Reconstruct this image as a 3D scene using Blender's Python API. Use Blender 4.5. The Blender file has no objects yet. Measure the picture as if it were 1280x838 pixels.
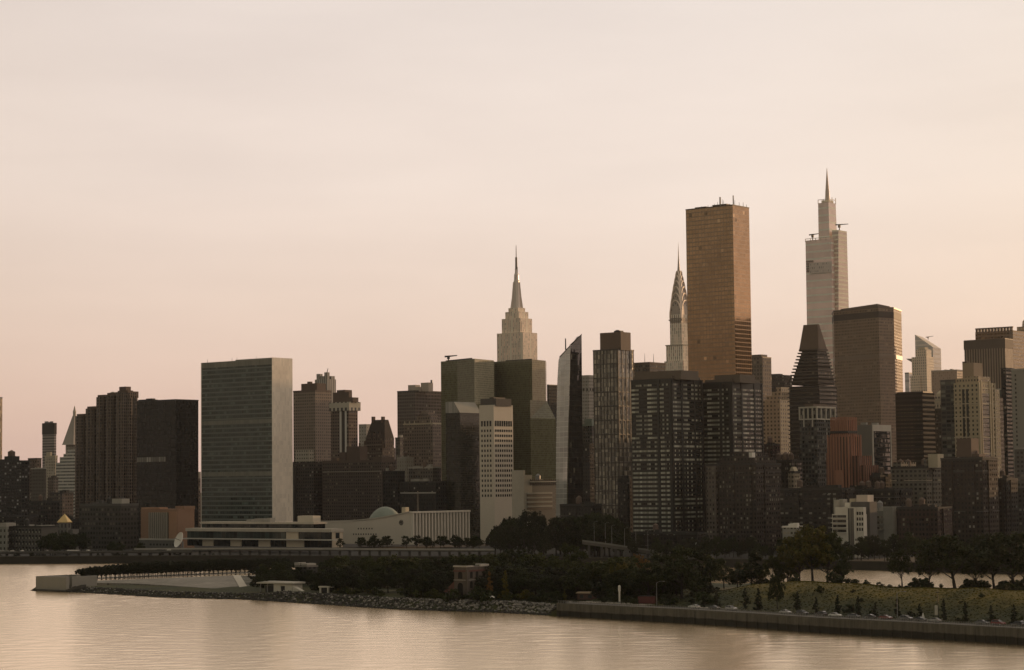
import bpy, math, random
from math import radians, sin, cos, tan, pi, floor, ceil, atan2, sqrt, hypot
from mathutils import Vector, Matrix

S = bpy.context.scene
COL = S.collection
# ------------------------------------------------------------------ camera
F = 2679.0                                   # focal length in pixels of the 1280 px wide photograph
CAMZ = 50.7
PITCH = math.atan((605 - 419) / F)
ROLL = radians(-0.6)
cam_d = bpy.data.cameras.new('camera')
cam = bpy.data.objects.new('camera', cam_d)
COL.objects.link(cam)
cam_d.sensor_width = 36.0
cam_d.lens = F / 1280 * 36.0
cam_d.clip_start = 1.0
cam_d.clip_end = 60000.0
RM = Matrix.Rotation(pi / 2 + PITCH, 3, 'X') @ Matrix.Rotation(ROLL, 3, 'Z')
cam.matrix_world = Matrix.Translation((0, 0, CAMZ)) @ RM.to_4x4()
S.camera = cam
S.view_settings.view_transform = 'Standard'
S.view_settings.look = 'None'
S.view_settings.exposure = 0.0
S.view_settings.gamma = 1.0
S.render.engine = 'CYCLES'
S.cycles.use_denoising = True
S.cycles.max_bounces = 6
S.cycles.diffuse_bounces = 2
S.cycles.glossy_bounces = 3
S.cycles.volume_bounces = 0
S.cycles.sample_clamp_indirect = 4.0

# ------------------------------------------------------------------ sky and sun
SUN_AZ = radians(45.0)                       # to the right of the view direction
SUN_EL = radians(4.5)
SUN_DIR = Vector((sin(SUN_AZ) * cos(SUN_EL), cos(SUN_AZ) * cos(SUN_EL), sin(SUN_EL)))
sun_d = bpy.data.lights.new('sun', 'SUN')
sun_d.energy = 3.0
sun_d.angle = radians(0.5)
sun_d.color = (1.0, 0.60, 0.30)
sun = bpy.data.objects.new('sun', sun_d)
COL.objects.link(sun)
sun.location = (600, 900, 700)
sun.rotation_euler = (-SUN_DIR).to_track_quat('-Z', 'Y').to_euler()

W = bpy.data.worlds.new('World')
S.world = W
W.use_nodes = True
nt = W.node_tree
nt.nodes.clear()


class NB:
    """small node-building helper"""
    def __init__(s, tree):
        s.t = tree

    def n(s, typ, **kw):
        nd = s.t.nodes.new(typ)
        for k, v in kw.items():
            setattr(nd, k, v)
        return nd

    def link(s, a, b):
        s.t.links.new(a, b)

    def setin(s, sock, v):
        if isinstance(v, bpy.types.NodeSocket):
            s.t.links.new(v, sock)
        else:
            if sock.type == 'RGBA' and len(v) == 3:
                v = (*v, 1)
            sock.default_value = v

    def m(s, op, a, b=None, c=None):
        nd = s.n('ShaderNodeMath', operation=op)
        s.setin(nd.inputs[0], a)
        if b is not None:
            s.setin(nd.inputs[1], b)
        if c is not None:
            s.setin(nd.inputs[2], c)
        return nd.outputs[0]

    def vm(s, op, a, b=None, out=0):
        nd = s.n('ShaderNodeVectorMath', operation=op)
        s.setin(nd.inputs[0], a)
        if b is not None:
            if op == 'SCALE':
                s.setin(nd.inputs['Scale'], b)
            else:
                s.setin(nd.inputs[1], b)
        return nd.outputs[out]

    def mix(s, fac, a, b, blend='MIX'):
        nd = s.n('ShaderNodeMix', data_type='RGBA', blend_type=blend)
        s.setin(nd.inputs[0], fac)
        s.setin(nd.inputs[6], a)
        s.setin(nd.inputs[7], b)
        return nd.outputs[2]

    def ramp(s, fac, stops, interp='LINEAR'):
        nd = s.n('ShaderNodeValToRGB')
        nd.color_ramp.interpolation = interp
        e = nd.color_ramp.elements
        while len(e) < len(stops):
            e.new(0.5)
        for el, (p, c) in zip(e, stops):
            el.position = p
            el.color = (*c, 1)
        s.setin(nd.inputs[0], fac)
        return nd.outputs[0]

    def comb(s, x, y, z):
        nd = s.n('ShaderNodeCombineXYZ')
        for i, v in enumerate((x, y, z)):
            s.setin(nd.inputs[i], v)
        return nd.outputs[0]

    def sep(s, v):
        nd = s.n('ShaderNodeSeparateXYZ')
        s.setin(nd.inputs[0], v)
        return nd.outputs

    def noise(s, vec, scale, detail=3, rough=.5, dim='3D'):
        nd = s.n('ShaderNodeTexNoise', noise_dimensions=dim)
        if vec is not None:
            s.setin(nd.inputs['Vector'], vec)
        nd.inputs['Scale'].default_value = scale
        nd.inputs['Detail'].default_value = detail
        nd.inputs['Roughness'].default_value = rough
        return nd.outputs[0]


b = NB(nt)
tc = b.n('ShaderNodeTexCoord')
gx, gy, gz = b.sep(tc.outputs['Generated'])
el = b.m('MAXIMUM', gz, 0.0)
grad = b.ramp(el, [(0.0, (.73, .505, .42)), (.035, (.785, .57, .465)), (.085, (.85, .675, .57)),
                   (.14, (.875, .74, .655)), (.225, (.84, .735, .67)), (.36, (.86, .72, .60)), (.62, (.74, .62, .50)),
                   (1.0, (.50, .47, .41))])
sd = b.m('ADD', b.m('MULTIPLY', gx, sin(SUN_AZ)), b.m('MULTIPLY', gy, cos(SUN_AZ)))
azr = b.ramp(b.m('MULTIPLY_ADD', sd, .5, .5), [(0.0, (.335, .365, .335)), (.36, (.39, .41, .37)), (.52, (.82, .76, .68)), (.66, (.86, .83, .79)),
                                                (.79, (.95, .945, .95)), (.88, (.985, 1.0, 1.015)),
                                                (.95, (.97, .98, .965)), (1.0, (1.25, 1.10, .96))])
sky_c = b.mix(1.0, grad, azr, 'MULTIPLY')
# thin streaks of high cloud
cl = b.noise(b.vm('MULTIPLY', tc.outputs['Generated'], (5.0, 5.0, 26.0)), 1.0, 5, .55)
cl = b.ramp(cl, [(.33, (.955, .948, .945)), (.66, (1.02, 1.015, 1.01))])
sky_c = b.mix(1.0, sky_c, cl, 'MULTIPLY')
ns = b.n('ShaderNodeTexSky', sky_type='NISHITA')
ns.sun_disc = False
ns.sun_elevation = SUN_EL
ns.sun_rotation = SUN_AZ
ns.air_density = 1.0
ns.dust_density = 3.0
bg1 = b.n('ShaderNodeBackground')
b.setin(bg1.inputs[0], sky_c)
bg1.inputs[1].default_value = 1.0
bg2 = b.n('ShaderNodeBackground')
b.setin(bg2.inputs[0], ns.outputs[0])
bg2.inputs[1].default_value = 0.0                # tuned below
NISHITA_STRENGTH = 0.012
bg2.inputs[1].default_value = NISHITA_STRENGTH
ad = b.n('ShaderNodeAddShader')
b.link(bg1.outputs[0], ad.inputs[0])
b.link(bg2.outputs[0], ad.inputs[1])
wo = b.n('ShaderNodeOutputWorld')
b.link(ad.outputs[0], wo.inputs[0])


# ------------------------------------------------------------------ from photograph coordinates to places
def ray(px, py):
    """slopes X/Y and Z/Y of the view ray through a pixel"""
    d = RM @ Vector(((px - 640) / F, (419 - py) / F, -1))
    return d.x / d.y, d.z / d.y


def at(px, py, Y):
    ax, az = ray(px, py)
    return Vector((ax * Y, Y, CAMZ + az * Y))


def ground(px, py, z=0.0):
    ax, az = ray(px, py)
    Y = (z - CAMZ) / az
    return Vector((ax * Y, Y, z))


def project(p):
    v = RM.transposed() @ (Vector(p) - Vector((0, 0, CAMZ)))
    return 640 + F * v.x / -v.z, 419 - F * v.y / -v.z


def zat(py, X, Y):
    Z = 60.0
    for _ in range(3):
        px, _y = project((X, Y, Z))
        Z = CAMZ + ray(px, py)[1] * Y
    return Z


# ------------------------------------------------------------------ mesh building
class MB:
    def __init__(s):
        s.v, s.f, s.mi = [], [], []

    def add(s, vs, fs, mi=0):
        o = len(s.v)
        s.v += [tuple(p) for p in vs]
        s.f += [tuple(i + o for i in f) for f in fs]
        s.mi += [mi] * len(fs)
        return s

    def box(s, x0, x1, y0, y1, z0, z1, mi=0):
        if x0 > x1: x0, x1 = x1, x0
        if y0 > y1: y0, y1 = y1, y0
        if z0 > z1: z0, z1 = z1, z0
        return s.add([(x0, y0, z0), (x1, y0, z0), (x1, y1, z0), (x0, y1, z0), (x0, y0, z1), (x1, y0, z1), (x1, y1, z1), (x0, y1, z1)],
                     [(0, 3, 2, 1), (4, 5, 6, 7), (0, 1, 5, 4), (1, 2, 6, 5), (2, 3, 7, 6), (3, 0, 4, 7)], mi)

    def loft(s, rings, mi=0, cap=True):
        """rings: lists of 3D points, counter-clockwise seen from above"""
        n = len(rings[0])
        vs = [p for r in rings for p in r]
        fs = []
        for k in range(len(rings) - 1):
            for i in range(n):
                j = (i + 1) % n
                fs.append((k * n + i, k * n + j, (k + 1) * n + j, (k + 1) * n + i))
        if cap:
            fs.append(tuple(range(n - 1, -1, -1)))
            fs.append(tuple((len(rings) - 1) * n + i for i in range(n)))
        return s.add(vs, fs, mi)

    def prism(s, poly, z0, z1, mi=0, top=None):
        a = sum(poly[i][0] * poly[(i + 1) % len(poly)][1] - poly[(i + 1) % len(poly)][0] * poly[i][1] for i in range(len(poly)))
        top = top or poly
        if a < 0:
            poly = poly[::-1]
            top = top[::-1]
        zs = z1 if isinstance(z1, (list, tuple)) else [z1] * len(poly)
        if a < 0 and isinstance(z1, (list, tuple)):
            zs = zs[::-1]
        return s.loft([[(x, y, z0) for x, y in poly], [(x, y, z) for (x, y), z in zip(top, zs)]], mi)

    def cyl(s, cx, cy, z0, z1, r0, r1=None, n=10, mi=0):
        r1 = r0 if r1 is None else r1
        r1 = max(r1, 1e-3)
        return s.loft([[(cx + r * cos(2 * pi * i / n), cy + r * sin(2 * pi * i / n), z) for i in range(n)] for r, z in ((r0, z0), (r1, z1))], mi)

    def lathe(s, cx, cy, prof, n=12, mi=0):
        return s.loft([[(cx + max(r, 1e-3) * cos(2 * pi * i / n), cy + max(r, 1e-3) * sin(2 * pi * i / n), z) for i in range(n)] for r, z in prof], mi)

    def tube(s, pts, rads, n=6, mi=0):
        rings = []
        for i, p in enumerate(pts):
            p = Vector(p)
            d = (Vector(pts[min(i + 1, len(pts) - 1)]) - Vector(pts[max(i - 1, 0)])).normalized()
            a = d.cross(Vector((0, 1, 0)) if abs(d.y) < .9 else Vector((1, 0, 0))).normalized()
            c = d.cross(a)
            rings.append([p + (a * cos(2 * pi * k / n) + c * sin(2 * pi * k / n)) * rads[i] for k in range(n)])
        return s.loft(rings, mi)

    def build(s, name, mats, parent=None, smooth=False):
        me = bpy.data.meshes.new(name)
        me.from_pydata(s.v, [], s.f)
        for m in (mats if isinstance(mats, (list, tuple)) else [mats]):
            me.materials.append(m)
        if any(s.mi):
            me.polygons.foreach_set('material_index', s.mi)
        if smooth:
            me.polygons.foreach_set('use_smooth', [True] * len(s.f))
        me.update()
        return link_mesh(name, me, parent)


def link_mesh(name, me, parent=None):
    o = bpy.data.objects.new(name, me)
    COL.objects.link(o)
    if parent is not None:
        o.parent = parent
    return o


def tag(o, label=None, cat=None, group=None, kind=None):
    if label: o['label'] = label
    if cat: o['category'] = cat
    if group: o['group'] = group
    if kind: o['kind'] = kind
    return o


def thing(name, label, cat, loc=(0, 0, 0), rz=0.0, group=None):
    o = bpy.data.objects.new(name, None)
    COL.objects.link(o)
    o.empty_display_size = 3
    o.location = loc
    o.rotation_euler = (0, 0, rz)
    return tag(o, label, cat, group)


def copy_tree(o, parent=None):
    c = o.copy()
    COL.objects.link(c)
    c.parent = parent
    for ch in KIDS.get(o.name, None) or [x for x in o.children]:
        copy_tree(ch, c)
    return c


KIDS = {}


# ------------------------------------------------------------------ materials
def newmat(name):
    m = bpy.data.materials.new(name)
    m.use_nodes = True
    m.node_tree.nodes.clear()
    nb = NB(m.node_tree)
    p = nb.n('ShaderNodeBsdfPrincipled')
    o = nb.n('ShaderNodeOutputMaterial')
    nb.link(p.outputs[0], o.inputs[0])
    return m, nb, p


MATS = {}


def tone(c):
    """scales base colours for contrast: dark ones lowered and greyed, pale ones raised"""
    l = .3 * c[0] + .6 * c[1] + .1 * c[2]
    t = min(1, max(0, (l - .05) / .30))
    k = .62 + .5 * t
    q = .46 - .38 * t
    return tuple(min(.85, v * k * (1 - q) + l * k * q) for v in c)


def plain(name, col, rough=.85, var=.18, scale=.08, metal=0.0, spec=.35):
    """matt surface with uneven weathering"""
    key = (name, col, rough)
    if key in MATS: return MATS[key]
    col = tone(col)
    m, nb, p = newmat(name)
    tcn = nb.n('ShaderNodeTexCoord')
    v = nb.vm('MULTIPLY', tcn.outputs['Object'], (1, 1, .35))
    a = nb.noise(v, scale, 4, .6)
    a2 = nb.noise(tcn.outputs['Object'], scale * 9, 2, .6)
    f = nb.m('ADD', nb.m('MULTIPLY', nb.m('SUBTRACT', a, .5), var * 2.4), nb.m('MULTIPLY_ADD', nb.m('SUBTRACT', a2, .5), var * 1.2, 1.0))
    nb.setin(p.inputs['Base Color'], nb.vm('SCALE', col, f))
    p.inputs['Roughness'].default_value = rough
    p.inputs['Metallic'].default_value = metal
    p.inputs['Specular IOR Level'].default_value = spec
    MATS[key] = m
    return m


def facade(name, wall, glass=(.018, .021, .024), bay=3.0, fl=3.3, ww=.55, wh=.5, cur=.18, curc=(.30, .285, .24),
           gr=.07, run=1, ior=1.5, wrough=.85, tilt=.012, line=None, lvar=.5, pier=None, wvar=.16, vrun=1, metal=0.0):
    """a wall with a grid of panes: every pane differs a little (blinds, depth of room, tilt of the glass)"""
    m, nb, p = newmat(name)
    wall = tone(wall)
    tcn = nb.n('ShaderNodeTexCoord')
    x, y, z = nb.sep(tcn.outputs['Object'])
    nx, ny, nz = nb.sep(tcn.outputs['Normal'])
    u = nb.m('SUBTRACT', nb.m('MULTIPLY', y, nx), nb.m('MULTIPLY', x, ny))
    a = nb.m('DIVIDE', u, bay)
    c = nb.m('DIVIDE', z, fl)
    fa, fc = nb.m('FRACT', a), nb.m('FRACT', c)
    ia, ic = nb.m('FLOOR', a), nb.m('FLOOR', c)
    mw = nb.m('LESS_THAN', nb.m('ABSOLUTE', nb.m('SUBTRACT', fa, .5)), ww / 2)
    mh = nb.m('LESS_THAN', nb.m('ABSOLUTE', nb.m('SUBTRACT', fc, .5)), wh / 2)
    side = nb.m('LESS_THAN', nb.m('ABSOLUTE', nz), .5)
    win = nb.m('MULTIPLY', nb.m('MULTIPLY', mw, mh), side)
    if pier:                                  # every n-th bay is a solid pier
        pm = nb.m('GREATER_THAN', nb.m('FRACT', nb.m('DIVIDE', nb.m('ADD', ia, .5), pier)), 1.0 / pier)
        win = nb.m('MULTIPLY', win, pm)
    face = nb.m('ROUND', nb.m('MULTIPLY', nx, 3.0))
    wn = nb.n('ShaderNodeTexWhiteNoise', noise_dimensions='3D')
    nb.setin(wn.inputs[0], nb.comb(nb.m('FLOOR', nb.m('DIVIDE', ia, run)) if run > 1 else ia,
                                   nb.m('FLOOR', nb.m('DIVIDE', ic, vrun)) if vrun > 1 else ic, face))
    wn2 = nb.n('ShaderNodeTexWhiteNoise', noise_dimensions='3D')
    nb.setin(wn2.inputs[0], nb.comb(ia, ic, nb.m('ADD', face, 17.3)))
    r1 = wn.outputs[0]
    r2 = wn2.outputs[0]
    cu = nb.m('LESS_THAN', r1, cur)
    pch = nb.noise(nb.vm('MULTIPLY', tcn.outputs['Object'], (1, 1, .55)), .033, 3, .55)  # uneven reflections painted into the glass colour as soft patches
    gcol = nb.vm('SCALE', glass, nb.m('MULTIPLY', nb.m('MULTIPLY_ADD', r2, 2 * lvar, 1 - lvar), nb.m('MULTIPLY_ADD', pch, .9, .55)))
    ccol = nb.vm('SCALE', curc, nb.m('MULTIPLY_ADD', r2, .9, .35))
    pane = nb.mix(cu, gcol, ccol)
    v = nb.vm('MULTIPLY', tcn.outputs['Object'], (1, 1, .3))
    n1 = nb.noise(v, .06, 4, .6)
    n2 = nb.noise(tcn.outputs['Object'], .7, 2, .6)
    wf = nb.m('ADD', nb.m('MULTIPLY', nb.m('SUBTRACT', n1, .5), wvar * 2.4), nb.m('MULTIPLY_ADD', nb.m('SUBTRACT', n2, .5), wvar, 1.0))
    wcol = nb.vm('SCALE', wall, wf)
    if line:                                  # thin light spandrel line at every floor
        lm = nb.m('MULTIPLY', nb.m('LESS_THAN', fc, line[0]), side)
        wcol = nb.mix(lm, wcol, line[1])
    col = nb.mix(win, wcol, pane)
    nb.setin(p.inputs['Base Color'], col)
    nb.setin(p.inputs['Roughness'], nb.m('MULTIPLY_ADD', win, gr - wrough, wrough))
    nb.setin(p.inputs['IOR'], nb.m('MULTIPLY_ADD', win, ior - 1.4, 1.4))
    p.inputs['Metallic'].default_value = metal
    if tilt:
        geo = nb.n('ShaderNodeNewGeometry')
        d = nb.vm('SUBTRACT', wn2.outputs[1], (.5, .5, .5))
        d = nb.vm('SCALE', d, nb.m('MULTIPLY', win, tilt * 2))
        nb.setin(p.inputs['Normal'], nb.vm('NORMALIZE', nb.vm('ADD', geo.outputs['Normal'], d)))
    return m


def pane_mat(name, glass, cur=.3, curc=(.34, .32, .27), bay=1.6, run=1, gr=.07, ior=1.5, lvar=.5, mull=.1, mullc=(.05, .05, .05)):
    return facade(name, mullc, glass, bay, 50.0, 1 - mull, 3.0, cur, curc, gr, run, ior, .5, .012, None, lvar)


# ------------------------------------------------------------------ buildings on the street grid
UX, UY = 0.788, -0.616                          # grid north (local x); grid west (local y) is (-UY, UX)


class Bld:
    """block seen by its left (east) face and its right (north) face; local origin = foot of the near edge,
    local x runs along the left face (the block lies at x<0), local y runs back"""
    def __init__(s, name, label, cat, xl, xe, xr, yt, D, base=2.0, rot=None, group=None, w=None, d=None):
        s.ux, s.uy = (UX, UY) if rot is None else (cos(rot), sin(rot))
        e = at(xe, yt, D)
        s.E = (e.x, e.y)
        s.H = e.z
        s.base = base
        al, ar = ray(xl, yt)[0], ray(xr, yt)[0]
        ex, ey = s.E
        # left end: E - w*(ux,uy) on ray al ; right end: E + d*(-uy,ux) on ray ar
        s.w = w if w else (ex - al * ey) / (s.ux - al * s.uy)
        s.d = d if d else (ar * ey - ex) / (-s.uy - ar * s.ux)
        s.o = thing(name, label, cat, (ex, ey, 0), atan2(s.uy, s.ux), group)
        FOOT.append((name, label, [s.wp(0, 0), s.wp(-s.w, 0), s.wp(-s.w, s.d), s.wp(0, s.d)], s.H))

    def wp(s, x, y):
        return (s.E[0] + x * s.ux - y * s.uy, s.E[1] + x * s.uy + y * s.ux)

    def lx(s, px, py, y=0.0):
        """local x where pixel column px meets the plane local y"""
        a = ray(px, py)[0]
        ex, ey = s.wp(0, y)
        return -(ex - a * ey) / (s.ux - a * s.uy)

    def ly(s, px, py, x=0.0):
        a = ray(px, py)[0]
        ex, ey = s.wp(x, 0)
        return (a * ey - ex) / (-s.uy - a * s.ux)

    def z(s, py, x=0.0, y=0.0):
        return zat(py, *s.wp(x, y))

    def shaft(s, mat, name='tower_shaft', top=None):
        return MB().box(-s.w, 0, 0, s.d, s.base, top or s.H).build(name, mat, s.o)

    def box(s, name, x0, x1, y0, y1, z0, z1, mat):
        return MB().box(x0, x1, y0, y1, z0, z1).build(name, mat, s.o)

    def fbox(s, name, fx0, fx1, fy0, fy1, z0, z1, mat):
        """box in fractions of the footprint"""
        return s.box(name, -s.w * (1 - fx0), -s.w * (1 - fx1), s.d * fy0, s.d * fy1, z0, z1, mat)

    def pxbox(s, name, xl, xe, xr, yt, zb, y, mat, dmax=None):
        """upper block whose left face stands on plane local y: columns xl..xe, right face to column xr, top row yt"""
        x0, x1 = s.lx(xl, yt, y), s.lx(xe, yt, y)
        y1 = s.ly(xr, yt, x1)
        if dmax: y1 = min(y1, y + dmax)
        y1 = max(y1, y + 2)
        zt = s.z(yt, x1, y)
        MB().box(x0, x1, y, y1, zb, zt).build(name, mat, s.o)
        return x0, x1, y, y1, zt

    def parapet(s, mat, h=1.2, t=.5, out=.15, z=None):
        z = s.H if z is None else z
        m = MB()
        o = out
        m.box(-s.w - o, o, -o, t, z - .4, z + h)
        m.box(-s.w - o, o, s.d - t, s.d + o, z - .4, z + h)
        m.box(-s.w - o, -s.w + t, t, s.d - t, z - .4, z + h)
        m.box(-t, o, t, s.d - t, z - .4, z + h)
        return m.build('parapet', mat, s.o)

    def bands(s, name, mat, z0, z1, n, frac=.5, left=True, right=True, x0=None, x1=0.0, y1=None, proud=.12, inset=.6):
        """one strip of windows per floor on the two faces seen"""
        x0 = -s.w if x0 is None else x0
        y1 = s.d if y1 is None else y1
        h = (z1 - z0) / n
        for k in range(n):
            za = z0 + h * (k + .5 - frac / 2)
            zb = za + h * frac
            if left:
                MB().box(x0 + inset, x1 - inset, -proud, .05, za, zb).build(name, mat, s.o)
            if right:
                MB().box(x1 - .05, x1 + proud, inset, y1 - inset, za, zb).build(name, mat, s.o)

    def clutter(s, seed, mats, n=4, z=None, hmax=5.0):
        """plant boxes, ducts and a tank on the roof"""
        R = random.Random(seed)
        z = s.H if z is None else z
        for k in range(n):
            a, c = R.uniform(.1, .75), R.uniform(.1, .7)
            wx, wy = min(s.w * .3, R.uniform(2, 9)), min(s.d * .3, R.uniform(2, 7))
            x = -s.w * (1 - a)
            y = s.d * c
            h = R.uniform(1.2, hmax)
            if R.random() < .25 and min(s.w, s.d) > 8:
                MB().cyl(x, y, z - .2, z + 1.6, 1.5, 1.5, 6).cyl(x, y, z + 1.6, z + 5, 1.9, 1.9, 12).cyl(x, y, z + 5, z + 6.6, 2.0, .1, 12).build('water_tank', mats[1 % len(mats)], s.o)
            else:
                MB().box(x, x + wx, y, y + wy, z - .2, z + h).build('roof_plant', mats[0], s.o)


FOOT = []
# ------------------------------------------------------------------ shared materials
CONC = plain('pale_concrete', (.34, .32, .28))
CONCD = plain('dark_concrete', (.13, .125, .115))
ROOF = plain('tar_roof', (.07, .068, .065))
METAL = plain('grey_metal', (.22, .22, .22), .45)
METALD = plain('dark_metal', (.05, .05, .05), .5)
BRICKB = plain('brown_brick', (.19, .12, .085))
BRICKR = plain('red_brick', (.16, .07, .05))
STONE = plain('limestone', (.42, .37, .30))
MARBLE = plain('white_marble', (.62, .57, .50), .7, .10, .12)
WHITE = plain('white_paint', (.62, .60, .55), .7, .1)
CREAM = plain('cream_stone', (.45, .39, .28))
TERRA = plain('terracotta_brick', (.40, .215, .12))
OLIVE = plain('olive_panel', (.11, .12, .08), .4)
GOLD = plain('gilded_copper', (.66, .46, .19), .35, .1, .3, 0.6)
GREENROOF = plain('verdigris_copper', (.20, .25, .21), .6)
CAPBRONZE = plain('bronze_panel', (.16, .10, .06), .5)


def antenna(b, x, y, z0, h, r=.25, mat=METALD, name='antenna'):
    return MB().cyl(x, y, z0 - .3, z0 + h, r, r * .4, 6).build(name, mat, b.o)


def crane(b, x, y, z0, h=5, L=12, ang=.4, name='roof_crane'):
    m = MB().cyl(x, y, z0 - .3, z0 + h, .7, .5, 6)
    m.tube([(x - L * .3 * cos(ang), y - L * .3 * sin(ang), z0 + h), (x + L * .7 * cos(ang), y + L * .7 * sin(ang), z0 + h + 1.0)], [.8, .4], 4)
    m.box(x - 1.2, x + 1.2, y - 1.2, y + 1.2, z0 + h * .5, z0 + h + .8)
    return m.build(name, METALD, b.o)


# ================================================================== left group
b = Bld('glass_tower', 'gold lit glass tower cut by the left edge of the photo', 'office tower', -46, -22, 3, 497, 2300)
b.shaft(facade('painted_sunlit_glass', (.30, .22, .13), (.55, .42, .24), 1.8, 4, .8, .8, .1, (.5, .4, .25), .22, 1, 2.6, .5, .02, metal=.5))  # gold base colour stands in for low sun reflected in the glass
b.parapet(METAL, 1.0)

b = Bld('apartment_block', 'dark slab block with scattered lit windows and a lumpy rooftop tank, at far left', 'apartment block', -60, 27, 37, 577, 1900)
b.shaft(facade('dark_slab_face', (.055, .048, .045), (.02, .022, .025), 3.4, 3.0, .62, .5, .17, (.34, .34, .33)))
b.parapet(ROOF, 1.0)
x = b.lx(11, 572, 6)
MB().box(x - 5, x + 5, 5, 14, b.H - .5, b.H + 5).build('mechanical_penthouse', ROOF, b.o)
MB().cyl(x, 9, b.H + 4.8, b.H + 9, 3.3, 3.3, 12).cyl(x, 9, b.H + 9, b.H + 10.5, 3.3, .4, 12).build('water_tank', BRICKB, b.o)
b.clutter(3, [ROOF, BRICKB], 5, hmax=3)

b = Bld('office_block', 'small brown office block behind the far left slab', 'office block', 35, 46, 52, 574, 2400)
b.shaft(facade('brown_grid', (.14, .11, .09), bay=4, fl=3.6))
b.parapet(ROOF)
b = Bld('office_block', 'tan flat topped block with a pale cornice beside the far left slab', 'office block', 39, 56, 58, 586, 2200)
b.shaft(facade('tan_grid', (.15, .125, .095), (.06, .055, .045), 2.4, 3.6, .45, .5, 0))
b.parapet(CONC, .8, .8, .4)
b = Bld('office_tower', 'dark flat topped slab tower standing alone against the pink sky', 'office tower', 53, 68, 70.5, 529, 3300)
zt = b.z(543)
b.shaft(facade('striped_slab', (.30, .27, .24), (.10, .095, .09), 60, 4.2, 1, .6, 0, ior=1.6))
b.box('louvre_crown', -b.w - .4, .4, -.4, b.d + .4, zt, b.H + .3, plain('dark_louvre', (.085, .07, .06)))
b.clutter(5, [METAL], 3, b.H + .3, 3)
b = Bld('office_tower', 'cream stone tower below the lone dark slab', 'office tower', 56, 69, 72, 571, 2750)
b.shaft(facade('cream_piers', (.40, .35, .27), (.08, .08, .07), 3.2, 3.6, .4, .6, .1))
b.parapet(CREAM, 1.5)
b.fbox('mechanical_penthouse', .1, .5, .2, .8, b.H - .3, b.H + 6, CREAM)
b = Bld('stepped_tower', 'pale stepped office tower with bright floor bands left of the fluted tower', 'office tower', 70, 100, 108, 578, 2500)
mt = facade('white_bands', (.46, .46, .42), (.07, .08, .085), 2.6, 3.8, .9, .45, .1)
b.shaft(mt)
for i, (xl, yt) in enumerate(((73, 571), (76, 567), (80, 562))):
    x0 = b.lx(xl, yt)
    MB().box(x0, 0, 2 + 2 * i, b.d - 2, b.H - .5, b.z(yt)).build('upper_setback', mt, b.o)

b = Bld('clock_tower', 'pale tower with a steep pyramid roof and lantern half hidden by the fluted tower', 'tower', 82, 97, 104, 556, 3000)
b.shaft(facade('pale_stone', (.40, .36, .31), (.1, .09, .08), 4, 4, .4, .5, .1))
zt = b.H
cx, cy = -b.w / 2, b.d / 2
zp = b.z(520, cx, cy)
MB().loft([[(cx - r, cy - r, z), (cx + r, cy - r, z), (cx + r, cy + r, z), (cx - r, cy + r, z)] for r, z in ((b.w * .48, zt), (b.w * .44, zt + 3), (1.9, zp))]).build('pyramid_roof', plain('pale_roof_stone', (.36, .32, .28)), b.o)
MB().lathe(cx, cy, [(2.2, zp - .5), (2.2, zp + 5), (2.6, zp + 5.2), (1.6, zp + 8), (.3, zp + 14)], 8).build('lantern', STONE, b.o)

# fluted residential tower: half-round bays of different height
b = Bld('apartment_tower', 'tall dark fluted tower of rounded bays stepping up to the right', 'apartment tower', 93, 158, 173, 500, 1960)
fl = facade('fluted_brick', (.20, .145, .105), (.016, .016, .018), 2.5, 2.95, .52, .72, .03, (.16, .14, .11), lvar=.5)
MB().box(-b.w + 1, -1, 3.5, b.d, b.base, b.z(518)).build('tower_shaft', fl, b.o)


def round_bay(b, x, y, r, z1, mat, ang0=pi, ang1=2 * pi, n=9):
    pts = [(x + r * cos(ang0 + (ang1 - ang0) * i / (n - 1)), y + r * sin(ang0 + (ang1 - ang0) * i / (n - 1))) for i in range(n)]
    MB().prism(pts, b.base, z1).build('rounded_bay', mat, b.o)


for xl, xr, yt in ((92.5, 105, 518), (105.5, 118, 509), (118.5, 130, 495), (130.5, 143, 493), (143.5, 158, 491)):
    x0, x1 = b.lx(xl, yt), b.lx(xr, yt)
    zt = b.z(yt)
    MB().box(x0 + .1, x1 - .1, 3.45, b.d * .8, b.z(519), zt - .1).build('bay_block', fl, b.o)
    round_bay(b, (x0 + x1) / 2, 3.4, (x1 - x0) / 2 - .9, zt, fl)
    MB().box(x0 + 1, x1 - 1, 2.5, 9, zt - .2, zt + 2.2).build('parapet', BRICKB, b.o)
for yy in (b.d * .3, b.d * .75):
    round_bay(b, -1.2, yy, b.d * .2, b.z(497), fl, -pi / 2, pi / 2)
x0, x1 = b.lx(144, 488, 8), b.lx(157, 488, 8)
MB().box(x0, b.lx(165, 489, 8), 8, 16, b.z(497), b.z(489)).build('mechanical_penthouse', BRICKB, b.o)
MB().box(b.lx(149, 484, 9), b.lx(157.5, 484, 9), 9, 15, b.z(490), b.z(482.5)).build('water_tank_housing', BRICKB, b.o)
MB().lathe(b.lx(140, 490, 9), 10, [(5, b.z(494)), (4.5, b.z(491)), (2.5, b.z(489)), (.3, b.z(488))], 10).build('roof_dome', CONC, b.o)

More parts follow.
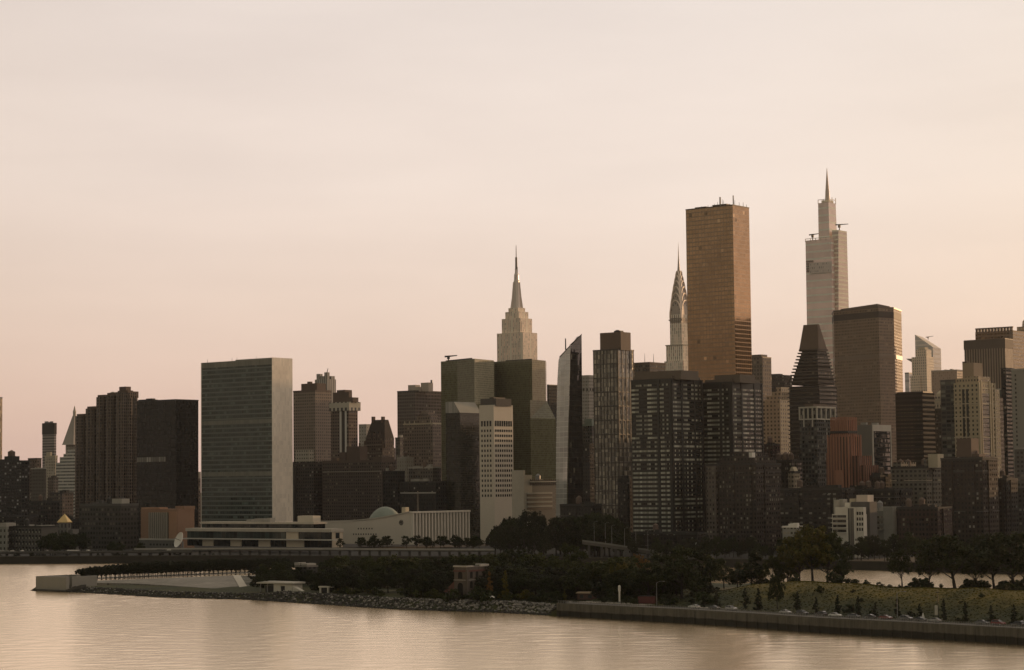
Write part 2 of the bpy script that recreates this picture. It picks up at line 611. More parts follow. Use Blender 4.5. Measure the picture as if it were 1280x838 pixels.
# black glass slab
b = Bld('glass_tower', 'black glass slab with one pale lit floor beside the fluted tower', 'office tower', 171, 220, 248, 500, 1840)
bk = facade('black_glass', (.028, .025, .023), (.016, .016, .017), 1.5, 3.7, .84, .8, .0, gr=.05, ior=1.45, tilt=.004)
b.shaft(bk)
b.parapet(METALD, .6)
z0, z1 = b.z(577), b.z(571)
lit = facade('pale_floor', (.12, .115, .10), (.16, .155, .14), 3.1, 50, .7, 3, .4, (.30, .29, .26))
MB().box(b.lx(171.5, 575), b.lx(207, 575), -.15, .1, z0, z1).build('window_band', lit, b.o)
MB().box(-b.w * .85, -b.w * .7, 4, 8, b.H - .2, b.H + 2.5).box(-b.w + .5, -b.w * .72, 1, 12, b.H - .2, b.H + 1.6).build('roof_plant', ROOF, b.o)

b = Bld('gothic_tower', 'slim stone tower with a spiky gothic crown beside the green glass slab', 'tower', 233.5, 245, 251, 598, 2080)
b.shaft(facade('brown_stone', (.16, .125, .10), bay=3, fl=3.4, cur=.08))
zt = b.H
for i, (f, yt) in enumerate(((.0, 590), (.18, 582), (.32, 573))):
    b.fbox('crown_stage', f, 1 - f, f, 1 - f, zt - .4, b.z(yt), plain('grey_stone', (.30, .28, .25)))
    zt = b.z(yt)
for fx in (.3, .5, .7):
    MB().cyl(-b.w * fx, b.d * .4, zt - .5, zt + 7, .8, .05, 6).build('pinnacle', plain('grey_stone', (.30, .28, .25)), b.o)
for fx in (.08, .92):
    MB().cyl(-b.w * fx, 1.2, b.H - .5, b.H + 9, .9, .05, 6).build('pinnacle', plain('grey_stone', (.30, .28, .25)), b.o)

# low blocks along the shore, far left
b = Bld('brick_block', 'broad low grey block with rows of small windows below the fluted tower', 'warehouse', 99, 151, 173, 632, 1640)
b.shaft(facade('grey_block', (.085, .078, .066), (.03, .03, .03), 3.2, 3.6, .6, .5, .22, (.14, .13, .11)))
b.parapet(CONCD, 1.4)
b.clutter(11, [CONCD, ROOF], 7, hmax=4)
MB().box(b.lx(140, 630, 6), b.lx(152, 630, 6), 6, 14, b.H - .2, b.H + 5).build('mechanical_penthouse', CONC, b.o)

b = Bld('brick_building', 'low orange brick building with grey vertical fins left of the green glass slab', 'brick building', 176, 222, 243, 636.5, 1610)
b.shaft(plain('orange_brick', (.33, .18, .10)))
x0, x1 = b.lx(187, 645), b.lx(211, 645)
MB().box(x0, x1, -1.2, .1, b.base, b.z(641)).build('panel_wall', plain('grey_panel', (.20, .19, .16)), b.o)
for k in range(9):
    xx = x0 + (x1 - x0) * (k + .5) / 9
    MB().box(xx - .3, xx + .3, -1.75, -1.2, b.base, b.z(640.5)).build('fin', plain('pale_fin', (.34, .31, .26)), b.o)
MB().box(b.lx(211.5, 640), b.lx(221.5, 640), -.5, .1, b.base, b.z(639.5)).build('brick_bay', TERRA, b.o)
MB().box(-9, .35, b.d * .35, b.d + .35, b.H - .5, b.z(633)).build('roof_block', plain('orange_brick', (.33, .18, .10)), b.o)
MB().box(-b.w - .2, b.lx(199, 636), .6, b.d * .5, b.H - .5, b.H + 1.2).build('parapet', TERRA, b.o)
b = Bld('low_building', 'low grey building at the foot of the orange brick building, behind the dish', 'low building', 174, 219, 226, 675, 1530)
b.shaft(facade('low_grey', (.15, .15, .135), (.04, .045, .045), 3.4, 4, .6, .35, .2, (.2, .2, .18)))
b.parapet(CONC, .6)

b = Bld('low_building', 'pale low building with small square windows at the left edge of the photo', 'low building', -40, 8, 11, 658, 1600)
b.shaft(facade('pale_low', (.26, .26, .22), (.04, .04, .04), 4.2, 4.4, .4, .45, .05))
b.parapet(CONC, .8)
MB().box(b.lx(0, 655, 3), b.lx(8, 655, 3), 3, 12, b.H - .2, b.z(654)).build('roof_plant', CONC, b.o)
b = Bld('low_building', 'long low grey building with a regular grid of dark windows near the left edge', 'low building', 11, 52, 55, 659, 1590, d=16)
wall = plain('grey_stucco', (.145, .135, .115))
b.shaft(wall)
b.parapet(ROOF, .8, .6, .4)
wm = bpy.data.meshes.new('window')
ww, wh = 2.4, 2.9
q = MB().box(-ww / 2, ww / 2, -.06, .2, -wh / 2, wh / 2)
wm.from_pydata(q.v, [], q.f)
wm.materials.append(facade('dark_pane', (.05, .05, .045), (.022, .024, .026), 1.2, 1.45, .85, .9, .1))
nc = 10
for r in range(6):
    for c in range(nc):
        o = link_mesh('window', wm, b.o)
        o.location = (-b.w + b.w * (c + .5) / nc, 0, b.H - 3 - r * 4.4)
b.clutter(21, [CONC, ROOF], 4, hmax=2.5)

b = Bld('pavilion', 'small stone pavilion with a gleaming gold pyramid roof above the trees', 'pavilion', 72.5, 84, 89, 653.5, 1630)
b.shaft(facade('pavilion_stone', (.20, .19, .165), (.05, .05, .05), 4, 5, .4, .6, 0))
cx, cy = -b.w / 2, b.d / 2
zt = b.z(642.5, cx, cy)
MB().loft([[(cx - r * b.w / 2, cy - r * b.d / 2, z), (cx + r * b.w / 2, cy - r * b.d / 2, z), (cx + r * b.w / 2, cy + r * b.d / 2, z), (cx - r * b.w / 2, cy + r * b.d / 2, z)] for r, z in ((1.16, b.H), (1.16, b.H + .5), (.02, zt))]).build('pyramid_roof', GOLD, b.o)
MB().box(-b.w - 6, 4, 2, b.d + 4, b.base, b.z(662)).build('base_wing', plain('grey_stucco2', (.2, .19, .17)), b.o)

for xl, xe, xr, yt, D, lb, c in ((36, 60, 74, 628, 1780, 'dark brick block between the tan block and the gold roofed pavilion', (.07, .055, .048)),
                                 (62, 78, 92, 617, 2100, 'brown brick block with pale window rows below the stepped tower', (.16, .12, .095)),
                                 (76, 90, 101, 650, 1800, 'dark low block to the right of the gold roofed pavilion', (.06, .055, .05)),
                                 (-40, 30, 48, 646, 1740, 'dark low block behind the long grey building at far left', (.06, .05, .045)),
                                 (60, 67, 73, 598, 2350, 'plain grey block in the gap right of the tan block', (.14, .13, .12))):
    b = Bld('brick_block', lb, 'brick block', xl, xe, xr, yt, D)
    b.shaft(facade('block_%d' % int(xl + 60), c, bay=3.1, fl=3.3, cur=.12, curc=(.24, .22, .18)))
    b.parapet(ROOF, 1.0)
    b.clutter(int(D), [ROOF, BRICKB], 5, hmax=3.5)

# ================================================================== green glass slab and the halls in front of it
b = Bld('glass_slab', 'broad green glass slab with a windowless pale marble end wall', 'office tower', 251.5, 340.5, 365.3, 447, 1790)
UN = b
fh = (b.H - 6) / 39.5
un = facade('green_curtain_wall', (.090, .118, .104), (.038, .053, .048), 2.6, fh, .86, .52, .20, (.11, .145, .13), .06, 1, 1.55, .5, .008, (.085, (.36, .38, .34)), .55)
zm = b.z(455.5)
MB().box(-b.w + .6, -.6, .5, b.d - .5, b.base, b.H - 1).build('tower_core', METALD, b.o)
MB().box(-b.w + .55, -.55, 0, .45, b.base, zm).build('glass_curtain_wall', un, b.o)
MB().box(-.55, 0, -.25, b.d + .25, b.base, b.H).build('marble_end_wall', facade('end_marble', (.80, .71, .61), (.85, .77, .67), 1.8, 3.7, .95, .96, 0, gr=.7, ior=1.4, tilt=0, lvar=.09), b.o)
MB().box(-b.w, -b.w + .55, -.25, b.d + .25, b.base, b.H - 1).build('marble_end_wall', MARBLE, b.o)
lou = facade('plant_louvre', (.27, .265, .22), (.16, .16, .135), 1.3, 60, .5, 3, 0, gr=.5, tilt=0)
for y0, y1 in ((527.5, 522.5), (593.5, 588), (654, 650)):
    MB().box(-b.w + .56, -.56, -.12, .1, b.z(y0 + 1.2), b.z(y1 + 1.2)).build('louvre_band', lou, b.o)
MB().box(-b.w + .56, -.56, -.1, .44, zm, b.H - 1.2).build('louvre_crown', lou, b.o)
xs = b.lx(294, 450)
MB().box(xs, -.6, .3, b.d - 1, b.H - 1.2, b.H - .1).build('roof_plant', lou, b.o)
MB().box(-b.w + .6, -.56, -.3, b.d, b.H - 1.25, b.H - .95).build('roof_slab', CONC, b.o)
for fx in (.97, .62, .55, .28):
    antenna(b, -b.w * fx, 5, b.H - 1, 3.2, .2)

# long low hall along the water
b = Bld('conference_hall', 'long low hall with glass bands and pale stone panels before the green glass slab', 'hall', 234, 414, 428, 662, 1490, base=8)
gl = facade('hall_glass', (.05, .07, .068), (.030, .042, .042), 4.0, 40, .93, 3, .18, (.06, .075, .07), .06, 1, 1.5, .5, .008)
dk = facade('hall_dark_glass', (.03, .035, .036), (.016, .02, .022), 3.2, 40, .9, 3, .1, (.03, .035, .035), .06)
pan = plain('buff_stone', (.50, .42, .315), .8, .08)
zr, z3, z2, z1 = b.z(661.5), b.z(665.5), b.z(674.5), b.z(677.5)
MB().box(-b.w + .5, -.5, .6, b.d, b.base, z3).build('hall_body', METALD, b.o)
MB().box(-b.w - .8, .8, -1.0, b.d + .6, z3, zr).build('roof_slab', plain('roof_edge', (.42, .38, .32)), b.o)
MB().box(-b.w - 1.5, 5, -3.6, .55, z2, z1 + .9).build('canopy', plain('canopy_slab', (.48, .45, .40)), b.o)
for x0p, x1p, mt, nm in ((234, 357.5, gl, 'window_band'), (358, 373, pan, 'stone_panel'), (373.5, 413, dk, 'window_band')):
    x0, x1 = max(b.lx(x0p, 670), -b.w), min(b.lx(x1p, 670), 0)
    MB().box(x0, x1, 0 if nm == 'window_band' else -.25, .58, z2 + .02, z3 - .02).build(nm, mt, b.o)
edges = [(234, 253, dk, 'window_band'), (253.3, 267, pan, 'stone_panel'), (267.3, 288, dk, 'window_band'), (288.3, 302, pan, 'stone_panel'),
         (302.3, 323, dk, 'window_band'), (323.3, 338, pan, 'stone_panel'), (338.3, 358, dk, 'window_band'), (358.3, 380, pan, 'stone_panel'), (380.3, 428, dk, 'window_band')]
for x0p, x1p, mt, nm in edges:
    x0, x1 = max(b.lx(x0p, 682), -b.w), min(b.lx(x1p, 682), -.1)
    MB().box(x0, x1, .05 if nm == 'window_band' else -.25, .58, b.base, z2 - .02).build(nm, mt, b.o)
MB().box(b.lx(256, 652, 14), b.lx(392, 652, 14), 14, b.d - 2 if b.d > 24 else 26, zr - .3, b.z(655.5, -40, 14)).build('upper_storey', dk, b.o)
MB().box(b.lx(252, 652, 14) - 1, b.lx(392, 652, 14) + 1, 13, 27, b.z(655.4, -40, 14), b.z(653, -40, 14)).build('upper_roof', plain('roof_edge', (.42, .38, .32)), b.o)
MB().box(b.lx(372, 650, 16), b.lx(391, 650, 16), 16, 24, b.z(654, -30, 16), b.z(645, -30, 16)).build('lift_housing', plain('pale_housing', (.5, .45, .37)), b.o)
zq = b.z(653, -40, 14)
for k, (xp, wv, hv) in enumerate(((308, 5, 1.6), (318, 9, 2.4), (326, 6, 1.8), (334, 3, 2.8))):
    x0 = b.lx(xp, 652, 18)
    MB().box(x0, x0 + wv, 18, 23, zq - .1, zq + hv).build('roof_plant', CONC, b.o)
MB().box(0, .4, .6, b.d, b.base, z3).build('side_wall', pan, b.o)
MB().box(.38, .5, b.d * .35, b.d * .7, z2 + .5, z3 - .5).build('window_band', dk, b.o)

# dish in front of the hall
p = at(226, 676, 1478)
r = 10.0 / F * 1478
t = thing('satellite_dish', 'large white dish tilted on a short mast at the left end of the long hall', 'satellite dish', (p.x, p.y, 8), radians(-34))
m = MB()
rings = []
R_ = r * 1.0
zc = p.z - 8
prof = [(0.02, .0), (.35, .10), (.7, .38), (1.0, .80)]
dirv = Vector((-.35, -.86, .36)).normalized()
e1 = dirv.cross(Vector((0, 0, 1))).normalized()
e2 = dirv.cross(e1)
for fr, dp in prof:
    rings.append([Vector((0, 0, zc)) + dirv * (dp * R_ * .45) + (e1 * cos(2 * pi * k / 24) + e2 * sin(2 * pi * k / 24)) * (fr * R_) for k in range(24)])
rings += [[q - dirv * .25 for q in rg] for rg in rings[::-1]]
m.loft(rings, cap=True)
m.build('reflector', plain('dish_white', (.60, .58, .54), .6, .05), t)
MB().cyl(.8, .9, 0, zc - .5, .9, .6, 8).build('mast', METAL, t)
MB().tube([Vector((0, 0, zc)) + dirv * .3, Vector((0, 0, zc)) + dirv * R_ * .9], [.2, .3], 6).build('feed_arm', METAL, t)

# assembly hall with swooping roofline
b = Bld('assembly_hall', 'low pale hall with a swooping concave roofline, ribbed right face and a small dome', 'hall', 396, 513, 584, 640.5, 1545, base=8)
prof = [(396, 653), (420, 652.6), (440, 651.8), (456, 650.6), (470, 649), (484, 646.8), (498, 644), (513, 640.8)]
m = MB()
pts = [(max(b.lx(px, py), -b.w), b.z(py, max(b.lx(px, py), -b.w), 0)) for px, py in prof]
ring0 = [(x, 0, z) for x, z in pts]
ring1 = [(x, b.d, z) for x, z in pts]
n = len(pts)
vs = ring0 + ring1 + [(x, 0, b.base) for x, z in pts] + [(x, b.d, b.base) for x, z in pts]
fs = []
for i in range(n - 1):
    fs.append((2 * n + i, 2 * n + i + 1, i + 1, i))
    fs.append((i, i + 1, n + i + 1, n + i))
    fs.append((3 * n + i + 1, 3 * n + i, n + i, n + i + 1))
fs.append((0, n, 3 * n, 2 * n))
fs.append((n - 1, 3 * n - 1, 4 * n - 1, 2 * n - 1))
m.add(vs, fs)
m.build('hall_body', plain('hall_stone', (.56, .50, .42), .75, .07), b.o)
lip = MB()
o3 = [(x, -.5, z + .1) for x, z in pts] + [(x, 1.2, z + .1) for x, z in pts]
o4 = [(x, y, z + .9) for x, y, z in o3]
lip.add(o3 + o4, [f for i in range(n - 1) for f in ((i, i + 1, 2 * n + i + 1, 2 * n + i), (2 * n + i, 2 * n + i + 1, 3 * n + i + 1, 3 * n + i), (n + i + 1, n + i, 3 * n + i, 3 * n + i + 1), (i + 1, i, n + i, n + i + 1))])
lip.build('roof_edge', plain('roof_edge', (.42, .38, .32)), b.o)
dkp = plain('recess_panel', (.075, .072, .065), .3)
MB().box(.02, .2, .8, b.d - .8, b.base, b.H - 1.2).build('recessed_wall', dkp, b.o)
NF = 19
for k in range(NF):
    y0 = .2 + (b.d - 1.4) * k / (NF - 1)
    MB().box(.1, 2.4, y0, y0 + 1.25, b.base, b.H - .8).build('fin', plain('hall_fin', (.62, .57, .49), .7, .05), b.o)
MB().box(-.4, 2.8, -.6, b.d + .6, b.H - .8, b.H + .5).build('front_cornice', plain('hall_fin', (.62, .57, .49), .7, .05), b.o)
cxp = 482
dx, dy = b.lx(481.5, 650, b.d * .35), b.d * .35
zb = b.z(651, dx, dy)
rr = (503 - 460) / 2 / F * b.wp(dx, dy)[1]
zt = b.z(633.5, dx, dy)
MB().lathe(dx, dy, [(rr * cos(a) / cos(.62), zb + (zt - zb) * (sin(a) - sin(.62)) / (1 - sin(.62))) for a in [.62 + i * (pi / 2 - .62) / 9 for i in range(10)]], 28).build('dome', GREENROOF, b.o, smooth=True)
dx2 = b.lx(504.5, 640, b.d * .4)
MB().box(dx2 - 1.8, dx2 + 1.8, b.d * .4, b.d * .4 + 4, b.z(650, dx2, b.d * .4), b.z(634.3, dx2, b.d * .4)).build('roof_housing', CREAM, b.o)
# round emblem: a wreath around a gridded disc
ex, ez = b.lx(501.5, 653), b.z(653.4, b.lx(501.5, 653), 0)
em = MB()
EM = plain('dark_bronze_emblem', (.07, .06, .05), .5)
for k in range(20):
    a = 2 * pi * k / 20
    if abs(a - pi / 2) < .3: continue
    em.add([(ex + rd * cos(a + da), -.02 - dyy, ez + rd * sin(a + da)) for rd, da in ((1.5, -.11), (1.95, -.13), (1.95, .13), (1.5, .11)) for dyy in (.0, .16)],
           [(1, 3, 5, 7), (0, 1, 3, 2)[::-1], (2, 3, 5, 4)[::-1], (4, 5, 7, 6)[::-1], (6, 7, 1, 0)[::-1]])
for rd in (1.2, .8, .4):
    for k in range(16):
        a, c = 2 * pi * k / 16, 2 * pi * (k + 1) / 16
        em.tube([(ex + rd * cos(a), -.12, ez + rd * sin(a)), (ex + rd * cos(c), -.12, ez + rd * sin(c))], [.10, .10], 4)
for k in range(4):
    a = pi * k / 4
    em.tube([(ex - 1.2 * cos(a), -.12, ez - 1.2 * sin(a)), (ex + 1.2 * cos(a), -.12, ez + 1.2 * sin(a))], [.07, .07], 4)
em.build('round_emblem', EM, b.o)
q = MB().box(-.5, .5, -.1, .2, -.55, .55)
wm = bpy.data.meshes.new('window')
wm.from_pydata(q.v, [], q.f)
wm.materials.append(dkp)
for yy, xa, xb, nn in ((661, 448, 465, 6), (668, 442, 470, 10)):
    for k in range(nn):
        px = xa + (xb - xa) * k / (nn - 1)
        o = link_mesh('window', wm, b.o)
        o.location = (b.lx(px, yy), 0, b.z(yy, b.lx(px, yy), 0))
t = b
FLAGX = b.wp(b.lx(491, 630, b.d * .75), b.d * 1.2)
f = thing('flagpole', 'tall bare flagpole behind the dome of the low pale hall', 'flagpole', (FLAGX[0], FLAGX[1], 2))
MB().cyl(0, 0, 0, zat(615, *FLAGX) - 2, .28, .12, 6).build('pole', METAL, f)
MB().lathe(0, 0, [(.05, zat(615, *FLAGX) - 2.1), (.3, zat(615, *FLAGX) - 1.8), (.05, zat(615, *FLAGX) - 1.5)], 8).build('finial', GOLD, f)

# ================================================================== blocks between the slab and the green twin towers
b = Bld('apartment_tower', 'tall brown brick tower just right of the marble end wall', 'apartment tower', 366.5, 394, 414, 489, 2120)
mt = facade('brown_tower', (.29, .215, .155), (.04, .038, .036), 3.0, 3.1, .52, .5, .10, (.2, .18, .14))
b.shaft(mt)
b.parapet(BRICKB, 1.2)
MB().box(b.lx(376.5, 482, 5), b.lx(396, 482, 5), 5, 18, b.H - .4, b.z(479.5, -10, 5)).build('mechanical_penthouse', BRICKB, b.o)
MB().box(b.lx(384, 478, 6), b.lx(388, 478, 6), 6, 9, b.z(480, -10, 5), b.z(477, -10, 5)).build('roof_plant', BRICKB, b.o)

b = Bld('office_tower', 'pale ribbed tower with a jagged crown and slanted crane behind the brown tower', 'office tower', 393.5, 409, 420, 474, 2950)
mt = facade('pale_ribs', (.40, .36, .31), (.13, .125, .12), 3.6, 80, .42, 3, 0, ior=1.5)
b.shaft(mt)
for fx0, fx1, fy0, fy1, yt in ((.1, .35, 0.05, .4, 467), (.4, .7, .05, .5, 470), (.75, .98, .02, .3, 465.5), (.8, .98, .45, .9, 470)):
    b.fbox('crown_block', fx0, fx1, fy0, fy1, b.H - .5, b.z(yt), mt)
mm = MB().tube([(-b.w * .3, 6, b.z(468)), (-b.w * .05, 3, b.z(460.5))], [.8, .35], 5).cyl(-b.w * .3, 6, b.H - .5, b.z(467), .9, .9, 6)
mm.build('roof_crane', METAL, b.o)

b = Bld('apartment_tower', 'brown tower with a cream crown band and white vertical strips', 'apartment tower', 413.5, 436, 447, 503, 2010)
mt = facade('brown_grid2', (.23, .155, .115), (.035, .035, .036), 3.0, 3.1, .6, .5, .12, (.28, .25, .2))
b.shaft(mt)
zc0, zc1 = b.z(513.5), b.z(502.5)
MB().box(-b.w - .8, 1.6, -1.4, b.d + 2.5, zc0, zc1).build('crown_band', facade('cream_crown', (.46, .42, .34), (.06, .06, .06), 5, 9, .5, .5, 0), b.o)
for xp in (426, 432.5):
    x0 = b.lx(xp, 540)
    MB().box(x0 - 1.0, x0 + 1.0, -.5, .1, b.base, zc0).build('vertical_strip', WHITE, b.o)
x0 = b.lx(429.2, 540)
MB().box(x0 - 1.4, x0 + 1.4, -.12, .1, b.base, zc0).build('window_band', dkp, b.o)
MB().box(b.lx(417, 495, 2), b.lx(441, 495, 2), 2, b.d * .8, zc1 - .3, b.z(497, 0, 2)).build('mechanical_penthouse', BRICKB, b.o)
MB().box(b.lx(416, 495, 4), b.lx(436, 495, 4), 4, b.d * .7, zc1 - .3, b.z(490, 0, 4)).build('mechanical_penthouse', BRICKB, b.o)
MB().box(b.lx(421, 490, 5), b.lx(431, 490, 5), 5, 15, b.z(491, 0, 4), b.z(487, 0, 4)).build('water_tank_housing', BRICKB, b.o)

b = Bld('office_block', 'small plain pale block peeping up behind the gabled brick tower', 'office block', 448.5, 458, 463, 531, 2500)
b.shaft(facade('pale_plain', (.36, .33, .29), (.18, .16, .14), 4, 4, .4, .4, 0))
b.parapet(CONC, .6)

b = Bld('gabled_tower', 'dark brick tower with a steep ornate gabled roof', 'brick tower', 448, 478, 494, 560, 2040)
mt = facade('dark_gothic', (.16, .112, .085), (.03, .03, .03), 2.8, 3.2, .5, .52, .2, (.34, .3, .24))
b.shaft(mt)
xl, xr = b.lx(457, 550, 3), b.lx(481, 550, 3)
zr0 = b.z(548)
MB().box(xl, xr, 3, b.d - 2, b.H - .4, zr0).build('upper_storeys', mt, b.o)
rf = plain('slate_roof', (.095, .07, .058))
xa, xb_ = b.lx(463.5, 528, 5), b.lx(479, 528, 5)
zr1 = b.z(524.5)
MB().loft([[(xl, 3, zr0), (xr, 3, zr0), (xr, b.d - 2, zr0), (xl, b.d - 2, zr0)], [(xa, 7, zr1), (xb_, 7, zr1), (xb_, b.d - 6, zr1), (xa, b.d - 6, zr1)]]).build('steep_roof', rf, b.o)
for px in (465.5, 477.5):
    x0 = b.lx(px, 528, 6)
    MB().box(x0 - 1.2, x0 + 1.2, 6, 9, zr1 - 3, b.z(521, x0, 6)).build('chimney', BRICKB, b.o)
for px in (462, 468, 474):
    x0 = b.lx(px, 540, 3)
    MB().prism([(x0 - 1.8, 2.6), (x0 + 1.8, 2.6), (x0 + 1.8, 5.5), (x0 - 1.8, 5.5)], zr0 - .3, zr0 + 3.5).prism([(x0 - 1.8, 2.6), (x0 + 1.8, 2.6), (x0 + 1.8, 5.5), (x0 - 1.8, 5.5)], zr0 + 3.5, zr0 + 7, top=[(x0 - .1, 2.6), (x0 + .1, 2.6), (x0 + .1, 5.5), (x0 - .1, 5.5)]).build('dormer', mt, b.o)
for px, yt in ((449.5, 553), (456, 551), (485, 551), (491, 556)):
    x0 = b.lx(px, 560, 1)
    MB().cyl(min(x0, -.8), 1, b.H - .5, b.z(yt), 1.2, .9, 6).build('chimney', BRICKB, b.o)
tr = plain('pale_trim', (.34, .30, .24))
for yy in (556, 566):
    MB().box(-b.w * .98, -.4, -.2, .1, b.z(yy + .6), b.z(yy)).build('cornice', tr, b.o)

b = Bld('brick_block', 'wide dark brown brick slab below the gabled tower', 'apartment block', 403, 477, 498, 577, 1950)
b.shaft(facade('dark_brown_slab', (.165, .115, .09), (.03, .029, .028), 2.7, 3.0, .46, .5, .10, (.26, .22, .17)))
b.parapet(BRICKB, 1.6)
MB().box(-b.w * .16, -.3, 1, b.d * .8, b.H - .2, b.z(571)).build('mechanical_penthouse', BRICKB, b.o)
for xa, xb_, yt in ((414, 421, 572), (424, 432, 565), (433, 450, 558)):
    MB().box(b.lx(xa, yt, 6), b.lx(xb_, yt, 6), 6, 16, b.H - .2, b.z(yt, -30, 6)).build('roof_block', BRICKB, b.o)
MB().box(-b.w + .2, -.2, -.15, .1, b.z(589.6), b.z(588.6)).build('cornice', tr, b.o)

b = Bld('brick_block', 'narrow dark block with a pale rooftop box between the brown tower and the brick slab', 'brick block', 360, 392, 404, 577, 2000)
b.shaft(facade('narrow_dark', (.12, .088, .07), bay=2.8, fl=3.1, cur=.10))
MB().box(b.lx(369, 565, 2), b.lx(386, 565, 2), 2, 9, b.H - .2, b.z(562.5, -15, 2)).build('rooftop_box', facade('pale_box', (.42, .38, .31), (.08, .08, .07), 3, 3.4, .5, .4, 0), b.o)
MB().box(-b.w * .95, -b.w * .7, -3, 0, b.base, b.z(583)).build('stair_tower', CONCD, b.o)

b = Bld('office_tower', 'dark office block with white rooftop machinery left of the green glass towers', 'office tower', 496.5, 519, 556, 489, 2380)
mt = facade('dark_piers', (.19, .14, .108), (.035, .032, .03), 2.6, 3.7, .6, .62, .02)
b.shaft(mt)
b.parapet(METALD, .8)
wp_ = plain('pale_plant', (.42, .36, .30))
for xa, xb_, yt, y in ((515, 528, 484, 6), (526, 543, 479, 9), (510, 520, 481, 14)):
    x0 = b.lx(xa, yt, y)
    MB().box(x0, x0 + 11, y, y + 8, b.H - .3, b.z(yt, -5, y)).build('roof_plant', wp_, b.o)
MB().cyl(b.lx(538, 479, 10), 12, b.z(480, -5, 9), b.z(476, -5, 9), 1.2, 1.2, 8).build('vent_stack', METAL, b.o)

b = Bld('brick_tower', 'brown brick apartment tower with an ornate stepped centre left of the green glass towers', 'apartment tower', 504, 541, 556, 530, 2010)
mt = facade('ornate_brown', (.25, .18, .135), (.035, .034, .033), 2.9, 3.1, .5, .5, .16, (.34, .29, .22))
b.shaft(mt)
b.parapet(CREAM, 1.0)
for xa, xb_, yt, y in ((516, 540, 525, 1), (521, 538, 519, 2.5), (525, 535, 513.5, 4)):
    x0, x1 = b.lx(xa, yt, y), b.lx(xb_, yt, y)
    MB().box(x0, min(x1, -.2), y, y + 14 - y, b.H - .4, b.z(yt, -10, y)).build('stepped_crown', mt, b.o)
for px in (506, 512, 518, 538):
    x0 = b.lx(px, 528, .6)
    MB().cyl(min(x0, -.7), .6, b.H - .3, b.H + 3.5, .8, .3, 6).build('pinnacle', CREAM, b.o)

for i, (xl, xe, xr, yt, D, lb, c, cr) in enumerate((
        (494, 500, 506, 548, 2250, 'small grey brick block in the gap beside the ornate brown tower', (.15, .12, .10), .1),
        (496, 508, 517, 573, 1900, 'pale bare wall of a small house block below the ornate brown tower', (.34, .31, .26), 0),
        (511, 541, 551, 585, 1820, 'low dark block with roof huts below the ornate brown tower', (.15, .125, .10), .16),
        (500, 545, 560, 603, 1800, 'dark glass block with one pale line above the dome', (.03, .03, .03), .02),
        (478, 497, 506, 590, 1860, 'dark brick block behind the dome of the pale hall', (.06, .05, .045), .06))):
    b = Bld('low_block', lb, 'block', xl, xe, xr, yt, D)
    b.shaft(facade('low_%d' % i, c, bay=2.8, fl=3.3, ww=.5 if c[0] < .3 else .12, cur=cr))
    b.parapet(CONC if i in (1, 2) else ROOF, .9)
    b.clutter(40 + i, [CONC, BRICKB], 5, hmax=3.5)
    if i == 3:
        MB().box(-b.w + .3, -.3, -.15, .1, b.z(617), b.z(615.4)).build('spandrel_band', CONC, b.o)

# ================================================================== green glass twin towers
gg = facade('olive_glass', (.20, .19, .115), (.125, .122, .068), 1.45, 1.9, .86, .84, .0, gr=.06, ior=1.5, tilt=.006, lvar=.25)
gp = facade('lit_facet_glass', (.36, .34, .25), (.25, .235, .17), 1.45, 1.9, .86, .84, 0, gr=.10, ior=1.6, tilt=.008, lvar=.2)  # lighter copy of the olive glass: light on one facet put into colour


def poly_tower(name, label, cat, cols, yt, zref=None, base=2.0, back=34):
    """tower on a many-sided plan; cols = [(pixel column, depth)] of the corners seen, left to right"""
    pts = [at(px, yt, D) for px, D in cols]
    o = thing(name, label, cat, (pts[0].x, pts[0].y, 0))
    P = [(p.x - pts[0].x, p.y - pts[0].y) for p in pts]
    FOOT.append((name, label, [(p.x, p.y) for p in pts] + [(pts[-1].x, pts[-1].y + back), (pts[0].x, pts[0].y + back)], 100))
    P += [(P[-1][0] + 1.5, P[-1][1] + back), (P[0][0] + 4, P[0][1] + back)]
    return o, P, zat(yt, pts[len(pts) // 2].x, pts[len(pts) // 2].y), pts[0]


o, P, zt, org = poly_tower('glass_tower', 'left of the twin olive green glass towers, with one facet coloured as lit and a rooftop crane', 'office tower',
                           [(551, 1880), (571.5, 1868), (593, 1842), (617, 1872)], 448.5)
MB().prism(P, 2, zt).build('tower_shaft', gg, o)
nrm = Vector((P[3][1] - P[2][1], -(P[3][0] - P[2][0]), 0)).normalized()
q = MB()
a0, a1 = Vector((*P[2], 0)), Vector((*P[3], 0))
zl = zat(505, org.x + P[2][0], org.y + P[2][1])
vs = [a0 + nrm * .2 + Vector((0, 0, zl)), a1 + nrm * .2 + Vector((0, 0, zl)), a1 + nrm * .2 + Vector((0, 0, zt - .4)), a0 + nrm * .2 + Vector((0, 0, zt - .4))]
vs += [v - nrm * .6 for v in vs]
q.add(vs, [(0, 1, 2, 3), (4, 7, 6, 5), (0, 3, 7, 4), (1, 5, 6, 2), (3, 2, 6, 7), (0, 4, 5, 1)])
q.build('lit_facet_panel', gp, o)


class _O: pass


h = _O(); h.o = o
crane(h, P[1][0] - 8, P[1][1] + 12, zt, 4.2, 11, .1)
MB().prism([(P[0][0] + 4, P[0][1] + 6), (P[2][0] - 2, P[2][1] + 8), (P[2][0] - 2, P[2][1] + 20), (P[0][0] + 6, P[0][1] + 20)], zt - .3, zt + 1.2).build('roof_plant', METALD, o)

o, P, zt, org = poly_tower('glass_tower', 'right of the twin olive green glass towers, flaring out near the bottom', 'office tower',
                           [(616.5, 1905), (632, 1893), (665, 1872), (682, 1893)], 449.5)
MB().prism(P, 2, zt).build('tower_shaft', gg, o)
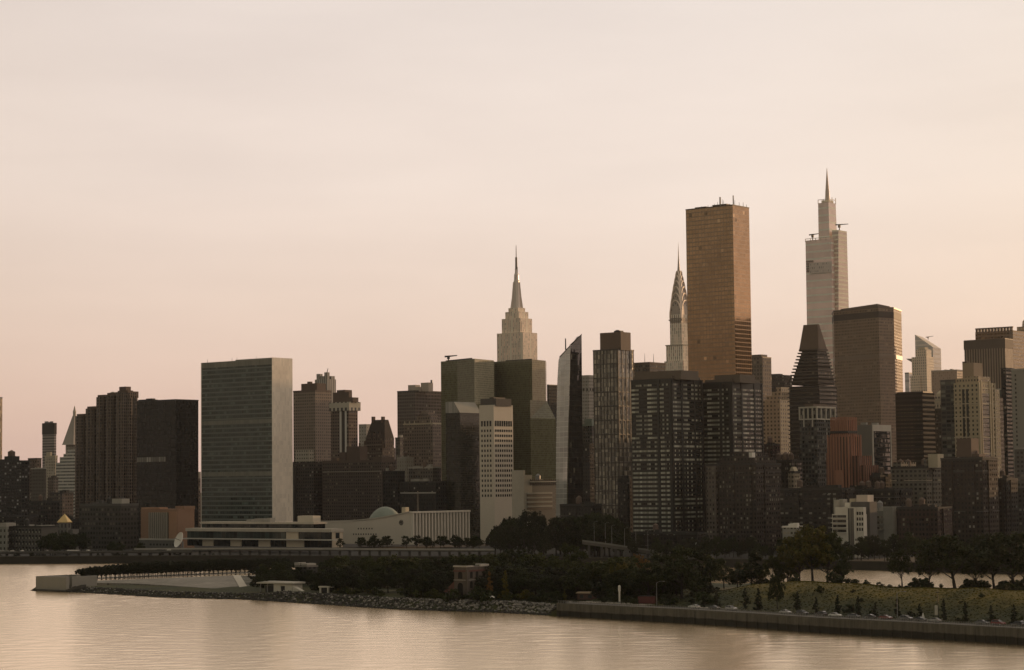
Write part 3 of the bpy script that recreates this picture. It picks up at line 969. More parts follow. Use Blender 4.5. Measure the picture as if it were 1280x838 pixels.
# flared lower block on its right side
zs0, zs1 = zat(524, org.x + P[3][0], org.y + P[3][1]), zat(501.5, org.x + P[3][0], org.y + P[3][1])
ex = (693.5 - 682) / F * 1893
Q0 = [(P[2][0] - 2, P[2][1] - 3), (P[3][0] + ex, P[3][1] - 3), (P[3][0] + ex, P[3][1] + 24), (P[2][0] - 2, P[2][1] + 24)]
Q1 = [(P[2][0] - 2, P[2][1] - 3), (P[3][0] + .5, P[3][1] - 3), (P[3][0] + .5, P[3][1] + 24), (P[2][0] - 2, P[2][1] + 24)]
MB().loft([[(x, y, 2) for x, y in Q0], [(x, y, zs0) for x, y in Q0], [(x, y, zs1) for x, y in Q1]]).build('flared_base', gg, o)
MB().prism([(P[1][0], P[1][1] + 6), (P[2][0], P[2][1] + 6), (P[2][0], P[2][1] + 16), (P[1][0], P[1][1] + 16)], zt - .3, zt + 1.0).build('roof_plant', METALD, o)

b = Bld('glass_block', 'lower dark green block with a pale slanted glass roof in front of the twin towers', 'office block', 557, 575, 602, 516, 1800)
b.shaft(facade('dark_green_glass', (.034, .034, .024), (.018, .02, .014), 1.45, 1.9, .86, .84, 0, gr=.06, ior=1.5, tilt=.004))
zt2 = b.z(502)
x0 = b.lx(571, 502, 0)
sl = MB()
ye = b.d * .98
k = 12.0
sl.add([(-b.w, 0, b.H - .2), (0, 0, b.H - .2), (0, ye, b.H - .2), (-b.w, ye, b.H - .2), (-b.w, 0, zt2), (-k * .55, 0, zt2), (-k * .55, ye, zt2), (-b.w, ye, zt2)],
       [(0, 3, 2, 1), (4, 5, 6, 7), (0, 1, 5, 4), (1, 2, 6, 5), (2, 3, 7, 6), (3, 0, 4, 7)])
sl.build('slanted_roof', facade('slanted_glass', (.30, .29, .25), (.22, .22, .20), 3, 60, .9, 3, 0, gr=.15, ior=1.7), b.o)

# white mission tower
b = Bld('office_tower', 'slim white concrete tower with punched square windows and a blank top', 'office tower', 599, 617, 641, 507, 1715)
b.shaft(plain('white_concrete', (.54, .49, .41), .8, .09, .06))
MB().box(b.lx(600.5, 500, 2), b.lx(620, 500, 2), 2, b.d - 3, b.H - .3, b.z(498.5, -4, 2)).build('mechanical_penthouse', plain('dark_penthouse', (.12, .11, .10)), b.o)
MB().box(-b.w * .5, -b.w * .2, 4, b.d - 6, b.z(498.7, -4, 2), b.z(496.8, -4, 2)).build('roof_plant', METALD, b.o)
b.parapet(plain('white_concrete', (.54, .49, .41), .8, .09, .06), .5, .4, .05)
gm = facade('punched_pane', (.04, .04, .04), (.022, .024, .025), 4, 4, .96, .96, .0)


def win_mesh(w, h, axis, mat, depth=.12, name='window'):
    q = MB().box(-w / 2, w / 2, -depth, .1, -h / 2, h / 2) if axis == 'x' else MB().box(-.1, depth, -w / 2, w / 2, -h / 2, h / 2)
    me = bpy.data.meshes.new(name)
    me.from_pydata(q.v, [], q.f)
    me.materials.append(mat)
    return me


rows = [(538.5 + 6.25 * k) for k in range(14)]
nl, nr = 4, 8
wl = win_mesh(b.w / nl * .38, 2.0, 'x', gm)
wr = win_mesh((b.d - 2) / nr * .58, 2.0, 'y', gm)
tl = win_mesh(b.w / nl * .5, 4.4, 'x', gm)
trr = win_mesh((b.d - 2) / nr * .66, 4.4, 'y', gm)
cnt = 0
rest = MB()
for ri, yy in enumerate([529.5] + rows):
    zc = b.z(yy)
    for c in range(nl):
        xx = -b.w + 1.2 + (b.w - 3.2) * (c + .5) / nl
        if cnt < 100:
            o = link_mesh('window', tl if ri == 0 else wl, b.o); o.location = (xx, 0, zc); cnt += 1
        else:
            rest.box(xx - b.w / nl * .19, xx + b.w / nl * .19, -.12, .1, zc - 1, zc + 1)
    for c in range(nr):
        yc = 1 + (b.d - 2) * (c + .5) / nr
        if cnt < 100:
            o = link_mesh('window', trr if ri == 0 else wr, b.o); o.location = (0, yc, zc); cnt += 1
        else:
            hw = (b.d - 2) / nr * .29
            rest.box(-.1, .12, yc - hw, yc + hw, zc - 1, zc + 1)
tag(rest.build('window_rows', gm, b.o), kind='stuff')

b = Bld('office_block', 'low pale block with a bare side wall and striped front right of the white tower', 'office block', 642, 657, 696, 603, 1640, d=None)
wallp = plain('grey_white_concrete', (.17, .172, .158), .8, .1)
b.shaft(wallp)
MB().box(-b.w, -.3, -2.2, -.05, b.base, b.z(588)).prism([(-.3, -2.2), (b.d * .0 + .1, -2.2), (.1, 8), (-.3, 8)], b.base, b.z(594)).build('side_wall', plain('warm_concrete', (.36, .34, .29)), b.o)
b.box('window_band', 0, .2, 5, b.d - 1, b.z(606.5), b.z(600.5), dkp)
for k in range(14):
    y0 = 5.5 + (b.d - 7.5) * k / 13
    b.box('mullion', .15, .5, y0, y0 + .4, b.z(607), b.z(599), METALD)
b.box('roof_edge', -1, .9, 4, b.d + .6, b.H - .1, b.H + .7, plain('pale_edge', (.36, .36, .32)))
for k, (y0, y1) in enumerate(((618, 616), (623.5, 621.6), (629, 627), (634.5, 632.5))):
    b.box('spandrel_band', .05, .8, 1, b.d - 7, b.z(y0), b.z(y1), plain('pale_edge', (.36, .36, .32)))
    b.box('window_band', 0, .3, 1, b.d - 7, b.z(y0) - 2.0, b.z(y0) - .02, dkp)
b.clutter(61, [CONC, METAL], 5, hmax=2.5)

b = Bld('office_tower', 'plain dark tower in the gap left of the silver edged glass tower', 'office tower', 670, 686, 699, 481.5, 2350)
b.shaft(facade('plain_dark', (.062, .05, .042), bay=2.4, fl=3.6, cur=0))
b.parapet(METALD, .6)
# ================================================================== slim tower with silver curved side
p0, p1, p2 = at(695.5, 560, 1640), at(711.5, 560, 1622), at(728.5, 560, 1631)
o = thing('glass_tower', 'slim glass tower with a curved silver side and knife edged slanting top', 'apartment tower', (p1.x, p1.y, 0))
L0, R0 = Vector((p0.x - p1.x, p0.y - p1.y, 0)), Vector((p2.x - p1.x, p2.y - p1.y, 0))
silver = facade('silver_glass', (.46, .46, .44), (.40, .41, .40), 7.5, 3.9, .95, .90, .0, (.25, .25, .24), .12, 1, 2.0, .5, .008, None, .16)
dgl = facade('slim_dark_glass', (.05, .05, .045), (.018, .019, .02), 1.6, 3.9, .96, .96, .02, (.2, .19, .16), .06, 1, 1.8, .5, .012)


def xat(px, py, Y):
    return at(px, py, Y).x - p1.x


lev = [(655, 695, 708), (560, 695.3, 709.5), (500, 696.3, 711), (470, 697.3, 712), (447, 698.6, 712.7)]
q = MB()
rings = []
for py, xl_, xe_ in lev:
    z = zat(py, p1.x, p1.y)
    rings.append([Vector((xat(xl_, py, p0.y), L0.y, z)), Vector((xat(xe_, py, p1.y), 0, z)), Vector((xat(xe_, py, p1.y) - 2, 26, z)), Vector((xat(xl_, py, p0.y), 32, z))])
ztl = rings[-1][0].z
tip = zat(433, p1.x, p1.y)
rings.append([rings[-1][0] + Vector((.6, 0, .8)), Vector((xat(713, 432.5, p1.y) - .05, 0, tip)), Vector((xat(713, 432.5, p1.y) - 2, 26, tip)), rings[-1][3] + Vector((.6, 0, .8))])
q.loft(rings)
q.build('curved_side', silver, o)
q = MB()
z0 = 2.0
za, zb_ = zat(433, p1.x, p1.y), zat(419, p1.x + R0.x, p1.y + R0.y)
xe0, xe1 = xat(708, 655, p1.y), xat(713, 432.5, p1.y)
xr0, xr1 = xat(729, 655, p2.y), xat(727, 419, p2.y)
q.add([(xe0 + .02, 0, z0), (xr0, R0.y, z0), (xr0 - 3, 30, z0), (xe0 + .02, 30, z0), (xe1 + .02, 0, za), (xr1, R0.y, zb_), (xr1 - 3, 30, zb_), (xe1 + .02, 30, za)],
      [(0, 3, 2, 1), (4, 5, 6, 7), (0, 1, 5, 4), (1, 2, 6, 5), (2, 3, 7, 6), (3, 0, 4, 7)])
q.build('tower_shaft', dgl, o)
q = MB().add([(xe1 - .5, -.3, za), (xr1 + .2, R0.y - .3, zb_ + .1), (xr1 + .2, R0.y + 3, zb_ + .1), (xe1 - .5, 3, za), (xe1 - .5, -.3, za + 1), (xr1 + .2, R0.y - .3, zb_ + 1), (xr1 + .2, R0.y + 3, zb_ + 1), (xe1 - .5, 3, za + 1)],
             [(0, 3, 2, 1), (4, 5, 6, 7), (0, 1, 5, 4), (1, 2, 6, 5), (2, 3, 7, 6), (3, 0, 4, 7)])
q.build('slanted_rim', METALD, o)
q = MB()
zl = rings[-1][0].z
q.add([(rings[-1][0].x - .2, L0.y - .3, zl), (rings[-1][1].x, -.35, tip), (rings[-1][1].x, 2.5, tip), (rings[-1][0].x - .2, L0.y + 2.5, zl),
       (rings[-1][0].x - .2, L0.y - .3, zl + 1), (rings[-1][1].x, -.35, tip + 1), (rings[-1][1].x, 2.5, tip + 1), (rings[-1][0].x - .2, L0.y + 2.5, zl + 1)],
      [(0, 3, 2, 1), (4, 5, 6, 7), (0, 1, 5, 4), (1, 2, 6, 5), (2, 3, 7, 6), (3, 0, 4, 7)])
q.build('slanted_rim', METALD, o)
MB().cyl(xat(707, 433, p1.y + 12), 12, tip - 2, zat(422, p1.x, p1.y), .5, .4, 6).build('antenna', METALD, o)
# dark vent opening on the shaft
nrm = Vector((R0.y, -R0.x, 0)).normalized()
def onface(fx, py0, py1, wv, mat, name):
    c = R0 * fx
    z_0, z_1 = zat(py0, p1.x, p1.y), zat(py1, p1.x, p1.y)
    a = c + nrm * .1; e = c + R0.normalized() * wv + nrm * .1
    vs = [(a.x, a.y, z_0), (e.x, e.y, z_0), (e.x, e.y, z_1), (a.x, a.y, z_1)]
    vs += [(x - nrm.x * .3, y - nrm.y * .3, z) for x, y, z in vs]
    MB().add(vs, [(0, 1, 2, 3), (4, 7, 6, 5), (0, 3, 7, 4), (1, 5, 6, 2), (3, 2, 6, 7), (0, 4, 5, 1)]).build(name, mat, o)
onface(.12, 446.5, 442, 3.6, METALD, 'vent_opening')

b = Bld('office_tower', 'pale grey tower with a row of dark squares behind the slim slanted glass tower', 'office tower', 724, 736, 748, 470, 2200)
mt = facade('pale_rows', (.34, .31, .27), (.13, .12, .11), 2.0, 3.4, .45, .5, .1)
b.shaft(mt)
b.bands('plant_opening', facade('dark_squares', (.3, .27, .23), (.04, .038, .036), 4.5, 60, .5, 3, 0), b.z(489), b.z(485), 1, .8)
b.parapet(CONC, .8)
b = Bld('brick_block', 'grey green roofed block between the slim slanted tower and the square gridded tower', 'brick block', 724, 740, 752, 532, 1900)
b.shaft(facade('gap_block', (.11, .10, .085), bay=2.5, fl=3.2, cur=.15))
b.parapet(GREENROOF, 1.5, .6, .4)
MB().box(-b.w * .7, -b.w * .1, 2, 12, b.H - .3, b.H + 6).build('mechanical_penthouse', GREENROOF, b.o)
b = Bld('brick_block', 'dark block low down in the gap right of the slim slanted tower', 'brick block', 722, 737, 750, 556, 1780)
b.shaft(facade('gap_block2', (.05, .045, .042), bay=2.5, fl=3.2, cur=.04))
b.parapet(ROOF, 1)

# ================================================================== gridded glass tower with brown box on top
b = Bld('glass_tower', 'square gridded glass tower with a brown windowless box on its roof', 'apartment tower', 741.5, 772, 792, 437, 1600)
gt = facade('gridded_glass', (.17, .155, .13), (.13, .118, .095), 1.65, 3.5, .9, .84, .42, (.36, .325, .26), .06, 1, 1.75, .5, .015, None, .6)
b.shaft(gt)
for k in range(8):
    x0 = -b.w + .2 + (b.w - .9) * k / 7
    MB().box(x0 - .25, x0 + .25, -.3, .05, b.base, b.H).build('pier', plain('bronze_pier', (.085, .07, .052), .5), b.o)
for k in range(5):
    y0 = .3 + (b.d - .8) * k / 4
    MB().box(-.05, .3, y0 - .25, y0 + .25, b.base, b.H).build('pier', plain('bronze_pier', (.085, .07, .052), .5), b.o)
for k in range(1, 14):
    z = b.base + (b.H - b.base) * k / 14
    MB().box(-b.w, .2, -.22, b.d, z - .42, z + .42).build('belt_course', plain('bronze_pier', (.085, .07, .052), .5), b.o)
x0, x1 = b.lx(750, 425, 2.5), b.lx(776, 425, 2.5)
MB().box(x0, x1, 2.5, 2.5 + b.d * .62, b.H - .4, b.z(415, x1, 2.5)).build('mechanical_penthouse', plain('brown_box', (.20, .125, .08), .7), b.o)
MB().box(-b.w - .3, .3, -.3, b.d + .3, b.H - .5, b.H + .5).build('parapet', plain('bronze_pier', (.085, .07, .052), .5), b.o)
MB().cyl(-2.8, b.d - 3.4, b.z(462), b.H + .2, 3.6, 3.6, 10).build('corner_bay', gt, b.o)
zt = b.z(415, x1, 2.5)
MB().box(x1 - 8, x1 - 2, 5, 9, zt - .1, zt + 1.2).cyl(x1 - 6, 7, zt, zt + 1.8, 1.6, 1.6, 10).build('roof_fan', METALD, b.o)

b = Bld('office_block', 'brownish block with two thin masts between the gridded tower and the arched spire', 'office block', 788, 812, 832, 454, 1980)
b.shaft(facade('brown_back', (.16, .115, .08), bay=2.6, fl=3.4, cur=.1))
b.parapet(BRICKB, 1)
for px, yt in ((806, 442), (817, 443)):
    antenna(b, b.lx(px, 450, 5), 5, b.H, b.z(yt, -5, 5) - b.H, .35, METAL)

# ================================================================== twin dark apartment towers with pale window strips
strip = facade('pale_blind_strip', (.045, .045, .04), (.022, .023, .022), 1.75, 80, .95, 3, .74, (.42, .425, .36), .07, 4, 1.5, .5, .01)
strip2 = facade('mixed_blind_strip', (.04, .04, .036), (.02, .021, .021), 1.7, 80, .9, 3, .45, (.37, .37, .31), .07, 1, 1.5, .5, .01)
dark_w = plain('dark_spandrel', (.038, .037, .033), .4)
for nm_lbl, xl, xe, xr, yt, D, px_pent, strips in (
        ('left of two dark towers striped with pale blinds, brown penthouse on top', 788.5, 840, 878, 474, 1480, (794, 851, 861, 463), (824, 839)),
        ('right of two dark towers striped with pale blinds, below the tall bronze slab', 878.5, 915, 953, 478, 1500, (893, 925, 932, 468), (902, 914))):
    b = Bld('apartment_tower', nm_lbl, 'apartment tower', xl, xe, xr, yt, D)
    b.shaft(dark_w)
    nfl = int((b.H - 12) / 3.05)
    for k in range(nfl):
        z = 10 + k * 3.05
        R = random.Random(k * 7 + int(xl))
        MB().box(-b.w + .5, -.8, -.1, .06, z + .7, z + 2.05).build('window_band', strip if R.random() < .62 else strip2, b.o)
        MB().box(-.06, .1, .8, b.d - .5, z + .7, z + 2.05).build('window_band', strip2 if R.random() < .6 else strip, b.o)
    for px in strips:
        x0 = b.lx(px, 560)
        MB().box(x0 - 1.0, x0 + 1.0, -.45, .05, b.base, b.H).build('dark_pier', METALD, b.o)
    for fy in (.30, .72, .97):
        MB().box(-.05, .45, b.d * fy - .9, b.d * fy + .9, b.base, b.H).build('dark_pier', METALD, b.o)
    pl, pe, pr, py_ = px_pent
    bx = plain('penthouse_panel', (.17, .125, .085), .7)
    b.pxbox('mechanical_penthouse', pl, pe, pr + 12, py_, b.H - .3, 3.0, bx)
    x0 = b.lx(pl, yt, 1.5)
    MB().box(-b.w + 1.0, -1.0, 1.2, b.d - 1.5, b.H - .3, b.H + 2.4).build('roof_storey', bx, b.o)
    b.parapet(METALD, .5)
# ================================================================== far towers on the skyline
# stepped art deco tower with a mast, far away
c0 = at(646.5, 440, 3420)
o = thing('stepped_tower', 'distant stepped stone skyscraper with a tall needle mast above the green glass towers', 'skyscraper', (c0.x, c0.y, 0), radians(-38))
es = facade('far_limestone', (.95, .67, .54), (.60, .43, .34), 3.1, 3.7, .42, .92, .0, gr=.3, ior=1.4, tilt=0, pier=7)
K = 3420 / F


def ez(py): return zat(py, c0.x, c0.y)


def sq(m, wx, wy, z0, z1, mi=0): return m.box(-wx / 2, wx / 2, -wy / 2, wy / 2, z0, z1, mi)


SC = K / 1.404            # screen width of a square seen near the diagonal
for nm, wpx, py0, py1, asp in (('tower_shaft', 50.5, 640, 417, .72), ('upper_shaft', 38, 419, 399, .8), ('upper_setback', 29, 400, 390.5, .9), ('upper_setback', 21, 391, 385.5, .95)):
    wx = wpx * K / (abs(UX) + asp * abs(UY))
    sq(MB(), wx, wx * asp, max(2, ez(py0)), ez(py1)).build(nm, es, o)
mastm = plain('pale_mast_metal', (.60, .52, .46), .4, .1, .1, .3)
MB().lathe(0, 0, [(5.4 * K, ez(386)), (4.8 * K, ez(380)), (4.1 * K, ez(366)), (3.6 * K, ez(352)), (3.1 * K, ez(350)), (2.9 * K, ez(344)), (1.9 * K, ez(341)), (1.5 * K, ez(337))], 12).build('mooring_mast', mastm, o)
for k in range(4):
    a = k * pi / 2 + pi / 4
    MB().loft([[(r * cos(a + d), r * sin(a + d), z) for d in (-.25, .25, .25, -.25) for r in ()] or
               [(cos(a) * r0 - sin(a) * 2, sin(a) * r0 + cos(a) * 2, z), (cos(a) * 1.0 - sin(a) * 2, sin(a) * 1.0 + cos(a) * 2, z), (cos(a) * 1.0 + sin(a) * 2, sin(a) * 1.0 - cos(a) * 2, z), (cos(a) * r0 + sin(a) * 2, sin(a) * r0 - cos(a) * 2, z)][::-1]
               for r0, z in ((8 * K, ez(386)), (6.0 * K, ez(372)), (4.3 * K, ez(353)))]).build('buttress_wing', mastm, o)
MB().lathe(0, 0, [(1.5 * K, ez(338)), (1.3 * K, ez(322)), (.55 * K, ez(321.5)), (.45 * K, ez(311)), (.22 * K, ez(306.5))], 8).build('antenna', plain('mast_grey', (.22, .17, .14), .6), o)
MB().cyl(1.9 * K, 0, ez(345), ez(334), .35 * K, .3 * K, 6).cyl(-1.9 * K, 0, ez(343), ez(336), .35 * K, .3 * K, 6).build('side_antenna', METAL, o)
wx = 39 * K / (UX + .8 * .616)
MB().cyl(wx * .52, -wx * .35, ez(416), ez(403), .35 * K, .3 * K, 6).build('side_antenna', METAL, o)
FOOT.append(('stepped_tower', 'esb', [(c0.x - 40, c0.y - 40), (c0.x + 40, c0.y - 40), (c0.x + 40, c0.y + 40), (c0.x - 40, c0.y + 40)], 400))

# arched-crown tower with a needle spire
Dc = 2400
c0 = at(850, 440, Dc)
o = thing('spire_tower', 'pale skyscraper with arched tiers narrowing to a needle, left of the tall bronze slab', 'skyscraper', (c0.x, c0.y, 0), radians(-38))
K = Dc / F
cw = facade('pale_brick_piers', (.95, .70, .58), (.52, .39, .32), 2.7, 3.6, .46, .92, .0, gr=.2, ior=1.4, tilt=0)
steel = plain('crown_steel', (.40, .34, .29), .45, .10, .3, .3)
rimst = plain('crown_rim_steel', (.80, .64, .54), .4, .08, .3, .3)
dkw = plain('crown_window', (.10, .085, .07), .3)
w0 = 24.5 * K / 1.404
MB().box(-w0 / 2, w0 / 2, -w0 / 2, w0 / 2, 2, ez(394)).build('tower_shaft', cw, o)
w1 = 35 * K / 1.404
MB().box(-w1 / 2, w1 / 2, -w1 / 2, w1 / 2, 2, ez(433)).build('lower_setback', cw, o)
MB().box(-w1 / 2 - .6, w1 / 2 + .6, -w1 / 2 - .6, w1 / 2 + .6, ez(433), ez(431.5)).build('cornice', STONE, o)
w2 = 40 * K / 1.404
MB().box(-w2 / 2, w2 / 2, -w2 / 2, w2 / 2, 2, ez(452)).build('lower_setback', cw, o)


def arch_vault(m, hw, z0, zh, half, n=12):
    """slab with a pointed-round top, run through both ways"""
    prof = [(-hw, z0)] + [(-hw * cos(pi * k / n), z0 + (zh - z0) * (sin(pi * k / n) ** .8)) for k in range(1, n)] + [(hw, z0)]
    prof = [(-hw, z0 - 6)] + prof + [(hw, z0 - 6)]
    N = len(prof)
    for ax in (0, 1):
        a = [(x, -half, z) if ax == 0 else (half, x, z) for x, z in prof]
        c = [(x, half, z) if ax == 0 else (-half, x, z) for x, z in prof]
        m.add(a + c, [tuple(range(N)), tuple(range(2 * N - 1, N - 1, -1))] + [(i, N + i, N + (i + 1) % N, (i + 1) % N) for i in range(N)])


tiers = [(24.5, 398, 376), (22, 389, 367), (19, 380, 359), (15.6, 371, 351.5), (12, 362.5, 345), (8.6, 355, 339)]
for i, (wpx, p0, p1) in enumerate(tiers):
    hw = wpx * K / 1.404 / 2
    m = MB()
    arch_vault(m, hw, ez(p0), ez(p1), hw * .985)
    tier_o = m.build('arched_tier', steel, o)
    f0 = hw * .985 + .25
    arc = [(-hw * .97 * cos(pi * q / 12), ez(p0) + (ez(p1) - ez(p0)) * (sin(pi * q / 12) ** .8) - .4) for q in range(13)]
    for ax in (0, 1):
        MB().tube([(x, -f0, z) if ax == 0 else (f0, x, z) for x, z in arc], [.85] * 13, 5).build('arch_rim', rimst, tier_o)
    n = 5 if i < 4 else 3
    wmz = MB()
    for k in range(n):
        a = pi * (k + 1) / (n + 1)
        for sgn, ax in ((-1, 'y'), (1, 'x')):
            cx_, cz_ = -hw * .78 * cos(a), ez(p0) + (ez(p1) - ez(p0)) * .80 * sin(a) ** .8
            t_ = hw * .10
            h_ = hw * .20
            tri = [(cx_ - t_, cz_ - h_ * .4), (cx_ + t_, cz_ - h_ * .4), (cx_ * .93, cz_ + h_)]
            f0 = hw * .985 + .05
            if ax == 'y':
                P = [(x, -f0, z) for x, z in tri] + [(x, -f0 + .6, z) for x, z in tri]
            else:
                P = [(f0, x, z) for x, z in tri] + [(f0 - .6, x, z) for x, z in tri]
            wmz.add(P, [(0, 1, 2), (5, 4, 3), (0, 3, 4, 1), (1, 4, 5, 2), (2, 5, 3, 0)])
    wmz.build('triangular_windows', dkw, tier_o)
hw = 8.6 * K / 1.404 / 2
MB().lathe(0, 0, [(hw * .9, ez(348)), (hw * .62, ez(340)), (hw * .42, ez(332)), (hw * .24, ez(322)), (hw * .12, ez(312)), (.12, ez(303.5))], 8).build('spire', steel, o)
for sx in (-1, 1):
    for sy in (-1, 1):
        MB().tube([(sx * w0 * .48, sy * w0 * .48, ez(401)), (sx * w0 * .56, sy * w0 * .56, ez(400))], [1.2, .5], 5).build('corner_ornament', steel, o)
FOOT.append(('spire_tower', 'chr', [(c0.x - 20, c0.y - 20), (c0.x + 20, c0.y - 20), (c0.x + 20, c0.y + 20), (c0.x - 20, c0.y + 20)], 300))

# tapering glass tower with needle (tallest)
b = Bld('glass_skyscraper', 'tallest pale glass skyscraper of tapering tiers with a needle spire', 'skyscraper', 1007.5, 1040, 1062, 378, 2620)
og = facade('pale_sky_glass', (.95, .74, .66), (.80, .62, .56), 60, 9.0, 1, .74, 0, gr=.14, ior=1.9, tilt=.0, lvar=.12)  # pale base colour stands in for sky reflected in the glass
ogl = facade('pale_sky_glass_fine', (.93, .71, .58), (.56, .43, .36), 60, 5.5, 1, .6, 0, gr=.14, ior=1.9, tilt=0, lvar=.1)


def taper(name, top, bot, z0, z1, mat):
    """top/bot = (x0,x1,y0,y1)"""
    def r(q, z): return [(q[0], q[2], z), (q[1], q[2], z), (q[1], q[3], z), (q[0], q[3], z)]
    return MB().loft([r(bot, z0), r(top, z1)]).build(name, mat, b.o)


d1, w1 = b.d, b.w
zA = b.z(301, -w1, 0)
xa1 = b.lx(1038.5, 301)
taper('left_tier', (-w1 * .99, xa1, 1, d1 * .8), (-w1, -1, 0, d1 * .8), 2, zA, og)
x2, x3 = b.lx(1039, 288, 6), b.lx(1047, 288, 6)
yR = b.ly(1058.5, 288, x3)
zB = b.z(287.5, x3, 6)
taper('right_tier', (x2, x3, 8, yR), (x2 - 2, 0, 6, d1), 2, zB, ogl)
xc0, xc1 = b.lx(1022.5, 250, 8), b.lx(1035.5, 250, 8)
zC = b.z(249, xc1, 8)
yC = b.ly(1044.5, 250, xc1)
taper('central_shaft', (xc0, xc1, 8, yC), (b.lx(1021, 310, 6), b.lx(1040, 310, 6), 7, yC + 6), 2, zC - 4, og)
rim = plain('crown_frame', (.46, .40, .34), .5)
zc0 = zC - 4
for x, y in ((xc0, 8.2), (xc1, 8.2), (xc1, yC), (xc0, yC), ((xc0 + xc1) / 2, 8.2), (xc1, (8.2 + yC) / 2)):
    MB().box(x - .3, x + .3, y - .3, y + .3, zc0 - 1, zC + (3 if x == xc1 else 0)).build('crown_post', rim, b.o)
for zz in (zC - .2,):
    MB().box(xc0 - .3, xc1 + .3, 7.9, 8.5, zz, zz + .6).box(xc1 - .3, xc1 + .3, 8.5, yC, zz, zz + .6).build('crown_rail', rim, b.o)
MB().box(xc0 + 3, xc1 - 2, 11, yC - 2, zc0 - 1, zC - .5).build('crown_core', ogl, b.o)
zz0 = b.z(303, xa1, 1)
for k in range(6):
    x = -w1 * .99 + (xa1 + w1 * .99) * k / 5
    MB().box(x - .25, x + .25, .6, 1.2, zA - 2, zA + 2).build('crown_post', rim, b.o)
MB().box(-w1 * .99 - .3, xa1 + .3, .6, 1.2, zA + 1.6, zA + 2.2).build('crown_rail', rim, b.o)
xs, ys = (xc0 + xc1) / 2 + 1, (8 + yC) / 2
MB().lathe(xs, ys, [(3.6, zC - 8), (2.6, b.z(240, xs, ys)), (1.6, b.z(228, xs, ys)), (.25, b.z(210.5, xs, ys))], 8).build('spire', plain('spire_steel', (.52, .42, .34), .4, .1, .1, .3), b.o)
dk2 = plain('plant_floor_dark', (.22, .18, .15), .6)
za, zb_ = b.z(341, -w1, 0), b.z(326, -w1, 0)
for k in range(5):
    for j in range(5):
        x = -w1 * .985 + 1.6 + k * 2.1
        z = za + (zb_ - za) * (j + .5) / 5
        MB().box(x - .6, x + .6, -.25, .3, z - 1.1, z + 1.1).build('vent_opening', dk2, b.o)
MB().box(b.lx(1012, 338), b.lx(1040, 338), -.3, .4, b.z(340.5), b.z(327)).build('louvre_band', facade('og_louvre', (.56, .50, .46), (.42, .38, .35), 2.5, 4.5, .5, .5, 0, gr=.5, tilt=0), b.o)
h = b
crane(h, -w1 * .82, 8, zA + .5, 7, 15, .2)
crane(h, x3 - 2, 14, zB, 7, 16, .7)

# bronze slab
b = Bld('glass_slab', 'very tall plain bronze glass slab with thin antennas along its roof', 'skyscraper', 857, 915.8, 936.3, 256.5, 1710)
TW = b
tw = facade('bronze_glass', (.30, .188, .110), (.37, .228, .130), 3.0, 3.45, .86, .76, .03, (.48, .31, .18), .07, 1, 1.6, .22, .003, None, .10, metal=.88)
b.shaft(tw)
b.parapet(CAPBRONZE, .5)
R = random.Random(4)
for px, hh in ((877, 3), (881, 2), (885, 3.5), (889, 2.5), (893, 4), (897, 6), (903, 9), (904.5, 7.5), (912, 3), (917, 8), (918.5, 6.5), (924, 5), (929, 6), (933, 4)):
    y = R.uniform(2, 8)
    x = b.lx(px, 256, y) if px < 914 else -2.0
    if px >= 914: y = b.ly(px, 257, x)
    antenna(b, x, y, b.H, hh * .75, .28, METALD)
MB().box(-b.w * .86, -b.w * .62, 4, 9, b.H - .2, b.H + 1.8).box(-b.w * .5, -b.w * .2, 5, 12, b.H - .2, b.H + 2.4).build('roof_plant', CAPBRONZE, b.o)
MB().box(-b.w * .32, -b.w * .30, 3, 4, b.H, b.H + 8).box(-3, -2.4, b.d * .2, b.d * .2 + .8, b.H, b.H + 8.5).build('antenna_panel', METAL, b.o)

# wide octagonal slab
o, P, zt, org = poly_tower('office_slab', 'wide dark octagonal office slab with an overhanging flat roof below the tallest skyscraper', 'skyscraper',
                           [(1042, 2475), (1098, 2420), (1117, 2436), (1126.5, 2480)], 386, back=40)
ml = facade('precast_grid', (.27, .17, .09), (.10, .066, .04), 2.4, 3.55, .62, .55, .13, (.26, .20, .14), .12, 3, 1.5, .8, .01, None, .5)
MB().prism(P, 2, zt).build('tower_shaft', ml, o)
gx_ = sum(p[0] for p in P) / len(P)
gy_ = sum(p[1] for p in P) / len(P)


def grow(P, k): return [(gx_ + (x - gx_) * k, gy_ + (y - gy_) * k) for x, y in P]


zcap = zat(384.2, org.x + P[1][0], org.y + P[1][1])
MB().prism(grow(P, 1.012), zt - .2, zt + 1.6).build('roof_overhang', CAPBRONZE, o)
MB().prism(grow(P, 1.004), zat(397, org.x + P[1][0], org.y + P[1][1]), zat(389, org.x + P[1][0], org.y + P[1][1])).build('plant_band', plain('dark_crown', (.085, .055, .035), .7), o)
Pc = grow(P, .82)
MB().prism(Pc, zt + 1.5, [zt + 3.2, zt + 5.2, zt + 3.2, zt + 2, zt + 2, zt + 3]).build('mechanical_penthouse', CAPBRONZE, o)
MB().prism(grow(P, 1.003), zat(447.5, org.x + P[1][0], org.y + P[1][1]), zat(442.5, org.x + P[1][0], org.y + P[1][1])).build('plant_band', plain('tan_band', (.24, .16, .09), .5), o)

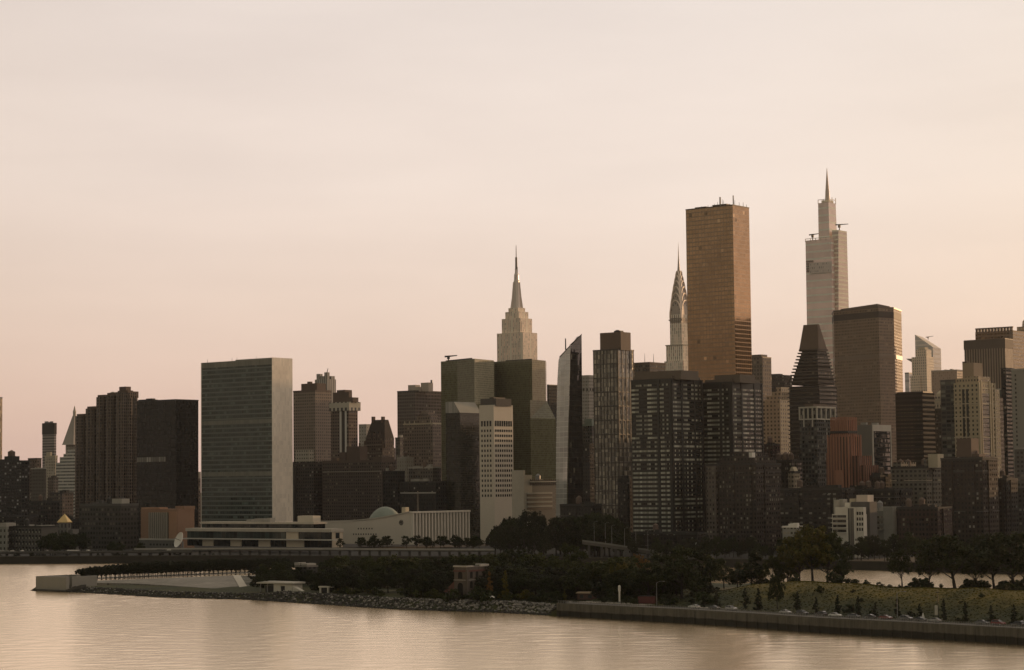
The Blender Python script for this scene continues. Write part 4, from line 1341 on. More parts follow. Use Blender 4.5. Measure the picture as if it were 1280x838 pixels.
# sloped glass tower with viewing deck, far away
Dh = 4600
b = Bld('glass_skyscraper', 'distant glass tower with a sloping top and a pointed viewing deck on its left', 'skyscraper', 1144, 1166, 1176, 434, Dh)
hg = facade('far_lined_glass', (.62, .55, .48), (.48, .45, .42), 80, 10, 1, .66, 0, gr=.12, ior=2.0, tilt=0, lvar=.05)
zl_ = b.z(418.5, -b.w, 0)
MB().add([(-b.w, 0, 2), (0, 0, 2), (0, b.d, 2), (-b.w, b.d, 2), (-b.w, 0, zl_), (0, 0, b.H), (0, b.d, b.H - 2), (-b.w, b.d, zl_ - 4)],
         [(0, 3, 2, 1), (4, 5, 6, 7), (0, 1, 5, 4), (1, 2, 6, 5), (2, 3, 7, 6), (3, 0, 4, 7)]).build('tower_shaft', hg, b.o)
xd, zd = b.lx(1132, 448), b.z(448)
MB().add([(xd, 2, zd + 2), (-b.w + 1, 0, zd + 1), (-b.w + 1, 18, zd + 1), (-b.w + 1, 0, zd - 12), (-b.w + 1, 18, zd - 12), (xd + 4, 2, zd - 1)],
         [(0, 1, 2), (0, 5, 3, 1), (0, 2, 4, 5), (5, 4, 3), (1, 3, 4, 2)]).build('viewing_deck', plain('deck_panel', (.26, .21, .17), .5), b.o)
crane(b, -b.w * .35, 8, b.z(425, -b.w * .35, 8), 6, 22, -.3)
b = Bld('office_tower', 'cream stone tower with setbacks in front of the distant sloped glass tower', 'skyscraper', 1139.5, 1158, 1167, 446, 3050)
mt = facade('cream_deco', (.64, .55, .44), (.26, .22, .17), 3.2, 3.9, .42, .6, 0, gr=.3, tilt=0)
b.shaft(mt)
x0, x1 = b.lx(1144, 437, 4), b.lx(1158, 437, 4)
zz = b.z(437, x1, 4)
MB().box(x0, min(x1, -1), 4, b.d - 3, b.H - .5, zz).build('upper_setback', mt, b.o)
MB().box(b.lx(1148, 434, 6), b.lx(1156, 434, 6), 6, b.d - 6, zz - .5, b.z(434, x1, 6)).build('crown_block', CREAM, b.o)
MB().box(-b.w - 1, -b.w * .4, -3, b.d * .7, 2, b.z(470)).build('lower_setback', mt, b.o)
b = Bld('office_tower', 'small hazy blue grey tower behind the cream stone tower', 'office tower', 1131, 1136, 1141, 467, 4200)
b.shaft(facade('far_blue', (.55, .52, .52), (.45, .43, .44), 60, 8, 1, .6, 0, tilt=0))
b.parapet(METAL, 2)
b = Bld('office_block', 'broad plain tan slab behind the cream ornate apartment tower', 'office block', 1164, 1196, 1214, 463, 2850)
b.shaft(facade('tan_slab', (.36, .28, .22), (.27, .21, .165), 3, 3.6, .4, .5, 0, tilt=0, gr=.4))
b.parapet(CONC, 1)
b.clutter(77, [CONC], 3, hmax=5)

# big brown towers at right
b = Bld('office_tower', 'big brown ribbed office tower with a dark crown at the right edge', 'office tower', 1205, 1256, 1266, 424, 2300)
bt = facade('ribbed_brown', (.31, .225, .15), (.065, .045, .032), 3.0, 60, .48, 3, 0, gr=.2, tilt=0)
b.shaft(bt)
MB().box(-b.w - .4, .4, -.4, b.d + .4, b.z(435), b.H + .2).build('louvre_crown', plain('brown_crown', (.15, .10, .065), .7), b.o)
b.parapet(CAPBRONZE, .8)
b = Bld('office_tower', 'broad orange brown office tower with a notched parapet cut by the right edge', 'office tower', 1219, 1266, 1330, 413, 2500)
bt2 = facade('amber_bands', (.26, .16, .085), (.09, .055, .03), 4, 4.2, .88, .5, .05, (.3, .2, .1), .1, 1, 1.9, .7, .01)
b.shaft(bt2)
for k in range(12):
    x0 = -b.w + b.w * k / 12
    MB().box(x0 + .5, x0 + b.w / 12 - 1.2, -.2, 3, b.H - .2, b.H + 3.4).build('parapet_block', plain('brown_crown', (.15, .10, .065), .7), b.o)
MB().box(-b.w, .2, -.2, 2, b.H + 3.3, b.H + 4.6).build('parapet_rail', CAPBRONZE, b.o)
b = Bld('glass_tower', 'gold rounded tower top peeking in at the right edge of the photo', 'office tower', 1271, 1286, 1300, 408, 2900)
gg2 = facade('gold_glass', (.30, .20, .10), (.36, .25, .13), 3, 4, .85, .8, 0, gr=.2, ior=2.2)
b.shaft(gg2)
MB().lathe(-b.w * .45, b.d * .5, [(b.w * .55, b.H - .5), (b.w * .5, b.z(401)), (b.w * .3, b.z(397)), (.4, b.z(395))], 14).build('dome', gg2, b.o)

# ================================================================== middle ground, right half
b = Bld('office_tower', 'beige gridded office tower directly right of the tall bronze slab', 'office tower', 935, 953, 964, 447, 2150)
mt = facade('beige_grid', (.22, .165, .115), (.06, .05, .04), 3.6, 4.0, .62, .55, .12, (.30, .24, .17))
b.shaft(mt)
b.fbox('mechanical_penthouse', .15, .85, .1, .8, b.H - .4, b.z(443), mt)
b.parapet(CAPBRONZE, .8)
b = Bld('office_block', 'dark flat block right of the beige gridded tower, under open sky', 'office block', 958, 980, 990, 470, 2250)
b.shaft(facade('dark_flat', (.085, .062, .045), bay=2.6, fl=3.6, cur=.05))
b.parapet(METALD, 1)
b.fbox('roof_plant', .2, .7, .1, .5, b.H - .3, b.H + 2.5, METALD)
b = Bld('apartment_tower', 'cream brick tower with square windows stepping up toward the balconied wedge tower', 'apartment tower', 951, 975, 990, 500, 1800)
mt = facade('cream_brick', (.33, .285, .21), (.04, .042, .04), 3.5, 3.3, .48, .5, .08, (.3, .28, .22))
b.shaft(mt)
for xa, yt, y in ((958, 495, 1), (965, 490, 2), (970, 484, 3)):
    x0 = b.lx(xa, yt, y)
    MB().box(x0, -.4, y, b.d - 1, b.H - .4, b.z(yt, 0, y)).build('stepped_crown', mt, b.o)
MB().box(-b.w - 8, -b.w + .1, 1.5, b.d * .7, b.base, b.z(505)).build('side_wing', mt, b.o)

# wedge roofed tower with balconies
b = Bld('apartment_tower', 'dark tower with stepped balconies rising to a wedge shaped roof', 'apartment tower', 986.5, 1024, 1046, 482, 1610)
bw = facade('balcony_dark', (.06, .043, .032), (.025, .022, .02), 2.6, 3.1, .7, .6, .07, (.2, .17, .12), .08, 1, 1.5)
b.shaft(bw)
slab = plain('balcony_slab', (.13, .095, .066), .7)
tw_, td = b.w, b.d
nt_ = 11
yl = 476
for k in range(nt_):
    f = k / (nt_ - 1)
    yt = 480 - (480 - 437) * (k + 1) / nt_
    xl_ = 987.5 + (1000.5 - 987.5) * f
    x0 = b.lx(xl_, yt, 1 + 5 * f)
    x1 = -.8 - b.w * .12 * f
    y0, y1 = 1 + 5 * f, b.d - 1 - b.d * .22 * f
    z0 = b.z(480 - (480 - 437) * k / nt_, x1, y0)
    z1 = b.z(yt, x1, y0)
    MB().box(x0 + 1.2, x1 - .5, y0, y1, z0 - .3, z1).build('stepped_storey', bw, b.o)
    MB().box(x0 - .6, x1 + .6, y0 - 1.6, y1 + .6, z1 - .45, z1 + .55).build('balcony', slab, b.o)
for k in range(16):
    z = b.z(486 + k * 5.2)
    MB().box(-b.w - .6, .9, -1.2, b.d * .5, z, z + .9).build('balcony', slab, b.o)
yb = 437
x0, x1 = b.lx(998.5, yb, 6), b.lx(1034, yb, 6)
x1 = -b.w * .13
zb_ = b.z(438, x1, 6)
ztp = b.z(405.5, x1, 8)
xa, xb_ = b.lx(1005.5, 406, 8), b.lx(1023, 406, 8)
yend = b.d - 1 - b.d * .22
yq = 6 + (yend - 6) * .45
MB().loft([[(x0, 6, zb_ - .3), (x1, 6, zb_ - .3), (x1, yend, zb_ - .3), (x0, yend, zb_ - .3)],
           [(xa, 6.5, ztp), (xb_, 6.5, ztp), (xb_ + .5, yq - 4, ztp), (xa, yq - 4, ztp)]]).build('wedge_roof', plain('wedge_copper', (.20, .125, .075), .6), b.o)

b = Bld('apartment_tower', 'grey glass tower with a pale framed crown below the wedge roofed tower', 'apartment tower', 999.5, 1021, 1044, 523, 1570)
mt = facade('grey_window_wall', (.105, .11, .105), (.022, .026, .028), 2.6, 3.1, .66, .60, .28, (.21, .21, .19), .06, 1, 1.6)
b.shaft(mt)
cf = plain('pale_frame', (.46, .43, .36), .6)
zt = b.z(509)
MB().box(-b.w + .6, -.6, .6, b.d - .6, b.H - .2, zt - 1.2).build('crown_glass', facade('crown_pane', (.10, .10, .09), (.05, .055, .055), 1.4, 3, .9, .85, .2), b.o)
for f in (0, .25, .5, .75, 1):
    MB().box(-b.w * (1 - f) - .45, -b.w * (1 - f) + .45, -.35, .55, b.H - .2 - (6 if f in (.25, .75) else 0), zt).build('crown_post', cf, b.o)
    if f > 0: MB().box(-.55, .35, b.d * f - .45, b.d * f + .45, b.H - .2, zt).build('crown_post', cf, b.o)
MB().box(-b.w - .5, .5, -.5, b.d + .5, zt - .6, zt + .5).build('crown_rail', cf, b.o)
MB().box(-b.w - .4, .4, -.4, b.d + .4, b.H - 1, b.H - .1).build('crown_rail', cf, b.o)
MB().box(-b.w * .8, -b.w * .3, 3, b.d - 4, zt - 1.3, zt + 2.6).build('mechanical_penthouse', CAPBRONZE, b.o)

# red-brown art deco tower
b = Bld('art_deco_tower', 'ribbed terracotta red art deco tower with a crenellated crown', 'tower', 1034, 1061, 1076, 546, 1500)
mt = facade('deco_brick', (.30, .112, .058), (.045, .03, .025), 2.7, 60, .40, 3, 0, gr=.2, wvar=.14)
b.shaft(mt)
mt2 = plain('deco_rib', (.42, .175, .095))
x0, x1 = b.lx(1039, 526, 2.2), -2.2
zt = b.z(525, -3, 2.2)
MB().box(x0, x1, 2.2, b.d * .85, b.H - .4, zt).build('upper_shaft', mt, b.o)
for k in range(9):
    x = x0 + (x1 - x0) * k / 8
    MB().box(x - .45, x + .45, 1.7, 2.3, b.H - 1, zt + 2.0).build('rib', mt2, b.o)
for k in range(1, 6):
    y = 2.2 + (b.d * .85 - 2.2) * k / 5
    MB().box(x1 - .1, x1 + .5, y - .45, y + .45, b.H - 1, zt + 2.0).build('rib', mt2, b.o)
MB().box(x0 - .6, x1 + .7, 1.4, b.d * .85 + .5, zt - 9.5, zt - 7.6).build('balcony', METALD, b.o)
for k in range(8):
    x = -b.w + .5 + (b.w - 1) * k / 7
    MB().box(x - .5, x + .5, -.5, .05, b.base, b.H + 1.5).build('rib', mt2, b.o)
for k in range(1, 6):
    y = (b.d - .6) * k / 5
    MB().box(-.05, .5, y - .5, y + .5, b.base, b.H + 1.5).build('rib', mt2, b.o)
MB().box(-.3, 5.5, 3, b.d + 5, b.base, b.z(570)).build('side_wing', mt, b.o)
MB().box(.1, 9, 6, b.d + 9, b.base, b.z(582)).build('side_wing', mt, b.o)
MB().box(-b.w - 2.5, -b.w + .1, 2, b.d, b.base, b.z(566)).build('side_wing', mt, b.o)
MB().box(-b.w * .6, -b.w * .25, -2.0, -.05, b.base, b.z(588)).build('entrance_bay', mt2, b.o)

b = Bld('office_slab', 'grey slab with a blank pale left side and a dark glass front in a white frame', 'office block', 1067.5, 1090, 1113, 531, 1650)
b.shaft(plain('blank_grey', (.235, .22, .19), .7, .08))
MB().box(-.05, .15, 1.2, b.d - 1.0, b.base, b.z(539)).build('glass_front', facade('framed_dark_glass', (.03, .032, .034), (.018, .02, .022), 2.0, 3.6, .92, .7, .12, (.09, .09, .085), .05, 1, 1.6), b.o)
fr = plain('white_frame', (.52, .48, .41), .6)
MB().box(-.1, .5, -.1, 1.2, b.base, b.H).build('white_frame', fr, b.o)
MB().box(-.1, .5, b.d - 1.0, b.d + .1, b.base, b.H).build('white_frame', fr, b.o)
MB().box(-.1, .5, 1.21, b.d - 1.01, b.z(539), b.H).build('white_frame', fr, b.o)
b.clutter(91, [CONC], 2, hmax=2)

b = Bld('office_tower', 'dark office block with horizontal pale floor lines right of the octagonal slab', 'office block', 1119, 1153, 1168, 491, 1790)
mt = facade('dark_floor_lines', (.045, .04, .035), (.02, .02, .02), 60, 3.9, 1, .55, 0, gr=.07, ior=1.5, tilt=0, lvar=.1)
b.shaft(mt)
lined = facade('pale_floor_line', (.05, .047, .043), (.10, .085, .065), 3.0, 60, .85, 3, .2, (.16, .13, .10))
R = random.Random(9)
for k in range(22):
    z = b.z(507 + k * 4.6)
    MB().box(-b.w + .5, -b.w * R.choice((.0, .0, .3)) - .6, -.1, .05, z, z + .9).build('window_band', lined, b.o)
b.fbox('mechanical_penthouse', .02, .98, .1, .9, b.H - .3, b.H + 1.2, METALD)
b = Bld('office_block', 'dark block with a thin pale cornice below the small domed building', 'office block', 1160, 1180, 1200, 512, 1880)
b.shaft(facade('dark_mid', (.055, .047, .04), bay=2.8, fl=3.6, cur=.03))
MB().box(-b.w - .3, .3, -.3, b.d, b.z(529), b.z(527.5)).build('cornice', CONCD, b.o)
b.parapet(METALD, 1)

b = Bld('domed_building', 'ornate stone upper storeys with a little cupola between dark blocks', 'ornate building', 1166, 1178, 1186, 503, 2020)
mt = facade('ornate_stone', (.36, .31, .24), (.05, .045, .04), 3.0, 4.2, .55, .6, .1)
b.shaft(mt)
x0, x1 = b.lx(1169, 496, 2), b.lx(1180, 496, 2)
zt = b.z(496, -3, 2)
MB().box(x0, min(x1, -.5), 2, b.d - 2, b.H - .3, zt).build('upper_storey', mt, b.o)
cxx, cyy = (x0 + min(x1, -.5)) / 2, b.d / 2
MB().lathe(cxx, cyy, [(4.5, zt - .3), (4.5, zt + 2.5), (4.0, zt + 3.5), (2.5, zt + 5), (.6, zt + 6), (.3, zt + 8)], 12).build('cupola', CREAM, b.o)
for f in (.05, .35, .65, .95):
    MB().box(-b.w * f - .5, -b.w * f + .5, -.4, .05, b.z(514), b.H + 1.8).build('pilaster', CREAM, b.o)
b.parapet(CREAM, .9, .5, .4)

# cream ornate apartment tower
b = Bld('apartment_tower', 'tall cream ornate apartment tower with dark window strips and a tan rooftop block', 'apartment tower', 1192, 1223, 1243, 478, 1600)
mt = facade('cream_apartment', (.42, .345, .225), (.035, .036, .035), 3.4, 3.3, .38, .52, .12, (.22, .2, .16), wvar=.1)
b.shaft(mt)
x0, x1 = b.lx(1203, 458, 3), b.lx(1217, 458, 3)
MB().box(x0, x1, 3, 3 + b.d * .55, b.H - .5, b.z(453.5, x1, 3)).build('rooftop_block', plain('tan_block', (.36, .26, .165), .8, .06), b.o)
MB().box(x0 - .5, x0 + 3, 4, 8, b.z(454, x1, 3), b.z(451.5, x1, 3)).build('roof_plant', BRICKB, b.o)
mt3 = facade('cream_crown_storeys', (.40, .31, .20), (.05, .045, .04), 2.4, 3.0, .5, .5, .2)
MB().box(-b.w * .55, -.6, 1.4, b.d * .8, b.H - .4, b.z(470.5, -2, 1.4)).build('crown_storey', mt3, b.o)
MB().box(-b.w * .97, -b.w * .56, 2, b.d * .8, b.H - .4, b.z(473, -b.w * .7, 2)).build('crown_storey', mt3, b.o)
MB().box(-b.w - 12, -b.w + .1, 2, b.d * .7, b.base, b.z(474.5, -b.w, 2)).build('dark_wing', facade('balcony_wing', (.10, .10, .09), (.02, .024, .026), 4, 3.2, .85, .6, .3, (.2, .2, .17)), b.o)
stripm = facade('blue_dark_strip', (.05, .06, .062), (.022, .028, .03), 1.5, 3.3, .85, .8, .12, (.10, .11, .1))
for fx in (.62, .46):
    MB().box(-b.w * fx - .9, -b.w * fx + .9, -.15, .05, b.base, b.H - 4).build('window_band', stripm, b.o)
MB().box(-.05, .2, b.d * .18, b.d * .62, b.base, b.H - 8).build('window_band', stripm, b.o)
for f, hh in ((.02, 0), (.14, 1.5), (.66, 1.5), (.80, 0), (.98, 0)):
    MB().box(-.05, .7, b.d * f - .6, b.d * f + .6, b.base, b.H + hh).build('pilaster', CREAM, b.o)
for z in (486, 505, 522, 547, 568):
    MB().box(-b.w - .3, .35, -.35, b.d, b.z(z), b.z(z) + .7).build('belt_course', CREAM, b.o)
MB().box(-2.2, .6, b.d, b.d + 7, b.base, b.z(487, 0, b.d)).build('side_bay', mt, b.o)
MB().box(-2.2, .6, b.d + 7.3, b.d + 13, b.base, b.z(497, 0, b.d)).build('side_bay', facade('brown_bay', (.20, .145, .095), (.03, .03, .03), 2.6, 3.3, .5, .6, .15), b.o)

b = Bld('apartment_tower', 'narrow dark slab between the cream ornate tower and the pale slab at the right edge', 'apartment tower', 1251, 1257, 1267, 461, 1700)
b.shaft(facade('narrow_black', (.035, .032, .03), bay=2.4, fl=3.1, ww=.7, cur=.06))
b.parapet(METALD, .8)
b = Bld('office_block', 'grey green glazed block low behind the side of the cream ornate tower', 'office block', 1236, 1252, 1262, 487, 1830)
b.shaft(facade('grey_green_glass', (.12, .125, .11), (.07, .08, .072), 60, 4.2, 1, .6, 0, tilt=0))
b.parapet(CONC, .8)
b = Bld('apartment_slab', 'pale grey slab with a column of small dark windows cut by the right edge', 'apartment tower', 1264, 1330, 1350, 460, 1540)
b.shaft(plain('pale_render', (.29, .275, .235), .8, .08))
x0 = b.lx(1270, 500)
wmm = win_mesh(1.2, 1.5, 'x', gm)
for k in range(34):
    ob = link_mesh('window', wmm, b.o)
    ob.location = (x0, 0, b.z(467) - k * 3.15)
for k in range(34):
    ob = link_mesh('window', wmm, b.o)
    ob.location = (x0 + 8.5, 0, b.z(467) - k * 3.15)
b.parapet(CONC, .8)
b = Bld('apartment_block', 'dark gridded block with pale window bands at the right edge, below the pale slab', 'apartment block', 1256, 1340, 1360, 612, 1440)
b.shaft(facade('dark_grid_right', (.075, .07, .065), (.022, .023, .024), 3.0, 3.1, .6, .5, .16, (.16, .155, .13)))
b.parapet(ROOF, 1)
b.clutter(33, [CONC, BRICKB], 5, hmax=3)
b = Bld('office_block', 'pale block with a dark notch at the right edge beneath the pale slab', 'office block', 1268, 1330, 1350, 560, 1490)
b.shaft(facade('pale_right', (.16, .15, .135), (.03, .03, .03), 3, 3.2, .6, .5, .2, (.22, .2, .17)))
b.parapet(CONC, .8)

# dark brick house blocks in front
def brickblock(label, xl, xe, xr, yt, D, wall, cur=.16, curc=(.25, .235, .19), bay=2.7, fl=3.05, ww=.48, wh=.5, seed=1, tiers=(), par=ROOF, name='brick_block', cat='apartment block', nclut=4):
    b = Bld(name, label, cat, xl, xe, xr, yt, D)
    wall = tuple(c * .85 for c in wall)
    mt = facade('brick_face_%d' % seed, wall, (.02, .021, .023), bay, fl, ww, wh, cur, curc, wvar=.2)
    b.shaft(mt)
    b.parapet(par, 1.1)
    for xa, xb_, yt2, y in tiers:
        x0, x1 = b.lx(xa, yt2, y), min(b.lx(xb_, yt2, y), -.4)
        MB().box(x0, x1, y, max(y + 4, b.d - 2), b.H - .3, b.z(yt2, x1, y)).build('upper_storey', mt, b.o)
    b.clutter(seed, [ROOF, BRICKB, CONC], nclut, hmax=3)
    RB = random.Random(seed)
    nb_ = max(1, int(b.w / (bay * 5)))
    for k in range(nb_):
        xa = -b.w + b.w * (k + .25 + RB.uniform(-.1, .1)) / nb_
        MB().box(xa, min(xa + bay * RB.choice((1.5, 2, 2.5)), -.3), -RB.uniform(.7, 1.3), .02, b.base, b.H - RB.choice((0, 0, 3, 6)) - .05).build('front_bay', mt, b.o)
    if b.d > 10:
        MB().box(-.02, RB.uniform(.7, 1.1), b.d * .3, b.d * .3 + bay * 2, b.base, b.H - .05).build('front_bay', mt, b.o)
    if RB.random() < .7:
        z = b.H - RB.uniform(4, 9)
        MB().box(-b.w - .25, .3, -.3, b.d, z, z + .5).build('cornice', CONCD if sum(wall) < .4 else CREAM, b.o)
    if min(b.w, b.d) > 9 and RB.random() < .75:
        x, y, z = -b.w * RB.uniform(.2, .8), b.d * RB.uniform(.25, .6), b.H
        tk = MB()
        for sx in (-1, 1):
            for sy in (-1, 1):
                tk.box(x + sx * 1.1 - .12, x + sx * 1.1 + .12, y + sy * 1.1 - .12, y + sy * 1.1 + .12, z - .2, z + 2.2)
        tk.cyl(x, y, z + 2.2, z + 5.6, 1.9, 1.8, 12).cyl(x, y, z + 5.6, z + 7.0, 2.0, .1, 12)
        tk.build('water_tank', BRICKB, b.o)
    return b


b = brickblock('broad dark brown brick block with scattered lit windows below the right striped tower', 881, 945, 976, 581, 1440, (.095, .068, .055), .22, seed=101,
               tiers=((899, 943, 572, 2), (915, 935, 566, 4)))
MB().box(b.lx(886, 578), b.lx(897, 578), -3, 0, b.base, b.z(582)).build('front_bay', facade('tan_bay', (.15, .12, .095), (.022, .022, .024), 2.4, 3.05, .45, .5, .25, (.25, .23, .19)), b.o)
MB().box(b.lx(899, 580), b.lx(909, 580), -1.2, 0, b.base, b.H).build('front_bay', facade('dark_bay', (.07, .05, .04), (.022, .022, .024), 2.4, 3.05, .45, .5, .3, (.25, .23, .19)), b.o)
MB().box(b.lx(934, 568, 5), b.lx(940, 568, 5), 5, 9, b.H, b.z(565.8, -5, 5)).build('roof_plant', WHITE, b.o)
brickblock('deep red brick roof block beside the cream brick tower', 951, 966, 975, 557, 1560, (.13, .05, .045), .05, seed=102)
brickblock('dark block in the gap below the cream brick tower', 968, 990, 1003, 577, 1520, (.05, .042, .038), .10, seed=103)
b = brickblock('tiny ornate cream gabled block among dark roofs left of the art deco tower', 985, 993, 1000, 591, 1475, (.34, .28, .19), .1, seed=104, nclut=0, bay=2.2, name='gabled_house', cat='house')
MB().prism([(-b.w, 1), (0, 1), (0, 6), (-b.w, 6)], b.H - .2, b.H + 4, top=[(-b.w * .6, 1), (-b.w * .4, 1), (-b.w * .4, 6), (-b.w * .6, 6)]).build('gable', CREAM, b.o)
brickblock('low dark block with rows of pale windows left of the white stepped house', 975, 1052, 1068, 612, 1395, (.055, .046, .042), .22, (.20, .195, .17), 3.6, 3.1, .62, .42, seed=105, tiers=((1008, 1024, 607, 2),))
brickblock('dark low block behind the white stepped house', 1050, 1118, 1140, 613, 1450, (.06, .05, .045), .14, (.26, .23, .17), seed=106, tiers=((1062, 1078, 607, 3),))
brickblock('dark red brick row building right of the white stepped house', 1121, 1172, 1190, 636, 1330, (.105, .052, .043), .07, seed=107, nclut=6)
b = brickblock('beige low block with a small stepped tower, right of the framed dark glass slab', 1114, 1158, 1180, 585, 1480, (.23, .205, .16), .06, seed=108, bay=3.4, ww=.55, tiers=((1116, 1126, 578, 2), (1155, 1172, 574, 1)))
MB().box(b.lx(1160, 570, 3), b.lx(1172, 570, 3), 3, 12, b.H, b.z(568, -2, 3)).build('roof_tower', CREAM, b.o)
b = brickblock('large dark brown brick block with a rooftop tower, before the cream ornate tower', 1176, 1228, 1247, 575, 1395, (.085, .055, .042), .13, (.30, .28, .24), seed=109, tiers=((1180, 1236, 571, 1),))
x0, x1 = b.lx(1196, 558, 5), b.lx(1214, 558, 5)
MB().box(x0, x1, 5, 16, b.H, b.z(548, x1, 5)).prism([(x1 - .1, 6), (x1 + 5, 6), (x1 + 5, 15), (x1 - .1, 15)], b.H, b.H + 4).build('rooftop_tower', BRICKB, b.o)
for z in (573, 589, 640):
    MB().box(-b.w - .3, .35, -.35, b.d, b.z(z), b.z(z) + .6).build('cornice', CONCD, b.o)
brickblock('dark block beyond the large dark brown brick block, near the right edge', 1240, 1258, 1272, 600, 1420, (.05, .045, .042), .1, (.13, .14, .13), seed=110)
brickblock('dark low row of houses under the left striped tower', 786, 872, 884, 668, 1400, (.045, .04, .037), .18, (.28, .28, .25), seed=111, nclut=3)
brickblock('dark brick block in the gap between the gridded tower and the left striped tower', 772, 787, 795, 600, 1580, (.05, .045, .042), .14, (.16, .15, .13), seed=112, nclut=2)
brickblock('grey brown block seen between the two striped dark towers', 868, 880, 890, 566, 1570, (.08, .066, .055), .14, seed=113, nclut=2)
brickblock('dim brown block behind the wedge roofed tower and the cream brick tower', 960, 985, 1000, 520, 1980, (.12, .09, .065), .08, seed=114, nclut=2)
brickblock('small dark roofs in front of the grey framed slab', 1078, 1100, 1118, 596, 1500, (.06, .05, .045), .1, seed=115, nclut=4)
brickblock('dark block low between the slim slanted tower and the gridded tower', 700, 738, 752, 632, 1520, (.05, .045, .042), .12, (.2, .19, .16), seed=116, nclut=3)

# white stepped house
b = Bld('white_house', 'low white stepped apartment house above the trees, the brightest low building', 'apartment house', 1040, 1079.5, 1083.5, 643, 1300)
wh = plain('white_render', (.58, .545, .475), .8, .08)
dkw2 = facade('house_pane', (.05, .05, .05), (.022, .023, .024), 1.6, 60, .85, 3, .2, (.16, .15, .13))
b.shaft(wh)
zt = b.H
x0 = b.lx(1060, 640)
MB().box(x0 - 9, -.2, .3, b.d * .9, zt - .2, b.z(634.2)).build('upper_storey', wh, b.o)
xa, xb_ = b.lx(1061, 650), b.lx(1068.5, 650)
MB().box(xa, xb_, -.9, .05, b.base, b.z(635.5)).build('stair_glass', dkw2, b.o)
MB().box(xa - 1.1, xa, -1.2, .05, b.base, b.z(634)).build('frame_rib', wh, b.o)
MB().box(xb_, xb_ + 1.1, -1.2, .05, b.base, b.z(634)).build('frame_rib', wh, b.o)
MB().box(xa - 1.1, xb_ + 1.1, -1.2, .05, b.z(635.4), b.z(634)).build('frame_rib', wh, b.o)
for yy in (645.8, 651.8, 657.8, 664):
    MB().box(-b.w + .5, xa - 1.6, -.12, .06, b.z(yy + 1.9), b.z(yy - 1.6)).build('window_band', dkw2, b.o)
    z = b.z(yy + 2.6)
    MB().box(-b.w - .3, xa - 1.2, -1.3, .05, z, z + .45).build('balcony', wh, b.o)
wmm = win_mesh(1.0, 1.9, 'x', gm)
for yy in (642, 649, 655.5, 662):
    for px in (1072, 1075, 1078):
        ob = link_mesh('window', wmm, b.o)
        ob.location = (min(b.lx(px, yy), -.8), 0, b.z(yy))
MB().box(b.lx(1042, 630, 5), b.lx(1047, 630, 5), 5, 9, zt - .2, b.z(625, -15, 5)).build('chimney_stack', plain('warm_concrete', (.36, .34, .29)), b.o)
MB().box(b.lx(1049, 628, 8), b.lx(1054, 628, 8), 8, 13, zt - .2, b.z(624, -15, 8)).build('stair_tower', CONC, b.o)
MB().box(b.lx(1062, 626, 8), b.lx(1069, 626, 8), 8, 14, zt - .2, b.z(623.5, -10, 8)).build('stair_tower', CREAM, b.o)
MB().box(b.lx(1056, 630, 4), b.lx(1062, 630, 4), 4, 8, zt - .2, b.z(628.5, -10, 4)).build('stair_tower', wh, b.o)
yb_ = b.d + 1
MB().box(b.lx(1064, 628, yb_), b.lx(1087, 628, yb_), yb_, yb_ + 9, b.base, b.z(627.5, -2, yb_)).build('rear_wing', CONCD, b.o)
MB().box(b.lx(1070, 622, yb_), b.lx(1084, 622, yb_), yb_ + .5, yb_ + 8, b.z(627.6, -2, yb_), b.z(619, -2, yb_)).build('rooftop_block', plain('pink_render', (.50, .43, .36), .8, .05), b.o)
b = Bld('apartment_house', 'low grey green balconied house right of the white stepped house', 'apartment house', 1081, 1116, 1127, 639, 1345)
gwh = plain('grey_green_render', (.17, .175, .155), .8, .1)
b.shaft(gwh)
for yy in (647, 654, 661):
    MB().box(-b.w + 6, -7, -.15, .06, b.z(yy + 2), b.z(yy - 1.8)).build('window_band', dkw2, b.o)
    z = b.z(yy + 2.8)
    MB().box(-b.w * .62, -6, -1.4, .05, z, z + .8).build('balcony', gwh, b.o)
MB().box(-6.4, .2, -.6, b.d, b.base, b.z(633.8)).build('end_tower', plain('pale_end', (.24, .235, .205)), b.o)
b.clutter(17, [CONC, METAL, CREAM], 8, hmax=3)
b = Bld('low_house', 'small white flat roofed house among trees left of the yellow green crown', 'house', 978, 996, 1003, 659, 1290)
b.shaft(facade('low_white', (.26, .26, .235), (.03, .03, .03), 2.4, 3, .6, .45, .15))
b.parapet(WHITE, .6)
b.clutter(18, [WHITE, CONC], 4, hmax=2.5)

# unseen blocks added beyond the right of the frame: they shade the river bank and stand in the mirror of the bronze slab
for i, (X, Y, wx, dy, hh) in enumerate(((460, 1330, 60, 30, 62), (560, 1260, 70, 34, 75), (660, 1170, 60, 30, 95), (770, 1100, 80, 34, 70), (900, 1000, 80, 34, 80),
                                        (520, 1848, 100, 44, 203), (620, 1560, 60, 40, 120), (760, 1420, 70, 40, 150), (900, 1330, 60, 40, 110), (1050, 1200, 80, 40, 130))):
    o = thing('apartment_tower', 'unseen tower block added beyond the right edge for shade and reflection', 'apartment tower', (X, Y, 0), radians(-38), 'unseen towers added beyond the right edge')
    MB().box(-wx / 2, wx / 2, -dy / 2, dy / 2, 2, hh).build('tower_shaft', facade('shore_tower_%d' % i, (.07, .055, .045), bay=3, fl=3.2), o)
    MB().box(-wx * .2, wx * .2, -dy * .2, dy * .2, hh - .2, hh + 5).build('mechanical_penthouse', ROOF, o)
# ================================================================== water and the city ground
def lerp_tab(tab, x):
    if x <= tab[0][0]: return tab[0][1]
    for (a, u), (c, v) in zip(tab, tab[1:]):
        if x <= c: return u + (v - u) * (x - a) / (c - a)
    return tab[-1][1]


def sstep(a, c, x):
    t = min(1, max(0, (x - a) / (c - a)))
    return t * t * (3 - 2 * t)


